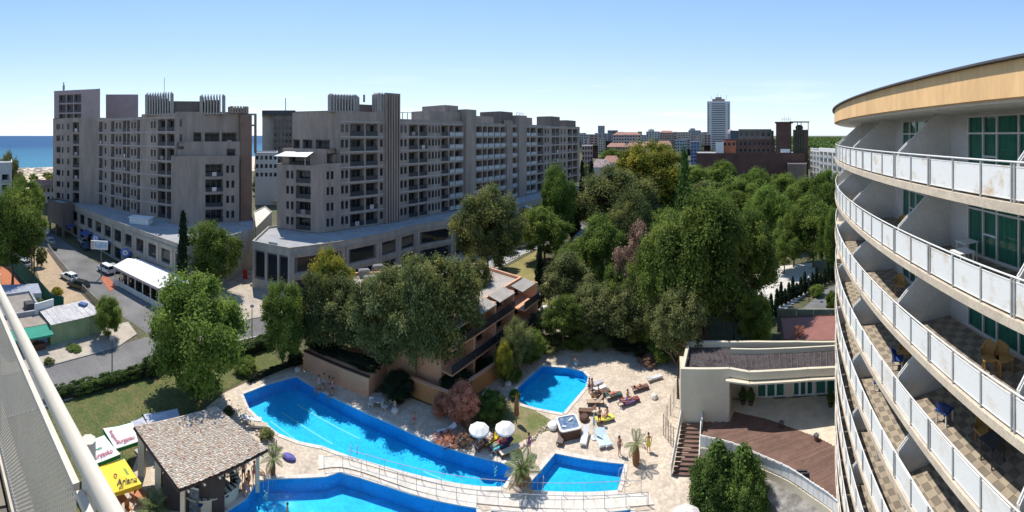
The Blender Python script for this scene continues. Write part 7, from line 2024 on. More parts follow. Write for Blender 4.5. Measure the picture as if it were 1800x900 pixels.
for i, (px, py) in enumerate(((326, 893), (352, 905), (398, 888), (420, 862))):
    t = thing('bar_stool', ('blue bar stool at the left end of the bar counter', 'blue bar stool at the middle of the bar counter', 'bar stool by the pool end of the bar counter', 'white stool at the far end of the counter by the pool')[i], 'stool', G(px, py))
    MB().lathe([(.01, .74), (.2, .74), (.2, .80), (.01, .82)], 12).build('seat', M_bluef if i < 3 else M_white, t); MB().lathe([(.18, 0), (.04, .05), (.03, .74)], 8).build('leg', M_metal, t)

def market_umbrella(corners, col, val, label, apex=.35, z=2.5):
    cs = [G(x, y, z) for x, y in corners]; c = sum(cs, Vector()) / 4
    t = thing('market_umbrella', label, 'umbrella', (c.x, c.y, 0))
    ap = c + Vector((0, 0, apex)); mb = MB()
    for i in range(4):
        a, b_ = cs[i], cs[(i + 1) % 4]; m_ = (a + b_) / 2 - Vector((0, 0, .06))
        mb.face([a, m_, ap]).face([m_, b_, ap]).face([ap - Vector((0, 0, .03)), m_ - Vector((0, 0, .03)), a - Vector((0, 0, .03))]).face([ap - Vector((0, 0, .03)), b_ - Vector((0, 0, .03)), m_ - Vector((0, 0, .03))])
    mb.build('canopy', col, t, world=True)
    mb = MB()
    for i in range(4):
        a, b_ = cs[i], cs[(i + 1) % 4]; dz = Vector((0, 0, .32)); mb.face([a, b_, b_ - dz, a - dz]).face([a - dz, b_ - dz, b_, a])
    mb.build('valance', val, t, world=True)
    MB().tube([(c.x, c.y, 0), (c.x, c.y, z + apex - .05)], .04, 8).build('pole', M_white, t, world=True); MB().box(c.x, c.y, .06, .7, .7, .12).build('foot', M_metal, t, world=True)
    for a in cs: MB().tube([tuple(ap - Vector((0, 0, .06))), tuple(a - Vector((0, 0, .05)))], .015, 5).build('rib', M_metal, t, world=True)
    return t, cs, ap
M_yel = pm('yellow canvas bright', (.86, .62, .05), .75, .06, 1, fine=.04, fscale=6)
M_gca = pm('green canvas', (.07, .42, .10), .8, .1, 2)
M_wcan = pm('white green canvas', (.76, .75, .74), .8, .05, 1.2)
M_shade = pm('white canvas with painted shade', (.50, .50, .54), .85, .1, 1.0)  # white canvas, the tree shade over it put into the colour
def lettering(t, txt, p, q, up, size, mat, name='lettering', shear=.25, lift=.03):
    """text lying on a canopy: baseline from p towards q, 'up' towards the top of the letters"""
    cu = bpy.data.curves.new(name, 'FONT'); cu.body = txt; cu.size = size; cu.extrude = .004; cu.shear = shear; cu.align_x = 'CENTER'; cu.offset = .006
    ob_ = bpy.data.objects.new(name, cu); COL.objects.link(ob_); ob_.parent = t
    ob_.matrix_parent_inverse = Matrix.LocRotScale(t.location, t.rotation_euler, t.scale).inverted()
    x = (q - p).normalized(); u = (up - p); z = x.cross(u).normalized(); y = z.cross(x)
    c = (p + q) / 2 + z * lift
    cu.materials.append(mat)
    ob_.matrix_basis = Matrix.Translation(c) @ Matrix((x, y, z)).transposed().to_4x4()
    me = bpy.data.meshes.new_from_object(ob_.evaluated_get(bpy.context.evaluated_depsgraph_get())); nb_o = put(name, me, t); nb_o.matrix_parent_inverse = ob_.matrix_parent_inverse; nb_o.matrix_basis = ob_.matrix_basis; nb_o['kind'] = 'stuff'
    bpy.data.objects.remove(ob_); return nb_o
M_black = pm('black print', (.02, .02, .02), .7, .1, 3); M_redp = pm('red print', (.42, .06, .10), .7, .2, 3); M_greenp = pm('green print', (.06, .30, .12), .7, .2, 3)
t, cs, ap = market_umbrella([(152, 826), (219, 807), (249, 850), (180, 872)], M_yel, M_yel, 'bright yellow square umbrella with black script lettering')
b0_, b1_2 = cs[3], cs[2]
p = b0_.lerp(ap, .32); q = b1_2.lerp(ap, .32)
p = b0_.lerp(b1_2, .40).lerp(ap, .30); q = b1_2.lerp(ap, .16)
lettering(t, 'Ariana', p, q, ap, .58, M_black); lettering(t, 'pivo', b0_.lerp(ap, .12), b1_2.lerp(ap, .12), ap, .2, M_black); 
c_ = ((b0_ + b1_2) / 2).lerp(ap, .80); MB().lathe([(.08, .02), (.13, .05), (.13, .07), (.08, .04)], 12, c=tuple(c_)).build('emblem', M_redp, t, world=True)
e0, e1 = cs[2], cs[1]; lettering(t, 'beer', e0.lerp(ap, .3), e1.lerp(ap, .3), ap, .35, M_greenp)
t, cs, ap = market_umbrella([(128, 782), (183, 765), (212, 798), (155, 820)], M_wcan, M_gca, 'white square umbrella with a green border and red script, next to the yellow one')
lettering(t, 'Burgasko', cs[3].lerp(ap, .25), cs[2].lerp(ap, .25), ap, .5, M_redp); lettering(t, 'svetlo', cs[3].lerp(ap, .72), cs[2].lerp(ap, .72), ap, .25, M_greenp)
t, cs, ap = market_umbrella([(181, 753), (234, 742), (243, 776), (203, 789)], M_wcan, M_gca, 'white square umbrella with a green border, closest to the bar roof corner')
lettering(t, 'Burgasko', cs[3].lerp(ap, .25), cs[2].lerp(ap, .25), ap, .45, M_redp)
e0, e1 = cs[0], cs[3]; lettering(t, 'Burgasko', e0.lerp(ap, .25), e1.lerp(ap, .25), ap, .34, M_redp)
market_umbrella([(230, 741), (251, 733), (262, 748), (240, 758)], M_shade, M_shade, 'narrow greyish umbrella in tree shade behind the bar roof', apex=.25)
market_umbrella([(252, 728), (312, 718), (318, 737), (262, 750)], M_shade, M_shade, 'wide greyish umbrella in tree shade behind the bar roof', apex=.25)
for i, (px, py) in enumerate(((212, 893), (248, 885), (200, 860), (168, 845))):
    t = thing('cafe_table', ('orange wooden table under the front of the yellow umbrella', 'orange wooden table between yellow umbrella and bar', 'wooden table deep under the yellow umbrella', 'wooden table under the white green umbrella')[i], 'table', G(px, py), .4 * i)
    MB().box(0, 0, .74, .8, .8, .04).build('table_top', pm('orange wood', (.45, .16, .05), .6, .15, 3), t)
    lg = MB().box(0, 0, .36, .06, .06, .72).mesh('leg', MATS['orange wood']); [put('leg', lg, t, (x, y, 0)) for x in (-.34, .34) for y in (-.34, .34)]
    for s_ in (-1, 1):
        c = thing('cafe_chair', 'orange wooden chair at one of the tables beside the pool bar', 'chair', G(px, py) + Vector((s_ * .75, .2 * s_, 0)), R(90 if s_ > 0 else -90) + .4 * i, 'orange wooden chairs by the pool bar')
        MB().box(0, 0, .44, .42, .42, .04).build('seat', MATS['orange wood'], c); MB().box(0, .2, .72, .42, .035, .5).build('backrest', MATS['orange wood'], c)
        l2 = MB().box(0, 0, .21, .04, .04, .42).mesh('leg', MATS['orange wood']); [put('leg', l2, c, (x, y, 0)) for x in (-.18, .18) for y in (-.18, .18)]

# ------------------------------------------------------------ round white parasols
def parasol(px, py, label, r=1.35, h=2.3, z=0):
    t = thing('parasol', label, 'parasol', G(px, py, z), .3)
    n_ = 8; mb = MB()
    for i in range(n_):
        a, b_ = 2 * math.pi * i / n_, 2 * math.pi * (i + 1) / n_; m_ = (a + b_) / 2
        P_ = lambda an, rr_, zz: (math.cos(an) * rr_, math.sin(an) * rr_, zz)
        for s_ in (0, -.02):
            f = [P_(a, r, h - .45 + s_), P_(m_, r * .965, h - .5 + s_), P_(b_, r, h - .45 + s_)]; g_ = [P_(a, r * .5, h - .14 + s_), P_(b_, r * .5, h - .14 + s_)]; tp = (0, 0, h + s_)
            fc = [[f[0], f[1], g_[1], g_[0]], [f[1], f[2], g_[1]], [g_[0], g_[1], tp]]
            for q in fc: mb.face(q if s_ == 0 else list(reversed(q)))
        mb.face([P_(a, r, h - .45), P_(a, r * .99, h - .62), P_(m_, r * .95, h - .66), P_(m_, r * .965, h - .5)]).face([P_(m_, r * .965, h - .5), P_(m_, r * .95, h - .66), P_(b_, r * .99, h - .62), P_(b_, r, h - .45)])
    mb.build('canopy', M_canvas, t); MB().tube([(0, 0, 0), (0, 0, h + .05)], .025, 8).build('pole', M_white, t); MB().lathe([(.25, 0), (.25, .1), (.05, .14)], 12).build('foot', M_metal, t)
    for i in range(n_): a = 2 * math.pi * i / n_; MB().tube([(0, 0, h - .06), (math.cos(a) * r * .98, math.sin(a) * r * .98, h - .48)], .01, 4).build('rib', M_metal, t)
    return t
parasol(842, 788, 'left of the two white parasols by the reddish shrub', .92, 2.2); parasol(888, 786, 'right of the two white parasols by the lounge chairs', .92, 2.2)
parasol(1206, 958, 'white parasol at the bottom edge beside the conifers', 1.1, 2.3)
t = thing('closed_parasol', 'slim closed parasol on a white pole between the loungers', 'parasol', G(1044, 771)); MB().tube([(0, 0, 0), (0, 0, 2.4)], .025, 8).build('pole', M_white, t); MB().lathe([(.04, 1.2), (.13, 1.3), (.10, 1.9), (.02, 2.35)], 10).build('canopy', pm('pale green canvas', (.55, .6, .5), .8, .1, 3), t); MB().lathe([(.3, 0), (.3, .12), (.05, .16)], 12).build('foot', M_white, t)
t = thing('closed_parasol', 'folded brownish parasol at the lower corner of the upper pool', 'parasol', G(908, 745)); MB().tube([(0, 0, 0), (0, 0, 3.0)], .03, 8).build('pole', M_wood, t); MB().lathe([(.1, .7), (.26, .9), (.2, 2.2), (.03, 2.9)], 10).build('canopy', M_husk, t)

# ------------------------------------------------------------ loungers, hot tub, furniture
def lounger(px, py, rz, frame, pad, label, back=.7, towel=None):
    t = thing('sun_lounger', label, 'sun lounger', G(px, py), R(rz), 'sun loungers around the pools')
    MB().box(.33, -.29, .28, 1.26, .05, .06).box(.33, .29, .28, 1.26, .05, .06).box(-.3, 0, .28, .05, .62, .06).box(.95, 0, .28, .05, .62, .055).build('frame', frame, t)
    lg = MB().box(0, 0, .14, .05, .05, .27).mesh('leg', frame)
    for x in (-.75, .85):
        for y in (-.27, .27): put('leg', lg, t, (x, y, 0))
    [MB().box(-.55, y, .27, .6, .05, .05).build('rear_frame', frame, t) for y in (-.29, .29)]
    sl_ = MB().box(0, 0, 0, .075, .56, .02).mesh('slat', frame)
    for k in range(14): put('slat', sl_, t, (-.26 + k * .092, 0, .325))
    o = MB().box(-.36, 0, .02, .74, .58, .05).build('backrest', pad, t, loc=(-.25, 0, .33)); o.rotation_euler = (0, R(back * 57), 0)
    MB().box(.34, 0, .36, 1.2, .54, .05).build('cushion', pad, t)
    if towel:
        w = MB(); n_ = 10
        for k in range(n_):
            x0, x1 = -.2 + 1.1 * k / n_, -.2 + 1.1 * (k + 1) / n_; z0_, z1_ = .395 + .008 * math.sin(k * 2), .395 + .008 * math.sin(k * 2 + 2)
            w.face([(x0, -.34, z0_), (x1, -.34, z1_), (x1, .34, z1_), (x0, .34, z0_)]).face([(x0, -.34, z0_), (x0, -.35, z0_ - .15), (x1, -.35, z1_ - .15), (x1, -.34, z1_)])
        o = w.build('beach_towel', towel[0]); o.location = t.location; o.rotation_euler = t.rotation_euler; tag(o, towel[1], 'towel', 'towels on the sun loungers')
    return t
Mt = lambda n_, c, c2=None: pm('towel ' + n_, c, .95, .12, 3, col2=c2)
lounger(988, 772, -112, M_wood, Mt('grey brown', (.17, .13, .12)), 'grey brown lounger with a white backrest in front of the hot tub', towel=None)
lounger(1028, 773, -110, M_white, M_canvas, 'white lounger in the sun, left of the closed parasol')
lounger(1054, 777, -85, M_white, Mt('mint', (.55, .68, .66)), 'white lounger with a mint cushion right of the closed parasol', back=.5)
lounger(1064, 776, -80, M_white, Mt('pale blue', (.5, .62, .72)), 'white lounger with a pale blue cushion, touching the mint one', back=.4)
lounger(1048, 711, 170, M_wood, Mt('sand', (.42, .32, .22)), 'brown lounger beside the upper pool with sand coloured cushion', back=.9)
lounger(1062, 741, 8, M_wood, Mt('yellow', (.75, .62, .10)), 'lounger with a bright yellow cushion near the closed parasol', back=.3, towel=(Mt('lime', (.6, .6, .12)), 'lime yellow towel on the yellow lounger'))
lounger(1100, 712, 10, M_wood, Mt('purple', (.16, .08, .16)), 'dark lounger with a purple towel at the shade edge', towel=(Mt('plum', (.35, .12, .2), (.1, .1, .3)), 'plum and blue patterned towel on the dark lounger in the shade'))
lounger(1108, 708, 5, M_wood, Mt('dark red', (.22, .05, .06)), 'dark red lounger behind the purple one at the shade edge', back=.4)
lounger(1125, 686, 5, M_wood, Mt('rose', (.25, .12, .13)), 'rose lounger fully in the dappled shade', back=.2)
lounger(1052, 688, 20, M_white, M_canvas, 'white lounger near the right corner of the upper pool', back=.4)
lounger(1058, 695, 15, M_wood, Mt('umber', (.14, .09, .07)), 'dark brown lounger near the right corner of the upper pool', back=.6)
lounger(1046, 680, 25, M_white, Mt('light grey', (.45, .45, .48)), 'light grey lounger in dappled shade above the upper pool corner', back=.3)
lounger(852, 784, -140, M_wood, M_canvas, 'lounger with a white cushion under the left parasol', towel=(Mt('brown edge', (.3, .14, .12)), 'brown bordered towel on the lounger under the left parasol'))
lounger(878, 788, -145, M_wood, Mt('magenta', (.42, .03, .12)), 'lounger with a magenta cushion under the right parasol', towel=(Mt('turquoise', (.10, .40, .38)), 'turquoise towel hanging over the magenta lounger'))
lounger(886, 789, -145, M_wood, Mt('navy', (.04, .05, .12)), 'navy lounger beside the magenta one', back=.5)
lounger(896, 797, -150, M_wood, Mt('cream', (.6, .55, .42)), 'cream lounger nearest the potted palm', back=.1)
lounger(866, 778, -140, M_wood, Mt('sun yellow', (.8, .62, .05)), 'lounger with a yellow pillow between the two parasols', back=.8)
lounger(808, 780, -145, M_wood, Mt('brick', (.30, .09, .06)), 'brick red lounger among the thorny bushes by the long pool')
lounger(796, 785, -150, M_wood, M_canvas, 'white lounger among the thorny bushes by the long pool', back=.5)
lounger(822, 775, -140, M_wood, Mt('dark plum', (.12, .05, .07)), 'dark plum lounger left of the parasols')
lounger(786, 762, -150, M_white, M_canvas, 'white lounger at the shade edge beside the reddish shrub', back=.5)
lounger(1078, 700, 8, M_wood, Mt('teal', (.05, .2, .2)), 'teal lounger in the sun between pool corner and plum towel', back=.5)
lounger(1034, 727, 165, M_wood, Mt('walnut', (.16, .09, .06)), 'walnut brown lounger behind the round cushion seat', back=.7)
lounger(838, 768, -140, M_wood, Mt('rust', (.35, .12, .06)), 'rust coloured lounger behind the left parasol', back=.6)
lounger(774, 772, -150, M_white, Mt('pale rose', (.6, .42, .38)), 'pale rose lounger at the left end of the thorny bushes', back=.4)
lounger(1150, 668, 5, M_white, Mt('shade white', (.6, .6, .6)), 'white lounger far back in the dappled shade', back=.3)
lounger(442, 742, 30, M_white, M_canvas, 'white lounger at the left bank of the long pool', back=.3)
lounger(452, 752, 30, M_white, Mt('sandy', (.5, .42, .3)), 'sandy lounger at the left bank of the long pool', back=.3)
g = G(999, 760); t = thing('hot_tub', 'square dark sided hot tub with a white rim and dark blue water', 'hot tub', g, R(8))
def rsq(w, n_=5, r=.35):
    w *= .88
    out = []
    for cx_, cy_, a0 in ((w - r, w - r, 0), (-w + r, w - r, 90), (-w + r, -w + r, 180), (w - r, -w + r, 270)):
        for k in range(n_ + 1): a = R(a0 + 90 * k / n_); out.append((cx_ + r * math.cos(a), cy_ + r * math.sin(a)))
    return out
MB().prism(rsq(1.12), 0, .86).build('cabinet', M_wood, t)
o_, i_ = rsq(1.18), rsq(.98, r=.28); mb = MB(); n_ = len(o_)
for k in range(n_):
    j = (k + 1) % n_
    mb.face([(*o_[k], .93), (*o_[j], .93), (*i_[j], .96), (*i_[k], .96)]).face([(*o_[k], .84), (*o_[j], .84), (*o_[j], .93), (*o_[k], .93)]).face([(*i_[k], .96), (*i_[j], .96), (*i_[j], .88), (*i_[k], .88)])
mb.build('rim', M_white, t)
MB().sheet(rsq(.99, r=.28), .885).build('water', pm('tub water', (.05, .09, .18), .12, .3, 2.5, col2=(.25, .33, .42), spec=.8), t)
MB().box(.3, .3, .95, .5, .16, .08, .5).build('headrest', M_white, t); MB().box(-.5, -.4, .94, .4, .14, .06, -.4).build('headrest', M_white, t)
for i, (px, py, w_, lb) in enumerate(((1027, 738, .45, 'dark round cushion seat at the back corner of the hot tub'), (972, 752, .5, 'white basin on the grass beside the hot tub'))):
    t = thing('side_seat', lb, 'seat', G(px, py)); MB().lathe([(.01, 0), (w_, .05), (w_ * 1.1, .3), (w_ * .8, .45), (.01, .48)], 12).build('cushion' if i == 0 else 'bowl', M_wood if i == 0 else M_white, t)
t = thing('bean_bag', 'purple blue bean bag lying on the paving between the pools', 'bean bag', G(508, 806)); MB().lathe([(.01, 0), (.4, .02), (.5, .10), (.42, .2), (.25, .28), (.01, .24)], 14).build('bag', pm('violet cloth', (.05, .05, .22), .8, 0, 3, col2=(.16, .14, .42)), t, smooth=True); t.scale = (1.35, .8, 1.1)
t = thing('patio_table', 'grey folding table in the deep shade by the peach wall', 'table', G(664, 715)); MB().box(0, 0, .74, 1.4, .8, .04).build('table_top', M_roofgrey, t); [MB().box(x, y, .36, .05, .05, .72).build('leg', M_metal, t) for x in (-.6, .6) for y in (-.3, .3)]
for i, (px, py) in enumerate(((652, 716), (676, 722), (690, 712))):
    t = thing('patio_chair', ('left plastic chair at the shaded grey table', 'plastic chair in front of the shaded grey table', 'right plastic chair beside the shaded grey table')[i], 'chair', G(px, py), i * 1.4)
    MB().box(0, 0, .43, .48, .46, .05).build('seat', M_whitewall, t); MB().box(0, .22, .68, .48, .05, .5).build('backrest', M_whitewall, t); [MB().box(x, y, .2, .05, .05, .42).build('leg', M_whitewall, t) for x in (-.2, .2) for y in (-.2, .2)]
for i, (px, py) in enumerate(((523, 653), (694, 725), (1150, 700), (893, 678))):
    t = thing('boulder', ('white boulder at the far corner of the long pool', 'pale bin sized stone in the shade by the long pool', 'pale stone under the leaning trunk', 'pale rock at the left corner of the upper pool')[i], 'rock', G(px, py), i)
    MB().lathe([(.35, 0), (.42, .2), (.3, .42), (.01, .5)], 7).build('stone', M_coping, t)
r3 = random.Random(8); mb = MB()
for k in range(150):
    px = 447 + 45 * r3.random(); py = 752 + (px - 447) * .75 + r3.uniform(-8, 10) if k < 60 else 0
    if k >= 60: px = r3.uniform(912, 968); py = 795 - (px - 912) * .9 + r3.uniform(-4, 4)
    if 100 < k: px = r3.uniform(770, 830); py = r3.uniform(764, 780)
    g = G(px, py); s_ = r3.uniform(.12, .3); mb.box(g.x, g.y, s_ * .3, s_, s_ * .8, s_ * .7, r3.uniform(0, 3), taper=.6)
o = mb.build('edging_stones', pm('edging stones', (.48, .42, .34), .9, .3, 6)); tag(o, 'loose pale edging stones along the planting beds', kind='stuff')

# ------------------------------------------------------------ people
def body_mesh(pose):
    """one skinned figure; returns an object-ready mesh with modifiers applied"""
    J = {}
    if pose == 'stand':
        J = dict(pel=(0, 0, .95), wst=(0, 0, 1.10), chs=(0, 0, 1.30), nck=(0, .01, 1.47), hd=(0, -.01, 1.58), hd2=(0, -.01, 1.68),
                 hl=(-.09, 0, .90), kl=(-.10, -.02, .50), al=(-.11, .02, .09), tl=(-.12, -.12, .04), hr=(.09, 0, .90), kr=(.11, .02, .50), ar=(.12, .05, .09), tr=(.13, -.08, .04),
                 sl=(-.18, 0, 1.40), el=(-.25, .02, 1.13), wl=(-.24, -.08, .90), sr=(.18, 0, 1.40), er=(.26, .03, 1.13), wr=(.24, -.10, .92))
    elif pose == 'sit':
        J = dict(pel=(0, 0, .50), wst=(0, .06, .66), chs=(0, .10, .86), nck=(0, .08, 1.02), hd=(0, .05, 1.13), hd2=(0, .04, 1.23),
                 hl=(-.09, -.03, .48), kl=(-.13, -.42, .52), al=(-.12, -.50, .10), tl=(-.13, -.63, .05), hr=(.09, -.03, .48), kr=(.13, -.42, .52), ar=(.14, -.52, .10), tr=(.15, -.65, .05),
                 sl=(-.18, .09, .96), el=(-.24, -.02, .72), wl=(-.15, -.22, .60), sr=(.18, .09, .96), er=(.25, -.02, .72), wr=(.17, -.24, .62))
    else:   # lying along x
        J = dict(pel=(0, 0, .12), wst=(-.16, 0, .13), chs=(-.36, 0, .15), nck=(-.52, 0, .18), hd=(-.62, 0, .22), hd2=(-.71, 0, .24),
                 hl=(.05, -.09, .12), kl=(.45, -.12, .20), al=(.85, -.11, .08), tl=(.93, -.12, .17), hr=(.05, .09, .12), kr=(.45, .11, .12), ar=(.87, .12, .07), tr=(.93, .14, .17),
                 sl=(-.45, -.18, .14), el=(-.22, -.27, .10), wl=(.02, -.26, .08), sr=(-.45, .18, .14), er=(-.62, .34, .14), wr=(-.72, .12, .12))
    rad = dict(pel=.125, wst=.105, chs=.125, nck=.05, hd=.082, hd2=.07, hl=.088, kl=.055, al=.036, tl=.03, hr=.088, kr=.055, ar=.036, tr=.03, sl=.05, el=.036, wl=.024, sr=.05, er=.036, wr=.024)
    E_ = [('pel', 'wst'), ('wst', 'chs'), ('chs', 'nck'), ('nck', 'hd'), ('hd', 'hd2'), ('pel', 'hl'), ('hl', 'kl'), ('kl', 'al'), ('al', 'tl'), ('pel', 'hr'), ('hr', 'kr'), ('kr', 'ar'), ('ar', 'tr'), ('chs', 'sl'), ('sl', 'el'), ('el', 'wl'), ('chs', 'sr'), ('sr', 'er'), ('er', 'wr')]
    for s_, w_, e_ in (('l', 'wl', 'el'), ('r', 'wr', 'er')):
        W_ = Vector(J[w_]); d = (W_ - Vector(J[e_])).normalized(); sd = Vector((0, 1, 0)) if pose != 'lie' else Vector((0, 0, 1)).cross(d)
        J['p' + s_] = tuple(W_ + d * .07); rad['p' + s_] = .026; E_.append((w_, 'p' + s_))
        for k, (o_, l) in enumerate(((-.03, .075), (-.01, .09), (.01, .085), (.03, .065))):
            a, b_ = 'f%s%da' % (s_, k), 'f%s%db' % (s_, k)
            J[a] = tuple(Vector(J['p' + s_]) + sd * o_ + d * .03); J[b_] = tuple(Vector(J['p' + s_]) + sd * o_ * 1.3 + d * l + Vector((0, -.012, 0))); rad[a] = .010; rad[b_] = .008; E_ += [('p' + s_, a), (a, b_)]
        J['t' + s_ + 'h'] = tuple(W_ + d * .05 + sd * -.05); rad['t' + s_ + 'h'] = .010; E_.append((w_, 't' + s_ + 'h'))
    ks = list(J); me = bpy.data.meshes.new('body'); me.from_pydata([J[k] for k in ks], [(ks.index(a), ks.index(b_)) for a, b_ in E_], []); me.update()
    ob_ = bpy.data.objects.new('tmp_body', me); COL.objects.link(ob_)
    sk_ = ob_.modifiers.new('skin', 'SKIN')
    for k, sv in zip(ks, me.skin_vertices[0].data): sv.radius = (rad[k], rad[k]); sv.use_root = (k == 'pel')
    ob_.modifiers.new('sub', 'SUBSURF').levels = 1
    dg = bpy.context.evaluated_depsgraph_get(); ev = ob_.evaluated_get(dg); out = bpy.data.meshes.new_from_object(ev); out.name = 'body'
    bpy.data.objects.remove(ob_); out.materials.clear(); out.materials.append(M_skin)
    out.polygons.foreach_set('use_smooth', [True] * len(out.polygons))
    return out, J
BODY = {p: body_mesh(p) for p in ('stand', 'sit', 'lie')}
def ball(c, r, n_=10, m_=7, zs=1.0, half=-1.0):
    pr = [(r * math.cos(math.asin(max(-1, min(1, half + (1 - half) * k / m_)))) + .0005, zs * r * (half + (1 - half) * k / m_)) for k in range(m_ + 1)]
    return MB().lathe(pr, n_, c=c)
def person(px, py, pose, rz, cloth, hair, label, dress=False, z=0.0, sc=1.0, group=None, name='person'):
    g = G(px, py, 0) if not isinstance(px, Vector) else px
    t = thing(name, label, 'person', (g.x, g.y, z), R(rz), group, sc=(sc,) * 3)
    me, J = BODY[pose]; put('body', me, t)
    h = Vector(J['hd']).lerp(Vector(J['hd2']), .5)
    hb = ball(tuple(h + (Vector((0, .018, .02)) if pose != 'lie' else Vector((-.02, 0, .0)))), .098, zs=1.12, half=-.35)
    if hair == 'long': hb.box(h.x, h.y + (.08 if pose != 'lie' else 0), h.z - .08, .15, .06, .26)
    hb.build('hair', M_hair, t, smooth=True)
    f = MB(); 
    if pose != 'lie': 
        f.box(h.x, h.y - .088, h.z - .01, .02, .03, .035); f.box(h.x - .03, h.y - .079, h.z + .012, .018, .01, .01, 0, 1).box(h.x + .03, h.y - .079, h.z + .012, .018, .01, .01, 0, 1).box(h.x, h.y - .08, h.z - .05, .04, .01, .01, 0, 2)
        f.box(h.x - .085, h.y, h.z, .015, .03, .05).box(h.x + .085, h.y, h.z, .015, .03, .05)
    else: f.box(h.x, h.y, h.z + .09, .03, .02, .02).box(h.x - .01, h.y - .03, h.z + .08, .01, .018, .01, 0, 1).box(h.x - .01, h.y + .03, h.z + .08, .01, .018, .01, 0, 1)
    o = f.build('face', [M_skin, M_hair, M_redp], t); o['kind'] = 'stuff'
    cm = pm('cloth ' + str(cloth), cloth, .9, .1, 6)
    if pose == 'stand':
        if dress: MB().lathe([(.135, 1.36), (.15, 1.25), (.13, 1.1), (.17, .95), (.22, .62), (.20, .62)], 14).build('dress', cm, t, smooth=True)
        else: MB().lathe([(.142, 1.03), (.165, .95), (.175, .84), (.155, .80)], 12).build('swimwear', cm, t, smooth=True)
        if hair == 'long' and not dress: MB().lathe([(.145, 1.33), (.155, 1.28), (.14, 1.24)], 12).build('bikini_top', cm, t, smooth=True)
    elif pose == 'sit': MB().lathe([(.15, .60), (.165, .50), (.15, .42)], 12).build('swimwear', cm, t, smooth=True)
    else: MB().box(.02, 0, .13, .2, .31, .24).build('swimwear', cm, t)
    return t
person(1089, 801, 'stand', 30, (.40, .20, .16), 'long', 'person in a pinkish one piece walking left of the stout palm', dress=False)
person(1140, 795, 'stand', -20, (.72, .62, .12), 'long', 'person wrapped in a yellow towel right of the stout palm', dress=True)
person(1036, 692, 'stand', 100, (.08, .05, .08), 'short', 'tall person standing at the right corner of the upper pool')
person(1041, 693, 'stand', 60, (.45, .45, .5), 'long', 'person in pale swimwear beside the upper pool corner')
person(1053, 697, 'sit', 80, (.12, .1, .1), 'short', 'person sitting on a dark lounger near the upper pool')
person(1054, 747, 'stand', 10, (.05, .04, .05), 'long', 'tanned person standing behind the yellow lounger')
person(1066, 738, 'sit', -60, (.5, .25, .25), 'long', 'person sitting at the head of the yellow lounger')
person(1042, 706, 'sit', 120, (.35, .2, .1), 'short', 'person reclining upright on the brown lounger')
person(1104, 706, 'sit', 40, (.5, .1, .1), 'short', 'person in red sitting on the dark lounger at the shade edge')
person(1101, 711, 'lie', 10, (.1, .1, .3), 'short', 'person lying on the plum towel', z=.40)
person(1125, 686, 'lie', 5, (.1, .1, .1), 'long', 'person lying on the rose lounger in the shade', z=.38)
person(728, 747, 'stand', 200, (.6, .06, .05), 'short', 'child in red shorts walking in the shade by the long pool', sc=.72)
person(694, 722, 'stand', 160, (.5, .5, .55), 'short', 'child in white standing in deep shade by the bushes', sc=.7)
for i, (px, py, c_, lb) in enumerate(((561, 687, (.5, .3, .3), 'person at the far left of the group by the peach wall'), (570, 683, (.6, .6, .62), 'person in a white shirt in the group by the peach wall'), (579, 688, (.4, .1, .1), 'person in red swimwear in the group by the peach wall'), (585, 692, (.55, .2, .25), 'person at the right end of the group by the peach wall'))):
    person(px, py, 'stand', 40 + 70 * i, c_, ('long', 'short', 'long', 'short')[i], lb)
for i, (px, py) in enumerate(((559, 685), (583, 696), (566, 688))):
    person(px, py, 'sit', -40, (.1, .1, .15), 'short', ('person sitting on the pool edge, left one, by the peach wall', 'person sitting on the pool edge, right one, by the peach wall', 'person sitting on the pool edge, middle one, by the peach wall')[i], z=-.42)
person(505, 897, 'stand', -60, (.05, .05, .1), 'short', 'swimmer standing chest deep in the lower pool', z=-1.15)
for i, (px, py, ps, c_, lb) in enumerate(((436, 856, 'sit', (.3, .08, .08), 'person seated at the bar end nearest the lower pool'), (447, 848, 'stand', (.45, .12, .1), 'person in dark red swimwear standing by the bar'), (455, 843, 'sit', (.6, .25, .15), 'person sitting at the left corner of the lower pool'), (434, 868, 'sit', (.5, .3, .4), 'person with feet in the lower pool beside the counter'), (428, 846, 'stand', (.1, .1, .12), 'person standing in the shadow of the bar roof'))):
    person(px, py, ps, 60 * i, c_, 'short' if i % 2 else 'long', lb)
person(886, 781, 'sit', -120, (.5, .12, .06), 'short', 'person with an orange red shirt behind the magenta lounger')
person(852, 785, 'lie', -140, (.05, .05, .06), 'short', 'person lying under the left parasol', z=.38)
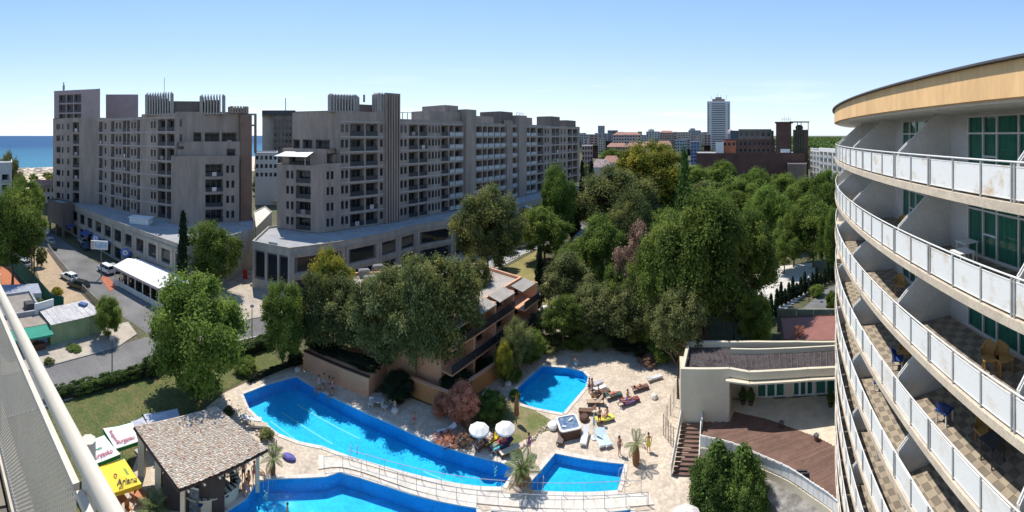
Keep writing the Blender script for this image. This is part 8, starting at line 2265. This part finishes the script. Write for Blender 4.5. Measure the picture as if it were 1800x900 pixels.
person(866, 779, 'sit', -120, (.7, .55, .05), 'long', 'person with yellow swimwear between the parasols')
person(812, 778, 'sit', -120, (.5, .1, .06), 'long', 'person in red sitting among the thorny bushes')
person(878, 787, 'lie', -145, (.35, .03, .1), 'long', 'person lying on the magenta lounger', z=.38)
person(1078, 700, 'lie', 8, (.6, .1, .1), 'long', 'person lying on the teal lounger', z=.40)
person(838, 770, 'sit', -100, (.1, .2, .4), 'short', 'person sitting on the rust coloured lounger', z=.0)
person(823, 776, 'lie', -140, (.6, .5, .3), 'long', 'person lying on the dark plum lounger', z=.40)
person(776, 772, 'lie', -150, (.05, .05, .2), 'short', 'person lying on the pale rose lounger', z=.40)
person(1012, 652, 'stand', 150, (.2, .5, .6), 'short', 'bather standing at the far edge of the upper pool')
person(930, 795, 'stand', 20, (.3, .1, .35), 'long', 'person walking between the potted palm and the hot tub')
# pool ladders
for i, (px, py, rz) in enumerate(((1092, 846, 0), (868, 816, 150), (950, 860, 90), (622, 803, 100), (470, 857, 80))):
    t = thing('pool_ladder', ('steel ladder on the right side of the small four sided pool', 'steel ladder near the right tip of the long pool', 'steel ladder at the footbridge side of the small four sided pool', 'steel ladder on the footbridge side of the long pool', 'steel ladder at the bar corner of the lower pool')[i], 'ladder', G(px, py), R(rz))
    for s_ in (-.25, .25): MB().tube([(.35, s_, 0), (.35, s_, .75), (.15, s_, .92), (-.12, s_, .8), (-.2, s_, 0), (-.2, s_, -.9)], .022, 8).build('side_rail', rl, t, smooth=True)
    for k in range(3): MB().box(-.2, 0, -.25 - k * .27, .08, .5, .03).build('rung', rl, t)
ht = thing('wooden_frame', 'dark wooden lean-to frame beside the peach house', 'wooden frame', G(925, 565)); mb = MB()
mb.tube([(-2, 0, 0), (0, 0, 2.2)], .08, 5).tube([(2, 0, 0), (0, 0, 2.2)], .08, 5).box(0, 0, 2.2, 3.5, .1, .1).build('frame', M_wood, ht); MB().box(1.1, .1, .5, 2.4, 1.4, .8, .2).build('box', M_brick2, ht)
